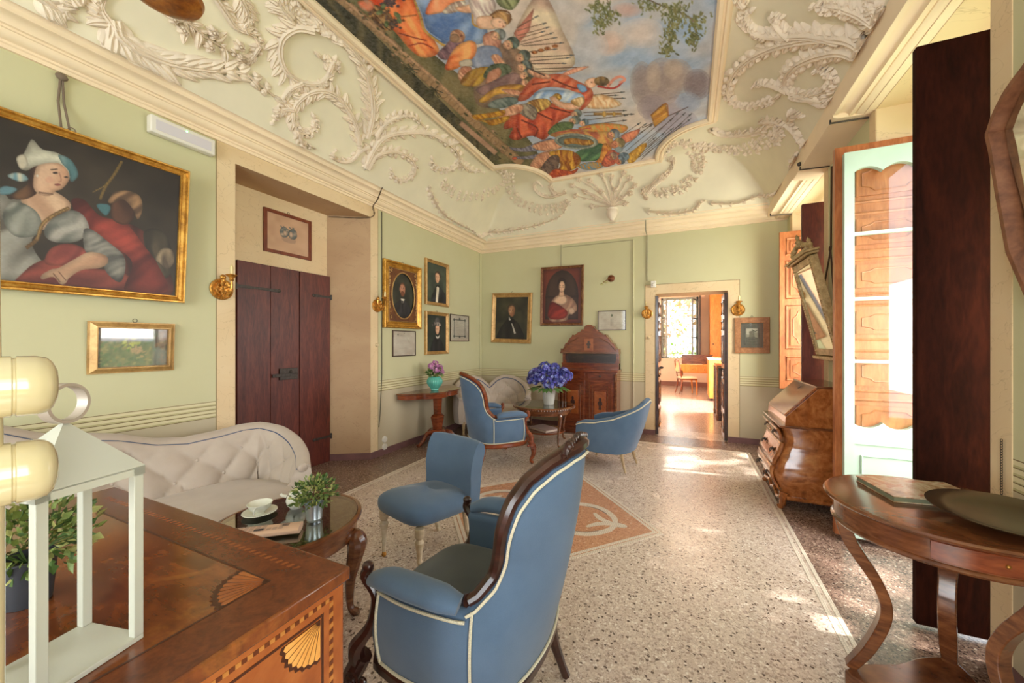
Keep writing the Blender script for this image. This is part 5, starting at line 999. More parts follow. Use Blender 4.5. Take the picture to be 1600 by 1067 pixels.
# ---------------------------------------------------------------- upholstered shells
def resamp(P, n):
    P = [Vector(p) for p in P]; L = [0]
    for i in range(1, len(P)): L.append(L[-1] + (P[i] - P[i - 1]).length)
    out = []
    for t in np.linspace(0, L[-1], n): out.append(Vector([float(np.interp(t, L, [p[k] for p in P])) for k in range(3)]))
    return out, L[-1]
class Shell:
    """half: plan points front-right -> back centre (x, y); hts: (arc fraction 0..1, top z); rake outward lean"""
    def __init__(s, half, hts, z0, th, rake, rk0=.45, n=81, bulge=.02, thb=None, tuft=None, flare=0.0, rk1=.82):
        s.rk1 = rk1; s.waist = 0
        full = [(x, y, 0) for x, y in half] + [(-x, y, 0) for x, y in half[::-1][1:]]
        s.P, s.L = resamp(cr(full, 8), n); s.n = n; s.hts = hts; s.z0 = z0; s.th = th; s.thb = thb or th; s.rake = rake; s.rk0 = rk0; s.bulge = bulge; s.tuft = tuft; s.flare = flare
        s.N = []
        for i in range(n):
            T = (s.P[min(i + 1, n - 1)] - s.P[max(i - 1, 0)]).normalized(); nn = Vector((T.y, -T.x, 0)); s.N.append(nn if nn.dot(s.P[i] - Vector((0, .2, 0))) > 0 else -nn)
    def fr(s, t): return 1 - abs(2 * t - 1)
    def top(s, t): return float(np.interp(s.fr(t), [a for a, b in s.hts], [b for a, b in s.hts]))
    def at(s, t):
        f = t * (s.n - 1); i = min(int(f), s.n - 2); k = f - i; return s.P[i].lerp(s.P[i + 1], k), s.N[i].lerp(s.N[i + 1], k).normalized()
    def pt(s, t, z, off=0.0):
        p, n = s.at(t); w = min(max((s.fr(t) - s.rk0) / (s.rk1 - s.rk0), 0), 1); w = w * w * (3 - 2 * w); H_ = s.top(t) - s.z0; v = (z - s.z0) / max(H_, .01); v = min(max(v, 0), 1)
        ws = min(max((s.fr(t) - .48) / .14, 0), 1); xw = 1 + s.waist * ws * (.75 * math.exp(-((z - .88) / .13) ** 2) - 1.1 * math.exp(-((z - .64) / .10) ** 2))
        return Vector((p.x * xw, p.y, z)) + n * (s.bulge * math.sin(PI * v) + off + s.flare * v * v) + Vector((0, -s.rake * w * (z - s.z0), 0))
    def body(s, nv=14):
        m = MB(); n = s.n * 2 - 1
        def f(u, v):
            # v 0..1 outer up, over, inner down
            tp = s.top(u)
            if v < .42: z = s.z0 + (tp - .02 - s.z0) * (v / .42); return s.pt(u, z)
            if v < .58:
                a = (v - .42) / .16; z = tp - .02 + .02 * math.sin(PI * a); return s.pt(u, z, -s.th * (1 - math.cos(PI * a)) / 2)
            w = (v - .58) / .42; z = tp - .02 - (tp - .02 - s.z0) * w; th = s.th + (s.thb - s.th) * min(1, w * 1.3); dd = 0
            if s.tuft:
                pu, pv, dep = s.tuft; uu = (u - .5) * s.L / pu; vv = (tp - .13 - z) / pv; e = abs(math.sin(PI * (uu + vv) / 2) * math.sin(PI * (uu - vv) / 2)); k = min(1, max(0, (tp - .03 - z) / .06)); dd = dep * (e ** .38 - .55) * k
            return s.pt(u, z, -th - dd)
        m.grid(n, nv * 3 if s.tuft else 26, f); q = nv * 3 if s.tuft else 26; m.f.append(list(range(q))); m.mi.append(0); m.f.append([(n - 1) * q + j for j in reversed(range(q))]); m.mi.append(0)
        return m
    def edge(s, off=0, dz=0, a=0, b=1, n=70): return [s.pt(a + (b - a) * i / n, s.top(a + (b - a) * i / n) + dz, off) for i in range(n + 1)]
    def level(s, z, off=0, a=0, b=1, n=60): return [s.pt(a + (b - a) * i / n, z if not callable(z) else z(a + (b - a) * i / n), off) for i in range(n + 1)]
def seat_pad(half, z0, z1, yfront, inset, name, mat, parent, bow=.03):
    xs = max(x for x, y in half) - inset; yb = min(y for x, y in half) + inset; m = MB(); hy = (yfront - yb) / 2; cy = (yfront + yb) / 2
    def f(u, v):
        a = 2 * PI * u; e = .32; c, s_ = math.cos(a), math.sin(a); x = math.copysign(abs(c) ** e, c); y = math.copysign(abs(s_) ** e, s_); t = PI * v; r = max(0, math.sin(t)) ** .35
        zz = (z0 + z1) / 2 + (z1 - z0) / 2 * math.copysign(abs(math.cos(t)) ** .6, math.cos(t)); return (x * r * xs * (1 - .08 * max(0, -y)), cy + y * r * hy + (bow * (1 - x * x) if y > 0 else 0) * r, zz + .012 * (1 - (r * x) ** 2) * (1 if v < .5 else 0))
    m.grid(40, 15, f, cu=True); return m.build(name, mat, parent, smooth=60)
def voltaire(loc, rz, label, woodm, fab, seatm, crest=True):
    t = empty('armchair', (loc[0], loc[1], 0), rz, label, 'armchair', 'blue upholstered chairs')
    half = [(.315, .235), (.335, .10), (.33, -.04), (.31, -.15), (.26, -.225), (.15, -.265), (0, -.28)]
    S = Shell(half, [(0, .56), (.49, .555), (.54, .575), (.60, .625), (.645, .71), (.675, .80), (.71, .88), (.76, .94), (.83, .985), (.91, 1.015), (1, 1.03)], .275, .055, .205, .55, 97, .02, rk1=1.0); S.waist = .14
    S.body().build('upholstered_shell', fab, t, smooth=60)
    # showwood round the back
    a = .252; m = MB(); E = S.edge(-.028, .012, a, 1 - a, 90); m.tube(E, [.020, .027, .027, .03, .032, .03, .027, .027, .020], 10, sq=(.85, 1.15)); 
    m.tube([E[0], E[0] + Vector((-.02, .05, -.02))], [.022, .014], 8); m.tube([E[-1], E[-1] + Vector((.02, .05, -.02))], [.022, .014], 8); m.build('back_frame', woodm, t)
    if crest:
        m = MB(); c = E[45]
        for k in range(-4, 5): m.ell(c + Vector((k * .022, .004, .010 + .012 * math.cos(k * .38))), (.014, .013, .020 - abs(k) * .002), 8, 6, (0, k * .25, 0))
        for sg in (-1, 1): m.tube(cr([c + Vector((sg * .02, .012, .015)), c + Vector((sg * .08, .014, .012)), c + Vector((sg * .12, .012, -.012)), c + Vector((sg * .10, .014, -.01)), c + Vector((sg * .09, .014, .006))], 5), [.012, .010, .006], 6)
        m.build('carved_crest', woodm, t)
    # gimp
    m = MB(); r = .0052
    m.tube(S.edge(.006, -.014, a, 1 - a, 90), r, 6, sq=(1, .7)); m.tube(S.level(.283, .006, .02, .98), r, 6)
    for q in (a + .012, 1 - a - .012): m.tube(S.level(.3, .006, q, q, 1) and [S.pt(q, z, .006) for z in np.linspace(.285, S.top(q) - .01, 12)], r, 6)
    for A, B_ in ((.02, a), (1 - a, .98)): m.tube(S.level(lambda u: .535 + .0 * u, .012, A, B_, 20), r, 6)
    for q in (.02, .98): m.tube([S.pt(q, z, .006) for z in np.linspace(.285, .53, 8)], r, 6)
    m.build('gimp_trim', GIMP, t)
    for sg in (1, -1):
        m = MB(); P = cr([(sg * .318, .235, .565), (sg * .335, .16, .592), (sg * .34, .05, .598), (sg * .333, -.06, .592), (sg * .318, -.12, .578)], 6); m.tube(P, [.034, .046, .050, .048, .034], 14, sq=(.72, 1.12), up=(0, 0, 1)); m.build('arm_pad', fab, t, smooth=60)
        m = MB(); m.tube(cr([(sg * .322, .262, .60), (sg * .325, .275, .565), (sg * .318, .235, .50), (sg * .325, .25, .40), (sg * .345, .30, .32), (sg * .335, .305, .25)], 6), [.016, .022, .018, .02, .028, .03], 8, sq=(1, 1)); m.ell((sg * .322, .27, .60), (.02, .022, .018)); m.build('arm_support', woodm, t)
        m = MB(); m.tube(cr([(sg * .325, .29, .28), (sg * .345, .325, .20), (sg * .345, .33, .12), (sg * .33, .305, .05), (sg * .335, .325, .012)], 6), [.034, .036, .026, .017, .02], 10)
        for k, rr in enumerate((.03, .022, .012)): m.lathe([(rr, -.004 + .004 * k), (rr, .006 + .006 * k), (0, .008 + .006 * k)], 18, M4=Matrix.Translation((sg * .368, .30 - .0 * k, .215)) @ Matrix.Rotation(sg * PI / 2, 4, 'Y'))
        m.ell((sg * .36, .255, .222), (.012, .018, .016)); m.build('front_leg', woodm, t)
        m = MB(); m.tube(cr([(sg * .205, -.225, .28), (sg * .205, -.235, .16), (sg * .215, -.27, .05), (sg * .22, -.29, .0)], 5), [.026, .023, .018, .018], 8, cap=True); m.build('back_leg', woodm, t)
    m = MB(); R = S.level(.252, -.012, 0, 1, 60); m.tube(R + [Vector((-.2, .325, .252)), Vector((0, .335, .245)), Vector((.2, .325, .252))], .03, 8, True, sq=(1.05, .8), up=(0, 0, 1)); m.build('seat_rail', woodm, t)
    seat_pad(half, .27, .435, .30, .045, 'seat', seatm, t)
    return t
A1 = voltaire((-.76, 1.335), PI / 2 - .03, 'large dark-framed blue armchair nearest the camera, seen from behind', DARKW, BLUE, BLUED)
A2 = voltaire((-2.09, 4.03), math.radians(-37), 'blue high-back armchair with reddish wooden frame beside the round table', MAHO, BLUE, BLUE, crest=False)
# blue tub chair
t = empty('tub_chair', (-.84, 4.46, 0), math.radians(80), 'rounded blue tub chair with cream piping, left of the far doorway', 'armchair')
half = [(.27, .27), (.30, .12), (.30, -.05), (.26, -.2), (.15, -.28), (0, -.3)]
S = Shell(half, [(0, .50), (.12, .535), (.3, .55), (.5, .60), (.7, .70), (.85, .77), (1, .80)], .2, .06, .30, .25, 81, .015)
S.body().build('upholstered_shell', BLUE, t, smooth=60); m = MB(); m.tube(S.edge(.004, -.03, .0, 1), .0075, 6); m.tube([S.pt(q, z, .0) for q, z in ((0, .47),)] + [S.pt(0, z, .0) for z in np.linspace(.45, .25, 6)], .006, 6); m.build('cream_piping', GIMP, t)
seat_pad(half, .18, .42, .29, .05, 'seat', BLUE, t)
OAK = wood('pale_leg_wood', (140, 116, 84), (176, 150, 112), (198, 174, 136), (1, 1, 4), .4)
for x, y, bx, by in ((.22, .22, .23, .235), (-.22, .22, -.23, .235), (.18, -.22, .2, -.27), (-.18, -.22, -.2, -.27)):
    m = MB(); m.tube(cr([(x, y, .22), ((x * .7 + bx * .3), (y * .7 + by * .3), .12), (bx, by, .0)], 4), [.021, .017, .010], 8); m.build('leg', OAK, t)
m = MB(); m.prism([(p.x * .93, p.y * .93) for p in S.P[::4]], .19, .215); m.build('seat_base', BLUE, t)
# cream settees
def settee(name, loc, rz, label, half, hts, yf, th=.10, thb=.2, tuft=(.145, .125, .045), z0=.16, zs=.43, rk=.12, group=None):
    t = empty(name, (loc[0], loc[1], 0), rz, label, 'sofa', group); S = Shell(half, hts, z0, th, rk, .35, 171, .015, thb, tuft)
    S.body(22).build('upholstered_back', CREAMF, t, smooth=70)
    m = MB(); E = S.edge(-th * .45, .0, 0, 1, 110); m.tube(E, .03, 10, sq=(.8, 1.5)); m.ell(E[0], (.045, .02, .034)); m.ell(E[-1], (.045, .02, .034)); m.build('top_roll', CREAMF, t, smooth=60)
    m = MB(); m.tube(S.edge(-th * .45 - .042, -.012, 0, 1, 110), .0065, 6); m.build('blue_piping', BLUEP, t)
    m = MB(); pu, pv, dep = tuft
    for i in range(-17, 18):
        for j in range(0, 4):
            if (i + j) % 2: continue
            u = .5 + i * pu / S.L
            if not .03 < u < .97: continue
            z = S.top(u) - .13 - j * pv
            if z < zs + .02: continue
            w = (S.top(u) - .02 - z) / (S.top(u) - .02 - z0); thk = th + (thb - th) * min(1, w * 1.3); p = S.pt(u, z, -thk + dep * .55 - .006); mb_ = MB(); mb_.ell(p, (.011, .011, .011), 8, 6); mb_.build('button', CREAMF, t)
    seat_pad(half, z0, zs, yf, .12, 'seat', CREAMF, t, bow=.06)
    xs = max(x for x, y in half) - .12; yb = min(y for x, y in half) + .1
    for x, y in ((xs, yf - .08), (-xs, yf - .08), (xs * .9, yb), (-xs * .9, yb)): m = MB(); m.lathe([(.022, 0), (.016, .03), (.02, .09), (.028, .16), (.028, .2)], 12, (x, y, 0)); m.build('leg', OAK, t)
    return t
settee('tufted_sofa', (-2.86, .62), -PI / 2, 'long cream buttoned sofa with dark blue piping under the large painting', [(1.24, .42), (1.33, .28), (1.40, .08), (1.40, -.12), (1.30, -.27), (1.08, -.33), (.8, -.34), (.4, -.34), (0, -.34)], [(0, .52), (.07, .575), (.17, .64), (.27, .70), (.36, .735), (.43, .735), (.50, .715), (.60, .705), (.68, .735), (.76, .80), (.82, .83), (.86, .83), (.92, .88), (1, .97)], .50, .10, .26)
settee('corner_settee', (-2.86, 5.42), math.radians(218), 'small cream buttoned settee with a two-humped back in the far left corner', [(.55, .30), (.60, .15), (.60, -.03), (.52, -.18), (.36, -.24), (.18, -.25), (0, -.24)], [(0, .55), (.2, .62), (.4, .72), (.6, .80), (.75, .82), (.88, .77), (1, .66)], .33, .08, .16, (.16, .11, .035), .17, .40)
# low slipper chair
t = empty('slipper_chair', (-1.575, 2.06, 0), math.radians(180 - 15), 'low armless blue chair on cream turned legs, between coffee table and armchair', 'chair')
m = MB()
def seatf(u, v):
    a = 2 * PI * u; e = .45; c, s_ = math.cos(a), math.sin(a); x = math.copysign(abs(c) ** e, c); y = math.copysign(abs(s_) ** e, s_); T = PI * v; r = max(0, math.sin(T)) ** .5; w = .245 * (1 - .10 * (1 - y) / 2)
    return (x * r * w, .0 + y * r * .27, .345 + .075 * math.copysign(abs(math.cos(T)) ** .75, math.cos(T)) + .02 * y + .015 * (1 - (r * x) ** 2) * (v < .5))
m.grid(44, 17, seatf, cu=True); m.build('seat', BLUE, t, smooth=60)
m = MB()
def backf(u, v):
    # u round the cross-section, v across the width
    x = (v - .5) * .47; prof = cr([(.0, .27), (-.02, .40), (-.02, .54), (-.05, .66), (-.095, .725), (-.14, .72), (-.165, .675), (-.135, .56), (-.12, .40), (-.11, .27)], 4); i = u * len(prof); p = prof[int(i) % len(prof)]; ed = 1 - .10 * (abs(v - .5) * 2) ** 6
    return (x * (1.0 + .10 * (p.y - .4)), -.17 + (p.x + .07) * ed - .07 - .02 * (abs(v - .5) * 2) ** 2 * -1, .45 + (p.y - .45) * (1 - .03 * (abs(v - .5) * 2) ** 6))
nq = 37; m.grid(nq, 21, backf, cu=True)
m.f.append([i * 21 for i in range(nq)]); m.mi.append(0); m.f.append([i * 21 + 20 for i in reversed(range(nq))]); m.mi.append(0); m.build('backrest', BLUE, t, smooth=60)
CRM = wood('limed_leg_wood', (160, 142, 116), (196, 180, 152), (214, 200, 176), (1, 1, 4), .45)
for sx in (-1, 1):
    m = MB(); m.lathe([(.0, 0), (.012, .0), (.016, .01), (.012, .03)], 12, (sx * .19, .20, 0)); m.build('caster', BRASS, t)
    m = MB(); m.lathe([(.012, .03), (.012, .09), (.018, .10), (.013, .115), (.02, .17), (.028, .215), (.018, .235), (.028, .25), (.03, .30)], 16, (sx * .19, .20, 0)); m.build('front_leg', CRM, t)
    m = MB(); m.tube(cr([(sx * .17, -.18, .30), (sx * .175, -.20, .15), (sx * .18, -.25, .0)], 4), [.022, .018, .014], 8); m.build('back_leg', CRM, t)
# ---------------------------------------------------------------- tables
def cabriole(t, cx, cy, r0, r1, rf, zt, mat, n=4, a0=PI / 4, rad=(.028, .034, .022, .014, .018), zk=.78):
    for k in range(n):
        a = a0 + 2 * PI * k / n; c, s_ = math.cos(a), math.sin(a); pts = [(r0, zt), (r1, zt * zk), ((r1 + rf) / 2 - .03, zt * .45), (rf - .03, zt * .12), (rf, .012)]
        m = MB(); m.tube(cr([(cx + c * r, cy + s_ * r, z) for r, z in pts], 6), list(rad), 10); m.ell((cx + c * rf, cy + s_ * rf, .012), (.018, .018, .012)); m.build('leg', mat, t)
t = empty('coffee_table', (-1.83, 1.27, 0), 0, 'low oval coffee table with a glass top over carved wood, before the sofa', 'table')
m = MB(); a_, b_ = .325, .34; m.lathe([(.97, .478), (1.03, .484), (1.04, .495), (1.03, .507), (.985, .509), (.97, .504)], 48, (0, 0, 0), Matrix.Diagonal((a_, b_, 1, 1)), ring=True); m.build('rim', WALN, t)
m = MB(); m.lathe([(.96, .40), (.97, .44), (.99, .478), (.93, .478), (.93, .40)], 48, M4=Matrix.Diagonal((a_, b_, 1, 1)), ring=True); m.build('apron', WALN, t)
TT = NT('inlaid_table_bed', .35); v = TT.coord(scale=(5, 5, 1)); n_ = TT.noise(v, 2.2, 5, .6, 2.5); TT.col(TT.ramp(n_, [(.3, (64, 46, 30)), (.47, (96, 78, 52)), (.5, (190, 176, 140)), (.54, (110, 92, 62)), (.7, (70, 54, 38))]))
m = MB(); m.lathe([(0, .47), (.97, .47), (.97, .488), (0, .488)], 48, M4=Matrix.Diagonal((a_, b_, 1, 1))); m.build('inlaid_bed', TT.m, t)
GT = NT('glass_table_top', .03); GT.col((150, 158, 138)); GT.b.inputs['Transmission Weight'].default_value = .0
tr = GT.add('ShaderNodeBsdfTransparent'); tr.inputs[0].default_value = lin((214, 220, 200)); gg = GT.add('ShaderNodeBsdfGlossy'); gg.inputs['Roughness'].default_value = .02; mx = GT.add('ShaderNodeMixShader'); lw = GT.add('ShaderNodeLayerWeight'); lw.inputs[0].default_value = .5
GT.l.new(GT.math('ADD', GT.math('MULTIPLY', GT.math('POWER', lw.outputs['Facing'], 2.0), .75), .10), mx.inputs[0]); GT.l.new(tr.outputs[0], mx.inputs[1]); GT.l.new(gg.outputs[0], mx.inputs[2]); GT.l.new(mx.outputs[0], GT.n['Material Output'].inputs[0]); GTOP = GT.m
m = MB(); m.lathe([(0, .496), (.97, .496), (.97, .508), (0, .508)], 48, M4=Matrix.Diagonal((a_, b_, 1, 1))); m.build('glass_top', GTOP, t)
cabriole(t, 0, 0, .30, .335, .33, .42, WALN, 4, .55, (.034, .05, .026, .016, .022), .88)
m = MB(); m.lathe([(0, .12), (.6, .12), (.62, .13), (.6, .14), (0, .14)], 32, M4=Matrix.Diagonal((a_, b_, 1, 1))); m.build('lower_shelf', WALN, t)
def on_ct(px, py, z=.5085): r = ray(px, py); p = EYE + r * ((z - CAMH) / r.z); return p
# side table with hydrangeas
RTX, RTY = -1.83, 5.03
t = empty('round_table', (RTX, RTY, 0), 0, 'round wooden table with beaded rim and lower shelf, holding the hydrangeas', 'table')
m = MB(); m.lathe([(0, .505), (.40, .505), (.425, .512), (.43, .525), (.42, .538), (.395, .54), (.39, .534), (0, .534)], 48); m.build('table_top', WALN, t)
m = MB()
for k in range(72): a = 2 * PI * k / 72; m.ell((.424 * math.cos(a), .424 * math.sin(a), .512), (.010, .010, .009), 6, 4)
m.build('beaded_rim', WALN, t)
m = MB(); m.lathe([(.36, .43), (.37, .43), (.385, .505), (.37, .505)], 48, ring=True); m.build('apron', WALN, t)
m = MB(); m.lathe([(0, .535), (.385, .535), (.385, .54), (0, .54)], 48); m.build('glass_top', GTOP, t)
cabriole(t, 0, 0, .34, .375, .36, .47, WALN, 4, .95, (.022, .028, .017, .011, .015), .86)
m = MB(); m.lathe([(0, .17), (.29, .17), (.30, .18), (.29, .19), (0, .19)], 32); m.build('lower_shelf', MAHO, t)
# scalloped console
t = empty('console_table', (-3.43, 4.43, 0), 0, 'scalloped half-round wooden pedestal table against the left wall, under the portraits', 'table')
m = MB(); P = []
for k in range(61):
    a = -PI / 2 + PI * k / 60; sc_ = 1 + .13 * abs(math.sin(a * 3.5)) ** .8 - .09; P.append((.46 * math.cos(a) * sc_, .575 * math.sin(a) * sc_))
m.prism(P, .715, .735); m.build('table_top', WALN, t, bevel=.004)
m = MB(); m.prism([(x * .96, y * .97) for x, y in P], .655, .715); m.build('apron', MAHO, t)
m = MB(); m.lathe([(.085, .12), (.085, .15), (.075, .17), (.075, .22), (.105, .36), (.085, .38), (.06, .40), (.065, .56), (.075, .64), (.09, .66)], 6, (.23, 0, 0)); m.build('pedestal', MAHO, t, smooth=20)
m = MB(); m.lathe([(.13, .10), (.14, .11), (.14, .17), (.12, .19), (.08, .19)], 8, (.23, 0, 0)); m.build('pedestal_base', MAHO, t, smooth=20)
for k, a in enumerate((-1.75, .35, 1.75, -.45)): m = MB(); c, s_ = math.cos(a), math.sin(a); L_ = .34 if abs(a) > 1 else .30; m.tube(cr([(.23 + c * .10, s_ * .10, .15), (.23 + c * .2 * L_ / .34, s_ * .2, .145), (.23 + c * .28 * L_ / .34, s_ * .28, .06), (.23 + c * L_, s_ * L_, .018), (.23 + c * (L_ + .03), s_ * (L_ + .03), .03)], 5), [.035, .03, .024, .02, .016], 8); m.build('foot', MAHO, t)
# right-hand round table
TX, TY = .852, 1.94
t = empty('pedestal_table', (TX, TY, 0), 0, 'round walnut table with curved legs at the right edge of the picture', 'table')
m = MB(); m.lathe([(0, .775), (.325, .775), (.338, .783), (.342, .790), (.338, .797), (.325, .80), (0, .80)], 64); m.build('table_top', WALN, t)
m = MB(); m.lathe([(.30, .69), (.312, .688), (.318, .696), (.312, .704), (.308, .706), (.308, .775), (.29, .775), (.29, .69)], 64); m.build('apron', WALN, t)
m = MB(); aa = math.atan2(-TY, -TX) + .42; 
m.grid(20, 2, lambda u, v: (.3125 * math.cos(aa - .5 + u), .3125 * math.sin(aa - .5 + u), .712 + v * .056)); m.v = m.v; P = [(.3115 * math.cos(aa + q), .3115 * math.sin(aa + q), z) for q, z in [(x, .711) for x in np.linspace(-.5, .5, 14)] + [(x, .769) for x in np.linspace(.5, -.5, 14)]]; m.tube(P, .0018, 5, True); dr = m.build('drawer', MAHO, t)
m = MB(); m.ell((.315 * math.cos(aa), .315 * math.sin(aa), .741), (.006, .006, .006)); m.build('keyhole', BRASS, dr)
for k in range(3):
    a = math.radians((172, 62, -62)[k]); c, s_ = math.cos(a), math.sin(a); m = MB()
    P = cr([(c * .285, s_ * .285, .70), (c * .26, s_ * .26, .60), (c * .175, s_ * .175, .45), (c * .155, s_ * .155, .34), (c * .20, s_ * .20, .20), (c * .26, s_ * .26, .09)], 7); m.tube(P, [.045, .042, .034, .034, .034, .03], 4, sq=(1.05, .75), up=(-s_, c, 0)); m.build('curved_leg', WALN, t, bevel=.004)
m = MB(); P = []
for k in range(60): a = 2 * PI * k / 60; q = (a - math.radians(62)) % (2 * PI / 3) / (2 * PI / 3); r = .30 - .15 * math.sin(PI * q) ** .8; P.append((r * math.cos(a), r * math.sin(a)))
m.prism(P, .035, .095); m.build('plinth', WALN, t, bevel=.008)
for k in range(3): a = math.radians((182, 62, -58)[k]); m = MB(); m.ell((.25 * math.cos(a), .25 * math.sin(a), .018), (.03, .03, .018)); m.build('bun_foot', WALN, t)
# ---------------------------------------------------------------- cabinet on the back wall
t = empty('sideboard_cabinet', (-1.41, 5.94, 0), 0, 'tall mahogany cabinet with arched carved top and two inlaid doors, back wall', 'cabinet')
RX_ = Matrix(((1, 0, 0, 0), (0, 0, 1, 0), (0, 1, 0, 0), (0, 0, 0, 1))); FIG = [(0, -.075), (.02, -.07), (.012, -.03), (.035, -.01), (.03, .02), (.015, .03), (.02, .055), (0, .075), (-.018, .055), (-.012, .03), (-.038, .01), (-.022, -.02), (-.014, -.04), (-.024, -.068)]
CW, CD = .45, .19; INL = wood('inlay_wood', (124, 58, 24), (154, 80, 34), (178, 104, 50), (1, 1, 1), .3, 1, 6)
m = MB(); m.bb(-CW, CW, -CD + .02, CD, .09, .95); m.bb(-CW - .015, CW + .015, -CD, CD, 0.0, .09); m.build('body', MAHO, t, bevel=.004)
m = MB(); m.bb(-CW - .02, CW + .02, -CD - .015, CD, .95, .985); m.build('counter', MAHO, t, bevel=.006)
for sx in (-1, 1):
    m = MB(); m.bb(sx * .02, sx * .40, -CD + .003, -CD + .02, .14, .82); dr = m.build('door', MAHO, t, bevel=.003)
    m = MB(); yy = -CD + .001
    for ins in (.03, .075): m.tube([(sx * (.02 + ins), yy, .14 + ins), (sx * (.40 - ins), yy, .14 + ins), (sx * (.40 - ins), yy, .82 - ins), (sx * (.02 + ins), yy, .82 - ins)], .006, 6, True)
    m.build('moulding', WALN, dr); m = MB(); m.bb(sx * .125, sx * .295, yy - .004, yy + .004, .30, .66); m.build('inlay', INL, dr, bevel=.002); m = MB(); m.prism([(sx * .21 + a, .48 + b * 1.3) for a, b in FIG], yy - .006, yy - .003, RX_)
    m.build('inlay_figure', DARKW, dr)
    m = MB(); m.bb(sx * .02, sx * .40, -CD + .003, -CD + .02, .845, .935); dw_ = m.build('drawer', MAHO, t, bevel=.003); m = MB(); m.ell((sx * .21, -CD - .008, .89), (.014, .012, .014)); m.build('knob', IRON, dw_)
    m = MB(); m.lathe([(.02, .09), (.016, .12), (.018, .80), (.024, .83), (.018, .86), (.024, .93)], 12, (sx * (CW - .012), -CD + .012, 0)); m.build('corner_column', WALN, t)
    m = MB(); m.prism([(0, .985), (.09 * -sx, .985), (.07 * -sx, 1.06), (.04 * -sx, 1.14), (.05 * -sx, 1.235), (0, 1.235)], -.0, .10, Matrix(((1, 0, 0, sx * CW), (0, 0, 1, .06), (0, 1, 0, 0), (0, 0, 0, 1)))); m.build('shelf_bracket', MAHO, t)
m = MB(); m.bb(-CW, CW, .165, CD, .985, 1.235); m.build('shelf_back', DARKW, t); m = MB(); m.bb(-CW, CW, .0, .17, 1.055, 1.075); m.bb(-CW, CW, .02, .17, .985, 1.055); m.build('upper_shelf', MAHO, t)  # dark wood on the back panel paints in the shade of the recess
hp = [(0, 1.68), (.05, 1.668), (.075, 1.635), (.08, 1.60), (.115, 1.61), (.125, 1.58), (.18, 1.555), (.225, 1.515), (.265, 1.525), (.272, 1.495), (.31, 1.465), (.345, 1.40), (.385, 1.375), (.40, 1.33), (.425, 1.29), (.455, 1.305), (.458, 1.235)]
RX_ = Matrix(((1, 0, 0, 0), (0, 0, 1, 0), (0, 1, 0, 0), (0, 0, 0, 1)))
m = MB(); m.prism(hp + [(-x, z) for x, z in hp[::-1][:-1]], -.03, .17, RX_); ped = m.build('arched_pediment', MAHO, t, bevel=.005)
m = MB(); m.bb(-CW - .01, CW + .01, -.045, .17, 1.225, 1.25); 
for sg in (-1, 1): m.tube([(sg * .42, -.034, 1.27), (sg * .30, -.034, 1.40), (sg * .16, -.034, 1.475)], .006, 6)
m.build('moulding', WALN, ped); m = MB(); m.bb(-.07, .07, -.036, -.028, 1.275, 1.46); m.build('inlay', INL, ped); m = MB(); m.prism([(a, 1.368 + b * .8) for a, b in FIG], -.039, -.035, RX_)
m.build('inlay_figure', DARKW, ped)
# ---------------------------------------------------------------- bombe bureau
t = empty('bureau', (.948, 4.23, 0), 0, 'bombe walnut writing bureau with sloping lid and bronze handles, under the gilt mirror', 'bureau')
prof = [(-.20, .10), (-.235, .16), (-.275, .24), (-.285, .30), (-.265, .38), (-.23, .46), (-.205, .54), (-.20, .60), (-.215, .65), (-.235, .685)]
def bx_(z): return float(np.interp(z, [b for a, b in prof], [a for a, b in prof]))
def sidey(z): return .37 + .03 * math.sin(PI * min(1, max(0, (z - .10) / .42))) ** 1.5
BB = wood('burr_walnut', (110, 56, 26), (158, 92, 46), (196, 130, 74), (1, 1, 1), .12, 3, 5, .6)
m = MB(); zs_ = np.linspace(.10, .69, 30)
def bf(u, v):
    z = zs_[int(round(v * 29))]; x0 = bx_(z); yb = sidey(z); q = [( .235, -yb), (x0 + .06, -yb), (x0 + .015, -yb + .02), (x0, -yb + .06), (x0 - .012, -.2), (x0 - .018, 0), (x0 - .012, .2), (x0, yb - .06), (x0 + .015, yb - .02), (x0 + .06, yb), (.235, yb)]; p = q[int(round(u * 10))]; return (p[0], p[1], z)
m.grid(11, 30, bf); q = 30; m.f.append([i * q + 29 for i in range(11)]); m.mi.append(0); m.f.append([i * q for i in reversed(range(11))]); m.mi.append(0); m.f.append([0, 29, 329 - 0, 300]); m.mi.append(0)
m.build('body', BB, t, smooth=50)
m = MB(); m.prism([(-.21, .70), (-.205, .775), (.02, 1.025), (.235, 1.025), (.235, .70)], -.375, .375, RX_); m.build('desk_top_case', BB, t, bevel=.003)
m = MB(); m.bb(-.25, .24, -.39, .39, .685, .703); m.bb(.0, .238, -.39, .39, 1.025, 1.042); m.build('edge_moulding', WALN, t, bevel=.005)
ang = math.atan2(.25, .225); m = MB(); m.box((-.098, 0, .906), (.325, .70, .016), (0, -ang, 0)); lid = m.build('sloping_lid', BB, t, bevel=.004); m = MB(); m.box((-.03, 0, .995), (.03, .012, .003), (0, -ang, 0)); m.build('keyhole', IRON, lid)
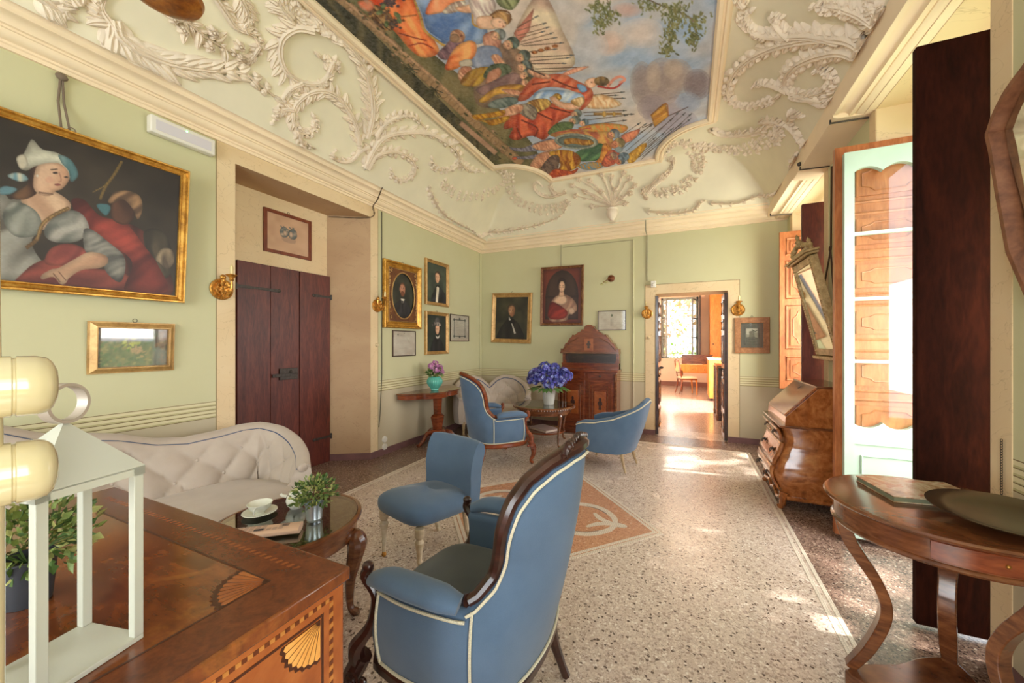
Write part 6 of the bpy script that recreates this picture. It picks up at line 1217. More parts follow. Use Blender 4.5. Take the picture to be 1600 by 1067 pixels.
def drawer(y0, y1, z0, z1, hs):
    m = MB(); m.grid(14, 9, lambda u, v: (bx_(z0 + (z1 - z0) * v) - .022 - .018 * (1 - ((y0 + (y1 - y0) * u) / .37) ** 2) * .4, y0 + (y1 - y0) * u, z0 + (z1 - z0) * v))
    o = m.build('drawer', BB, t); sd = o.modifiers.new('thick', 'SOLIDIFY'); sd.thickness = .018; sd.offset = -1
    for y in hs:
        z = (z0 + z1) / 2; x = bx_(z) - .034; m = MB(); m.ell((x, y, z), (.006, .028, .022), 8, 6)
        for k in (-1, 1): m.ell((x - .008, y + k * .022, z), (.009, .007, .007), 6, 5)
        m.tube(cr([(x - .016, y - .024, z), (x - .024, y - .018, z - .02), (x - .026, y, z - .026), (x - .024, y + .018, z - .02), (x - .016, y + .024, z)], 4), .004, 6); m.build('handle', IRON, o)
drawer(-.35, -.01, .575, .67, (-.18,)); drawer(.01, .35, .575, .67, (.18,)); drawer(-.35, .35, .37, .55, (-.19, .19)); drawer(-.35, .35, .15, .345, (-.19, .19))
for y in (-.36, .36): m = MB(); m.ell((-.13, y * .55, .716), (.022, .02, .012)); m.build('lid_support_knob', IRON, t)
m = MB(); m.tube(cr([(-.24, y, z) for y, z in ((-.37, .10), (-.25, .07), (-.1, .10), (0, .065), (.1, .10), (.25, .07), (.37, .10))], 5), .016, 6); m.tube([(.2, -.375, .10), (-.2, -.375, .10)], .018, 6); m.build('shaped_skirt', BB, t)
for x, y in ((-.21, -.35), (-.21, .35), (.19, -.35), (.19, .35)):
    m = MB(); m.tube(cr([(x, y, .14), (x - .01, y, .08), (x - .015, y, .03)], 4), [.04, .028, .024], 8)
    for k in (-1, 0, 1): m.ell((x - .03, y + k * .017, .015), (.022, .010, .015), 6, 5)
    m.build('claw_foot', BB, t)
# gilt pier mirror leaning over the bureau
t = empty('gilt_mirror', (1.13, 4.2, 1.29), 0, 'tall gilt mirror with carved crest leaning out above the bureau', 'mirror')
th_ = math.atan2(.185, .83); Rm = Matrix.Rotation(-th_, 4, 'Y'); GG = wood('aged_gilding', (120, 96, 56), (176, 148, 98), (212, 188, 140), (1, 1, 1), .45, .5, 12); GG.node_tree.nodes['Principled BSDF'].inputs['Metallic'].default_value = .3
m = MB()
for y0, y1, z0, z1 in ((-.30, -.23, 0, .86), (.23, .30, 0, .86), (-.23, .23, 0, .06), (-.23, .23, .80, .86)): m.box(((0), (y0 + y1) / 2, (z0 + z1) / 2), (.055, y1 - y0, z1 - z0), M4=Rm)
m.box((-.01, 0, -.02), (.08, .66, .03), M4=Rm); m.box((-.012, 0, .875), (.09, .66, .02), M4=Rm); m.box((-.018, 0, .895), (.11, .70, .02), M4=Rm); m.build('frame', GG, t, bevel=.005)
m = MB()
for k in range(36): 
    for y in (-.262, .262): m.ell((-.03, y, .03 + k * .0235), (.006, .008, .007), 6, 4, M4=Rm)
m.build('beading', GG, t)
m = MB(); m.box((-.012, 0, .43), (.012, .46, .74), M4=Rm); m.build('mirror_glass', MIRR, t)
m = MB(); m.box((-.0, 0, .92), (.05, .5, .05), M4=Rm)
for k in range(-6, 7): m.ell((-.01, k * .04, .955 + .05 * math.cos(k * .26)), (.02, .022, .03), 7, 5, (k, 0, 0), M4=Rm)
for y in (-.27, .27): m.lathe([(.02, .905), (.012, .93), (.024, .955), (.012, .975), (.018, .99), (0, 1.02)], 10, (0, y, 0), Rm)
m.lathe([(.03, .98), (.016, 1.01), (.028, 1.04), (.012, 1.06), (.018, 1.08), (0, 1.11)], 10, (0, 0, 0), Rm); m.build('carved_crest', GG, t)
m = MB(); m.tube([(1.185, 4.36, 3.0), (1.18, 4.36, 2.26)], .008, 6); m.ell((1.175, 4.36, 2.25), (.012, .014, .03)); m.tube([(1.178, 4.36, 2.24), (1.155, 4.44, 1.95)], .007, 6); m.tube([(1.178, 4.36, 2.24), (1.155, 4.20, 1.85)], .007, 6)
tag(m.build('mirror_cord', flat('brown_cord', (84, 60, 40), .8)), 'brown cord hanging from the right cornice that holds the gilt mirror', 'cord')
# shaped mirror at the right edge
t = empty('wood_framed_mirror', (XR - .012, 1.815, 2.05), 0, 'shaped mirror in a worn brown wooden frame at the right edge of the picture', 'mirror')
ol = [(-.235, -.47), (-.38, .12), (-.385, .21), (-.30, .30), (-.16, .36), (0, .46), (.16, .36), (.30, .30), (.385, .21), (.38, .12), (.235, -.47)]
def outl3(k, x, kk=.0): return [(x - .10 * max(0, (z + .47)) * 0 - .03 - .03 * (z + .47), y * k, z * k) for y, z in ol]
m = MB(); P = outl3(1, 0); m.tube(cr([Vector(p) for p in P], 3, True), .042, 8, True, sq=(1, .6), up=(1, 0, .05)); m.build('frame', wood('worn_mirror_frame', (88, 50, 32), (126, 78, 50), (150, 100, 68), (1, 1, 1), .5, 1, 9), t)
m = MB(); P = [(x + .004, y * .93, z * .93) for x, y, z in outl3(1, 0)]; m.add(P + [(x - .008, y, z) for x, y, z in P], [tuple(range(11)), tuple(range(21, 10, -1))] + [(i, (i + 1) % 11, 11 + (i + 1) % 11, 11 + i) for i in range(11)]); m.build('mirror_glass', MIRR, t, smooth=0)
# ---------------------------------------------------------------- inlaid commode in the foreground
KX0, KX1, KY0, KY1, KZ = -1.74, -.66, -.35, .60, .918
t = empty('inlaid_commode', ((KX0 + KX1) / 2, (KY0 + KY1) / 2, 0), 0, 'inlaid commode with fan marquetry in the near left foreground', 'commode')
ox_, oy_ = (KX0 + KX1) / 2, (KY0 + KY1) / 2
def top_mat():
    T = NT('burr_top', .16); v = T.coord(scale=(1, 1, 1)); n1 = T.noise(v, 3.0, 6, .65, 2.2); n2 = T.noise(v, 9, 5, .6, 1.5); n3 = T.noise(T.coord(scale=(2, 14, 2)), 4, 5, .6, .6)
    c = T.ramp(n1, [(.34, (40, 20, 12)), (.45, (86, 40, 18)), (.55, (112, 56, 24)), (.62, (150, 92, 40)), (.70, (60, 34, 20))]); c = T.mix(.35, c, T.ramp(n3, [(.3, (72, 34, 16)), (.7, (164, 88, 36))])); c = T.mix(.25, c, T.ramp(n2, [(.35, (50, 24, 14)), (.6, (150, 84, 36))])); T.col(c); T.b.inputs['Coat Weight'].default_value = .5; T.b.inputs['Coat Roughness'].default_value = .1
    T.l.new(T.math('ADD', T.math('MULTIPLY', n1, .2), .08), T.b.inputs['Roughness']); return T.m
BT = top_mat(); FR = wood('commode_veneer', (122, 60, 24), (158, 84, 36), (182, 110, 54), (1, 1, 1), .25, 1.5, 4, .3); DKI = flat('dark_inlay', (70, 34, 18), .3); LTI = wood('light_inlay', (200, 132, 56), (222, 156, 76), (232, 176, 98), (1, 1, 1), .3, .5, 12); RDI = wood('cross_band', (74, 34, 18), (98, 48, 24), (116, 60, 30), (3, 3, 3), .2, 1, 8)
m = MB(); m.bb(KX0 - ox_, KX1 - ox_, KY0 - oy_, KY1 - oy_, KZ - .028, KZ); top = m.build('top', BT, t, bevel=.004)
def inlay(name, polys, z0, z1, mat, par):
    m = MB()
    for p in polys: m.prism([(x - ox_, y - oy_) for x, y in p], z0, z1)
    return m.build(name, mat, par, smooth=0)
w0, w1 = .105, .111; RDI2 = wood('band_chequer', (110, 56, 26), (134, 70, 32), (150, 84, 42), (3, 3, 3), .2, 1, 8)
inlay('cross_band', ringband(KX0 + .006, KX1 - .006, KY0 + .006, KY1 - .006, w0 - .006), KZ - .001, KZ + .0004, RDI, top)
inlay('dark_line', ringband(KX0 + w0, KX1 - w0, KY0 + w0, KY1 - w0, .005), KZ - .001, KZ + .0008, DKI, top)
def fan(cx, cy, r, a0, a1, n, ex=1.0): 
    return [[(cx, cy), (cx + r * math.cos(a), cy + ex * r * math.sin(a)), (cx + r * 1.06 * math.cos((a + b) / 2), cy + ex * r * 1.06 * math.sin((a + b) / 2)), (cx + r * math.cos(b), cy + ex * r * math.sin(b))] for a, b in zip(np.linspace(a0, a1, n + 1)[:-1], np.linspace(a0, a1, n + 1)[1:])]
def fan2(cx, cy, r, a0, a1, n):
    out = []; st = (a1 - a0) / n
    for k in range(n):
        a, b = a0 + st * k + .014, a0 + st * (k + 1) - .014; m_ = (a + b) / 2; out.append([(cx + r * .14 * math.cos(m_), cy + r * .14 * math.sin(m_)), (cx + r * math.cos(a), cy + r * math.sin(a)), (cx + r * 1.05 * math.cos(m_), cy + r * 1.05 * math.sin(m_)), (cx + r * math.cos(b), cy + r * math.sin(b))])
    return out
fx, fy = KX1 - w0 - .004, KY1 - w0 - .004
inlay('fan_ground', fan(fx, fy, .088, PI, 1.5 * PI, 9), KZ - .001, KZ + .0008, DKI, top); fl_ = fan(fx, fy, .08, PI, 1.5 * PI, 9); inlay('fan_inlay', fan2(fx, fy, .078, PI, 1.5 * PI, 9), KZ, KZ + .0013, FR, top)
dots = [[(x, KY1 - .06), (x + .008, KY1 - .06), (x + .012, KY1 - .048), (x + .004, KY1 - .048)] for x in np.arange(KX0 + .1, KX1 - .1, .019)]; inlay('chequer_line', dots, KZ - .001, KZ + .0009, RDI2, top)
BX = KX1 - .014
m = MB(); m.bb(KX0 + .03 - ox_, BX - ox_, KY0 + .02 - oy_, KY1 - .006 - oy_, .12, KZ - .028); body = m.build('body', FR, t, bevel=.004)
for x in (KX0 + .07, BX - .04):
    for y in (KY0 + .07, KY1 - .07): m = MB(); m.lathe([(.012, 0), (.03, .12), (.03, .13)], 4, (x - ox_, y - oy_, 0)); m.build('foot', FR, t, smooth=0)
def sidepoly(name, polys, d, mat, par):
    m = MB(); Ms = Matrix(((0, 0, 1, BX - ox_), (1, 0, 0, -oy_), (0, 1, 0, 0), (0, 0, 0, 1)))
    for p in polys: m.prism(p, 0, d, Ms)
    return m.build(name, mat, par, smooth=0)
py1, pz1, pz0, py0 = KY1 - .057, KZ - .069, .22, KY0 + .1
sidepoly('dark_panel_line', ringband(py0, py1, pz0, pz1, .005), .0008, DKI, body)
ch1, ch2 = [], []
for k, y in enumerate(np.arange(py0 - .01, py1 + .02, .0095)): (ch1 if k % 2 else ch2).append([(y, pz1 + .014), (y + .009, pz1 + .014), (y + .009, pz1 + .022), (y, pz1 + .022)])
for k, z in enumerate(np.arange(pz0 - .02, pz1 + .002, .011)): (ch1 if k % 2 else ch2).append([(py1 + .014, z), (py1 + .023, z + .003), (py1 + .023, z + .012), (py1 + .014, z + .009)])
sidepoly('light_chequer', ch1, .0008, wood('chequer_light', (160, 100, 42), (180, 116, 52), (194, 132, 64), (1, 1, 1), .3, .5, 12), body); sidepoly('dark_chequer', ch2, .0006, RDI, body)
sidepoly('fan_ground', fan(py1 - .008, pz1 - .008, .080, PI, 1.5 * PI, 8), .0012, DKI, body); sidepoly('fan_inlay', fan2(py1 - .008, pz1 - .008, .074, PI, 1.5 * PI, 8), .002, LTI, body)
# ---------------------------------------------------------------- small things
def leafball(m, c, r, n, ls, rz_=1.0, up=.0, seed=1):
    R = random.Random(seed)
    for k in range(n):
        u, v = R.random() * 2 * PI, R.uniform(-1 + up, 1); q = math.sqrt(1 - v * v); d = Vector((q * math.cos(u), q * math.sin(u), v)); rr = r * R.uniform(.45, 1.05); p = Vector(c) + Vector((d.x * rr, d.y * rr, d.z * rr * rz_))
        a = (d + Vector((R.uniform(-.7, .7), R.uniform(-.7, .7), R.uniform(-.3, .8)))).normalized(); s_ = a.cross(Vector((R.uniform(-1, 1), R.uniform(-1, 1), R.uniform(-1, 1)))).normalized(); nn = a.cross(s_); L = ls * R.uniform(.6, 1.2); w = L * .32
        m.cm = R.choice([0, 0, 1, 1, 2]); m.add([p, p + a * L * .45 + s_ * w + nn * w * .2, p + a * L, p + a * L * .45 - s_ * w + nn * w * .2, p + a * L * .5 - nn * w * .15], [(0, 1, 4), (1, 2, 4), (2, 3, 4), (3, 0, 4)])
    m.cm = 0
LG = [flat('leaf_green', (70, 98, 44), .5), flat('leaf_light_green', (120, 138, 70), .5), flat('leaf_pale_tip', (170, 172, 104), .5)]
def potted(loc, label, pr, ph, potm, br, cz, n=420, ls=.022, seed=3, rings=True):
    t = empty('potted_plant', loc, 0, label, 'plant'); m = MB(); m.lathe([(0, 0), (pr * .78, 0), (pr * .8, .004)] + ([(pr * .82, ph * .12), (pr * .86, ph * .14), (pr * .83, ph * .17)] if rings else []) + [(pr * .97, ph * .94), (pr * 1.04, ph * .96), (pr * 1.04, ph), (pr * .95, ph), (pr * .9, ph * .8), (0, ph * .8)], 28); m.build('pot', potm, t)
    m = MB()
    for k in range(12): a = k * 2.4; m.tube([(0, 0, ph * .8), (.4 * br * math.cos(a), .4 * br * math.sin(a), ph + cz * .6), (.8 * br * math.cos(a), .8 * br * math.sin(a), ph + cz)], .0016, 4)
    m.build('stems', LG[0], t); m = MB(); leafball(m, (0, 0, ph + cz), br, n, ls, .78, .25, seed); m.build('foliage', LG, t, smooth=0)
TIN = flat('galvanised_tin', (186, 196, 204), .3, .8, .5, .05, 20); PORC = flat('white_porcelain', (224, 224, 210), .12)
p = on_ct(491, 812); potted(p, 'small bushy plant in a grey tin pot on the coffee table', .043, .085, TIN, .10, .05, 460, .026, 5)
p = on_ct(406, 803); t = empty('saucer', p, 0, 'white saucer under the teacup on the coffee table', 'saucer'); m = MB(); m.lathe([(0, .002), (.035, .002), (.04, .0), (.055, .006), (.08, .016), (.078, .018), (.055, .010), (.03, .006), (0, .006)], 36); m.build('dish', PORC, t)
t = empty('teacup', p + Vector((0, 0, .0065)), 0, 'white teacup standing on the saucer on the coffee table', 'cup'); m = MB(); m.lathe([(0, 0), (.02, 0), (.022, .006), (.03, .012), (.048, .028), (.058, .052), (.056, .053), (.044, .028), (.02, .012), (0, .01)], 36); m.build('bowl', PORC, t)
m = MB(); m.tube(cr([(.03, -.034, .042), (.042, -.055, .040), (.038, -.054, .02), (.026, -.036, .018)], 5), .004, 6); m.build('handle', PORC, t)
p = on_ct(463, 793); t = empty('sugar_bowl', p, 0, 'small white porcelain pot with lid, behind the teacup', 'sugar bowl'); m = MB(); m.lathe([(0, 0), (.028, 0), (.03, .004), (.045, .022), (.05, .045), (.044, .066), (.034, .076), (.036, .080), (0, .080)], 32); m.build('body', PORC, t)
m = MB(); m.lathe([(.036, .080), (.034, .088), (.02, .098), (.008, .102), (.006, .108), (.012, .116), (.0, .122)], 24); m.build('lid', PORC, t); m = MB(); m.tube(cr([(.03, -.032, .062), (.052, -.05, .06), (.05, -.05, .03), (.032, -.034, .026)], 5), .0045, 6); m.tube(cr([(-.035, -.03, .066), (-.05, -.045, .074), (-.055, -.05, .085)], 4), [.009, .006], 8); m.build('handle', PORC, t)
# folded newspaper
pa, pb = on_ct(366, 838, .52), on_ct(470, 826, .52); t = empty('folded_newspaper', (pa + pb) / 2 * Vector((1, 1, 0)).length * 0 + Vector(((pa.x + pb.x) / 2, (pa.y + pb.y) / 2, .5095)), math.atan2(pb.y - pa.y, pb.x - pa.x), 'folded pinkish newspaper with printed columns on the coffee table', 'newspaper')
L_ = (pb - pa).length; m = MB(); NP = flat('pink_newsprint', (222, 186, 158), .8)
m.grid(2, 24, lambda u, v: ((u - .5) * L_, .028 * math.cos(2 * PI * v) * 1.6, .018 + .0175 * math.copysign(abs(math.sin(2 * PI * v)) ** .7, math.sin(2 * PI * v))), cv=True); m.f.append(list(range(24))); m.mi.append(0); m.f.append(list(range(47, 23, -1))); m.mi.append(0); m.build('paper', NP, t)
m = MB(); INK = flat('printed_ink', (74, 70, 74), .8)
def blk(x, y, w, h, mm): mm.box((x * L_, y * .036, .0362), (w * L_, h * .036, .0006))
for i in range(7): blk(.22 + i * .016, .1, .008, .5 + .2 * (i % 2), m)
for i in range(5): blk(.18 + .03 * i, .75, .015, .18, m)
blk(-.12, -.55, .14, .5, m); m.build('headline', INK, t)
m = MB(); IG = flat('printed_grey', (170, 150, 140), .8)
for c in range(8):
    for r in range(7):
        if not (c in (5, 6) and r > 2): blk(-.42 + c * .09, -.8 + r * .25, .07, .07, m)
m.build('text_columns', IG, t)
m = MB(); m.lathe([(0, 0), (.012, 0), (.012, .001), (0, .001)], 16, (.07, -.045, .003), Matrix.Rotation(.5, 4, 'X')); m.build('blue_seal', flat('teal_print', (60, 140, 150), .6), t)
# lantern on the commode
LW = flat('lantern_paint', (186, 186, 172), .45, .0, .4); t = empty('lantern', (-.853, .238, .9185), math.radians(13), 'off-white metal lantern frame with pitched top and ring on the commode', 'lantern')
s_, b_ = .0555, .0065
for sx in (-1, 1):
    for sy in (-1, 1): m = MB(); m.bb(sx * s_ - b_, sx * s_ + b_, sy * s_ - b_, sy * s_ + b_, .008, .275); m.build('post', LW, t, bevel=.001)
m = MB(); e_ = s_ + b_; m.bb(-e_, e_, -e_, e_, 0, .008); m.build('base', LW, t, bevel=.001)
m = MB(); e2 = e_ + .001
for a, b, c, d in ((-e2, e2, -e2, -e2 + .015), (-e2, e2, e2 - .015, e2), (-e2, -e2 + .015, -e2, e2), (e2 - .015, e2, -e2, e2)): m.bb(a, b, c, d, .268, .281)
m.build('top_rail', LW, t, smooth=0); m = MB(); m.add([(-e2, -e2, .282), (e2, -e2, .282), (e2, e2, .282), (-e2, e2, .282), (0, 0, .364), (-e2, -e2, .279), (e2, -e2, .279), (e2, e2, .279), (-e2, e2, .279), (0, 0, .358)], [(0, 1, 4), (1, 2, 4), (2, 3, 4), (3, 0, 4), (6, 5, 9), (7, 6, 9), (8, 7, 9), (5, 8, 9), (0, 1, 6, 5), (1, 2, 7, 6), (2, 3, 8, 7), (3, 0, 5, 8)]); m.build('pitched_roof', LW, t, smooth=0)
m = MB(); ra = math.radians(105)
m.grid(40, 4, lambda u, v: tuple(Matrix.Rotation(ra, 3, 'Z') @ Vector(((.030 if v in (0, 1) or v < .1 else .030) * math.cos(2 * PI * u) * 1.0 * (1 if int(round(v * 4)) % 4 < 2 else .85), (-.008 if int(round(v * 4)) % 4 in (0, 3) else .008), .390 + .030 * math.sin(2 * PI * u) * (1 if int(round(v * 4)) % 4 < 2 else .85)))), cu=True, cv=True); m.build('ring', flat('lantern_ring_grey', (176, 164, 150), .4, .2), t)
potted(Vector((-1.113, .265, .9185)), 'bushy green plant in a dark pot behind the lantern on the commode', .038, .085, flat('dark_pot', (52, 54, 60), .5), .085, .03, 520, .022, 9, False)
# cream post with rounded pegs
def crm():
    T = NT('cream_lacquer', .12); T.col(T.ramp(T.noise(T.coord(), 4, 2), [(.3, (204, 190, 148)), (.7, (214, 202, 164))])); T.b.inputs['Coat Weight'].default_value = .6; return T.m
CL = crm(); t = empty('lacquered_stand', (-.699, .135, .9185), 0, 'cream lacquered stand with two rounded pegs at the left edge of the picture', 'stand')
m = MB(); m.lathe([(.05, 0), (.052, .01), (.03, .02), (.015, .04), (.015, .30), (.016, .31), (.015, .32), (.0125, .45), (.011, .70), (.008, .718), (0, .724)], 24); m.build('post', CL, t)
dirp = Vector((.2, .98, 0)); ap = math.atan2(dirp.y, dirp.x)
for z in (.4315, .3335):
    m = MB(); M4 = Matrix.Translation((0, 0, z)) @ Matrix.Rotation(ap, 4, 'Z') @ Matrix.Rotation(PI / 2, 4, 'Y'); m.lathe([(.0, -.03), (.032, -.028), (.0345, -.022), (.0345, .0185), (.0325, .0195), (.0325, .0212), (.0345, .0222), (.0345, .036), (.0325, .044), (.027, .049), (.017, .0525), (0, .0535)], 40, M4=M4); m.build('peg', CL, t)
# gilt pendant bowl near the ceiling
t = empty('pendant_lamp', (-1.496, .631, 2.46), 0, 'round gilt bowl of a hanging lamp at the top edge of the picture', 'lamp'); m = MB(); m.lathe([(0, 0), (.03, .0), (.06, .01), (.092, .03), (.098, .045), (.09, .055), (.05, .09), (.02, .11), (.02, .2), (.03, .23), (0, .26)], 32); m.build('bowl', wood('bronze_gilt', (84, 40, 14), (140, 78, 26), (196, 130, 52), (1, 1, 1), .3, .5, 14), t)
m = MB(); m.tube([(0, 0, .25), (0, 0, 1.45)], .008, 6); m.build('suspension_rod', BRASS, t); m = MB(); m.lathe([(.0, 1.40), (.04, 1.41), (.05, 1.45)], 16); m.build('ceiling_rose', BRASS, t)
# teal vase and flowers on the console
vp = Vector((-3.2, 4.36, .7355)); t = empty('ribbed_vase', vp, 0, 'teal ribbed ceramic vase on the scalloped console', 'vase'); m = MB(); pf = [(.048, 0), (.052, .006), (.046, .02), (.07, .05), (.10, .095), (.105, .13), (.09, .165), (.078, .18), (.085, .19), (.078, .188), (.07, .16), (.0, .12)]
m.grid(96, 12, lambda u, v: ((pf[int(round(v * 11))][0] + (.006 * abs(math.sin(u * 2 * PI * 12)) if 2 <= int(round(v * 11)) <= 6 else 0)) * math.cos(2 * PI * u), (pf[int(round(v * 11))][0] + (.006 * abs(math.sin(u * 2 * PI * 12)) if 2 <= int(round(v * 11)) <= 6 else 0)) * math.sin(2 * PI * u), pf[int(round(v * 11))][1]), cu=True); m.build('bowl', flat('teal_glaze', (92, 176, 160), .15), t)
def blossoms(m, centers, r, pet, cols=3, seed=4, n=60):
    R = random.Random(seed)
    for c in centers:
        for k in range(n):
            u, v = R.random() * 2 * PI, R.uniform(-.7, 1); q = math.sqrt(1 - v * v); d = Vector((q * math.cos(u), q * math.sin(u), v)); p = Vector(c) + d * r * R.uniform(.85, 1.05); X = d.orthogonal().normalized(); X = Matrix.Rotation(R.random() * 6, 3, d) @ X; Y = d.cross(X); m.cm = R.randrange(cols)
            for a in range(4): A_ = a * PI / 2; e = X * math.cos(A_) + Y * math.sin(A_); f = X * -math.sin(A_) + Y * math.cos(A_); m.add([p, p + e * pet * .6 + f * pet * .45 + d * pet * .2, p + e * pet * 1.1 + d * pet * .3, p + e * pet * .6 - f * pet * .45 + d * pet * .2], [(0, 1, 2, 3)])
    m.cm = 0
t = empty('flower_bouquet', vp + Vector((0, 0, .12)), 0, 'bunch of pink and lilac flowers in the teal vase', 'flowers'); m = MB()
for k in range(10): a = k * .7; m.tube([(0, 0, .02), (.05 * math.cos(a), .07 * math.sin(a), .18)], .003, 4)
leafball(m, (0, 0, .12), .09, 120, .05, .7, .4, 6); m.build('foliage', [LG[0], LG[0], LG[1]], t, smooth=0); m = MB(); blossoms(m, [(0, -.08, .22), (.03, .02, .2), (.02, .09, .19), (-.02, .14, .15), (.05, -.03, .16), (.05, .08, .13), (-.03, .05, .25)], .04, .018, 3, 8, 40); m.build('blossoms', [flat('pink_petal', (196, 120, 176), .6), flat('lilac_petal', (168, 96, 156), .6), flat('pale_pink_petal', (222, 164, 206), .6)], t, smooth=0)
# glass vase + hydrangeas
hv = Vector((-1.755, 5.02, .541)); t = empty('glass_vase', hv, 0, 'tapered clear patterned glass vase on the round table', 'vase'); FG = NT('patterned_glass', .15); FG.col((226, 222, 212)); FG.b.inputs['Transmission Weight'].default_value = .25; FG.bump(FG.noise(FG.coord(scale=(1, 1, .4)), 40, 3), .5, .01)
m = MB(); m.lathe([(0, 0), (.068, 0), (.072, .01), (.085, .12), (.105, .285), (.099, .285), (.08, .12), (.064, .02), (0, .02)], 32); m.build('bowl', FG.m, t)
t = empty('hydrangea_bouquet', hv + Vector((0, 0, .288)), 0, 'large bunch of blue hydrangeas in the glass vase', 'flowers'); m = MB()
for k in range(9): a = k * .7; m.tube([(0, 0, -.25), (.03 * math.cos(a), .03 * math.sin(a), 0), (.12 * math.cos(a), .12 * math.sin(a), .12)], .004, 4)
R9 = random.Random(2)
for k in range(26): a = k * 2.4; d = Vector((math.cos(a), math.sin(a), -.25)); p = d * .16; s9 = Vector((-d.y, d.x, 0)) * .035; m.add([p, p + d * .07 + s9, p + d * .15 + Vector((0, 0, -.02)), p + d * .07 - s9], [(0, 1, 2, 3)])
m.build('foliage', flat('hydrangea_leaf', (92, 128, 60), .5), t, smooth=0); m = MB(); Hc = [(-.22, -.02, .06), (-.14, -.12, .10), (-.06, -.05, .22), (.06, -.12, .08), (.08, .02, .20), (.2, -.04, .14), (-.02, -.16, .02), (.15, .1, .1), (-.15, .1, .14), (0, .12, .16), (.14, -.12, .04), (-.2, .05, .12), (.0, -.02, .15), (.25, .03, .1)]
Hc = [tuple(Vector((RT * a + FW * b + UP * c))) for a, b, c in Hc]
blossoms(m, Hc, .085, .022, 4, 12, 90); m.build('blossoms', [flat('hydrangea_blue', (72, 80, 168), .6), flat('hydrangea_violet', (96, 88, 180), .6), flat('hydrangea_light', (150, 160, 220), .6), flat('hydrangea_deep', (44, 48, 116), .6)], t, smooth=0)
# books on the lower shelf
t = empty('large_book', (RTX + .02, RTY - .05, .1905), -.5, 'large closed book with pale cover on the round table shelf', 'book'); m = MB(); m.box((0, 0, .018), (.34, .24, .024)); m.build('pages', PAPER, t); m = MB(); m.box((0, 0, .0045), (.35, .25, .006)); m.box((0, 0, .0315), (.35, .25, .006)); m.build('cover', flat('mauve_cover', (176, 150, 142), .5), t, bevel=.001)
# book and tray on the right table
t = empty('art_book', (.83, 2.035, .8005), math.radians(10), 'large book with a mottled picture cover on the right-hand table', 'book'); m = MB(); m.box((0, 0, .012), (.30, .225, .016)); m.build('pages', flat('green_grey_pages', (120, 122, 96), .7), t)
BC = NT('mottled_cover', .25); v = BC.coord(); BC.col(BC.ramp(BC.noise(v, 9, 4, .6, 1), [(.3, (110, 84, 60)), (.42, (170, 140, 106)), (.52, (206, 190, 160)), (.6, (180, 120, 90)), (.72, (140, 136, 116))])); m = MB(); m.box((0, 0, .0025), (.305, .23, .004)); m.box((0, 0, .0215), (.305, .23, .004)); m.build('cover', BC.m, t, bevel=.001)
tz = .8; tc = Vector((.95, 1.80, .815)); t = empty('oval_tray', tc, math.radians(20), 'dark oval metal tray on the right-hand table, in front of the book', 'tray'); t.rotation_euler = (math.radians(5), math.radians(2), math.radians(20)); PW_ = flat('dark_pewter', (104, 88, 68), .22, .7, .5, .1, 6); m = MB(); Mx = Matrix.Translation((0, 0, .0)) @ Matrix.Diagonal((1.0, .8, 1, 1)); m.lathe([(0, .0), (.10, .0), (.15, .010), (.208, .028), (.212, .032), (.205, .033), (.15, .014), (.10, .004), (0, .004)], 56, M4=Mx); m.build('dish', PW_, t)
# ---------------------------------------------------------------- the other room beyond the doorway
OW = flat('other_room_plaster', (226, 206, 186), .8, 0, .2, .03, 2); GF = terrazzo('other_room_floor', (170, 150, 140), [(0, (120, 100, 94)), (.2, (170, 150, 140)), (.6, (190, 172, 160)), (.9, (212, 200, 190))], 90, .16)
struct(MB().bb(-2.6, 3.0, 6.6, 13.9, -.1, 0), 'floor_2', GF, smooth=0)
m = MB(); m.bb(-2.7, -2.5, 6.6, 13.9, 0, 3.3); struct(m, 'wall_left_2', OW, smooth=0)
WX0, WX1 = -.80, .30
m = MB(); m.bb(-2.6, WX0, 13.4, 13.9, 0, 3.3); m.bb(WX1, 3.0, 13.4, 13.9, 0, 3.3); m.bb(WX0, WX1, 13.4, 13.9, 0, .88); m.bb(WX0, WX1, 13.4, 13.9, 2.85, 3.3); struct(m, 'wall_far_2', OW, smooth=0)
m = MB(); m.bb(.98, 1.5, 6.6, 8.4, 0, 3.3); m.bb(.98, 1.5, 10.8, 13.9, 0, 3.3); m.bb(.98, 1.5, 8.4, 10.8, 0, .4); m.bb(.98, 1.5, 8.4, 10.8, 2.8, 3.3); struct(m, 'wall_right_2', OW, smooth=0)
struct(MB().bb(-2.7, 3.0, 6.6, 13.9, 3.2, 3.3), 'ceiling_2', OW, smooth=0)
bboard_ = MB(); bboard_.bb(-2.5, .98, 13.38, 13.4, 0, .14); struct(bboard_, 'baseboard_far_2', flat('brown_baseboard', (134, 92, 84), .5), smooth=0)
w3 = bpy.data.objects.new('window_3', None); link(w3); w3['kind'] = 'structure'; GRB = flat('grey_blue_frame', (150, 158, 156), .5)
m = MB(); m.bb(WX0, WX0 + .05, 13.45, 13.5, .88, 2.85); m.bb(WX1 - .05, WX1, 13.45, 13.5, .88, 2.85); m.bb(WX0, WX1, 13.45, 13.5, 2.78, 2.85); m.bb(WX0, WX1, 13.45, 13.5, .86, .92); m.build('window_frame', GRB, w3, smooth=0)
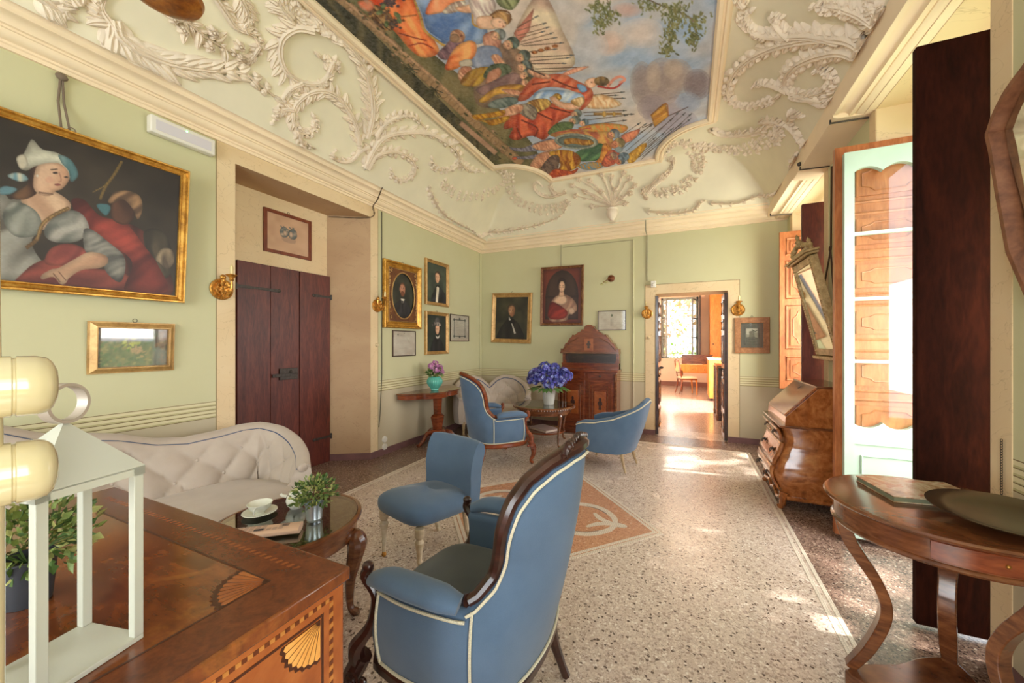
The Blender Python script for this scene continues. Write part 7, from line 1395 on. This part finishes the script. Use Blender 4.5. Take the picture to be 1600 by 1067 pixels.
for x0, a in ((WX0 + .04, -1.25), (WX1 - .04, -PI + 1.25)):
    m = MB(); R = Matrix.Translation((x0, 13.45, 0)) @ Matrix.Rotation(a, 4, 'Z')
    for b in ((0, .05, .92, 2.78), (.42, .47, .92, 2.78)): m.box(((b[0] + b[1]) / 2, 0, (b[2] + b[3]) / 2), (b[1] - b[0], .04, b[3] - b[2]), M4=R)
    for z in (.95, 1.55, 2.15, 2.75): m.box((.235, 0, z), (.47, .035, .04), M4=R)
    sh = m.build('casement', GRB, w3, smooth=0); m = MB(); m.box((.235, 0, 1.85), (.4, .004, 1.8), M4=R); m.build('pane', GLASS, sh, smooth=0)
m = MB(); m.box((.33, 13.2, 1.86), (.05, .5, 1.95)); m.build('shutter', DARKW, w3, bevel=.003); m = MB(); m.tube([(WX0, 13.6, 1.05), (WX1, 13.6, 1.05)], .012, 6); m.build('window_bar', IRON, w3)
ORW = wood('honey_wood', (190, 110, 40), (222, 140, 60), (236, 164, 84), (4, 4, 1), .35)
t = empty('wardrobe', (.80, 13.1, 0), 0, 'tall honey-coloured wardrobe in the far corner of the next room', 'wardrobe'); m = MB(); m.bb(-.2, .17, -.28, .28, 0, 2.95); m.build('carcass', ORW, t, bevel=.01); m = MB(); m.bb(-.17, .14, -.30, -.28, .1, 2.85); dd = m.build('door', ORW, t, bevel=.004); m = MB(); m.ell((-.12, -.32, 1.35), (.02, .02, .02)); m.build('knob', IRON, dd)
t = empty('writing_desk', (.22, 12.1, 0), 0, 'wooden writing desk with small drawers on top, in the next room', 'desk'); m = MB(); m.bb(-.42, .42, -.3, .3, .74, .78); m.build('desk_top', ORW, t); m = MB(); m.bb(-.40, .40, -.28, .28, .54, .74); m.build('apron', ORW, t)
for x in (-.1, .2): m = MB(); m.bb(x - .13, x + .13, -.295, -.28, .57, .71); dd = m.build('drawer', ORW, t, bevel=.003); m = MB(); m.ell((x, -.31, .64), (.012, .012, .012)); m.build('knob', IRON, dd)
for x in (-.38, .38):
    for y in (-.26, .26): m = MB(); m.tube(cr([(x, y, .6), (x * 1.02, y * 1.02, .3), (x, y, 0)], 4), [.04, .028, .02], 8); m.build('leg', WALN, t)
m = MB(); m.bb(-.38, .40, .08, .28, .78, 1.02); m.bb(-.40, .42, .05, .30, 1.02, 1.045); m.build('drawer_nest', WALN, t); m = MB(); m.bb(-.25, .15, -.2, .02, .78, .786); m.build('blotter', PAPER, t)
t = empty('side_chair', (-.03, 11.45, 0), math.radians(-72), 'wooden side chair with open back, drawn up to the desk in the next room', 'chair')
m = MB(); m.box((0, 0, .44), (.42, .4, .05)); m.build('seat', flat('pale_seat', (222, 204, 176), .8), t, bevel=.015); m = MB(); m.box((0, 0, .405), (.43, .41, .03)); m.build('seat_rail', MAHO, t)
for x in (-.18, .18): m = MB(); m.tube(cr([(x, .18, .42), (x * 1.05, .2, .2), (x, .2, 0)], 4), [.026, .018, .013], 8); m.build('front_leg', ORW, t); m = MB(); m.tube(cr([(x, -.18, .42), (x, -.2, .2), (x, -.25, 0)], 4), [.02, .017, .013], 8); m.build('back_leg', MAHO, t)
m = MB(); m.tube(cr([(-.18, -.19, .44), (-.19, -.23, .7), (-.17, -.26, .88), (-.06, -.27, .93), (.06, -.27, .93), (.17, -.26, .88), (.19, -.23, .7), (.18, -.19, .44)], 4), .016, 8); m.tube([(-.185, -.215, .58), (.185, -.215, .58)], .013, 6); m.build('back_frame', MAHO, t); m = MB(); m.box((0, -.245, .74), (.26, .01, .26), (-.12, 0, 0)); m.build('cane_panel', flat('cane', (206, 176, 130), .8), t)
t = empty('chest_of_drawers', (.70, 10.7, 0), 0, 'honey-coloured chest against the right wall of the next room', 'chest'); m = MB(); m.bb(-.24, .25, -.45, .45, .06, .98); m.build('carcass', ORW, t, bevel=.006); m = MB(); m.bb(-.26, .27, -.47, .47, .98, 1.01); m.build('top', PAPER, t); m = MB(); m.bb(-.2, .22, -.42, .42, 0, .06); m.build('plinth', DARKW, t)
t = empty('dark_cabinet', (.76, 8.15, 0), 0, 'dark carved cabinet just beyond the doorway in the next room', 'cabinet'); m = MB(); m.bb(-.27, .2, -.42, .42, .08, .95); m.build('carcass', DARKW, t, bevel=.008); m = MB(); m.bb(-.29, .21, -.45, .45, .95, .99); m.build('top', WALN, t); m = MB()
for y in (-.38, .38): m.lathe([(.03, 0), (.04, .06), (.03, .12), (.035, .5), (.03, .9), (.04, .95)], 10, (-.27, y, 0))
m.build('column', WALN, t); m = MB(); m.bb(-.26, .2, -.42, .42, 0, .08); m.build('plinth', DARKW, t)
# ---------------------------------------------------------------- garden
gr = MB().bb(-14, 20, 13.95, 34, -.6, -.5); gr.bb(1.8, 16, -6, 13.95, -.6, -.5); o = gr.build('garden_ground', flat('garden_grass', (104, 130, 70), .9, 0, .2, .2, 3), smooth=0); o['kind'] = 'structure'
def tree(loc, label, h, r, n, mats, seed, ls=.28):
    t = empty('garden_tree', loc, 0, label, 'tree', None); m = MB(); m.tube(cr([(0, 0, 0), (.06, .03, h * .35), (-.04, .05, h * .7), (0, 0, h)], 4), [.13, .10, .06], 8); m.build('trunk', flat('bark', (120, 100, 84), .9), t); m = MB(); leafball(m, (0, 0, h), r, n, ls, .9, 0, seed); m.build('crown', mats, t, smooth=0)
TG = [flat('tree_green', (150, 176, 104), .7), flat('tree_yellow_green', (196, 206, 140), .7), flat('tree_russet', (196, 150, 126), .7)]
tree((-1.0, 19, -.5), 'tree with russet and green leaves in the garden beyond the far window', 3.4, 1.5, 480, [TG[2], TG[1], TG[2]], 21)
tree((1.9, 21.4, -.5), 'green tree right of the russet one, beyond the far window', 3.6, 1.4, 480, [TG[0], TG[1], TG[0]], 22)
tree((-.3, 16.2, -.5), 'low pale green shrub beyond the far window', 1.0, 1.0, 520, [TG[1], TG[1], TG[0]], 23, .16)
tree((4.3, 3.0, -.5), 'unseen leafy tree outside the french window, added to dapple the sun', 5.6, 1.45, 1500, [TG[0], TG[1], TG[0]], 24, .3)  # added out of view; dense crown breaks up the sun on the floor
tree((5.4, 5.9, -.5), 'unseen leafy tree outside the far right window, added to dapple the sun', 7.2, 1.3, 500, [TG[0], TG[1], TG[0]], 25, .3)  # second added tree out of view, thins the sun at the far window
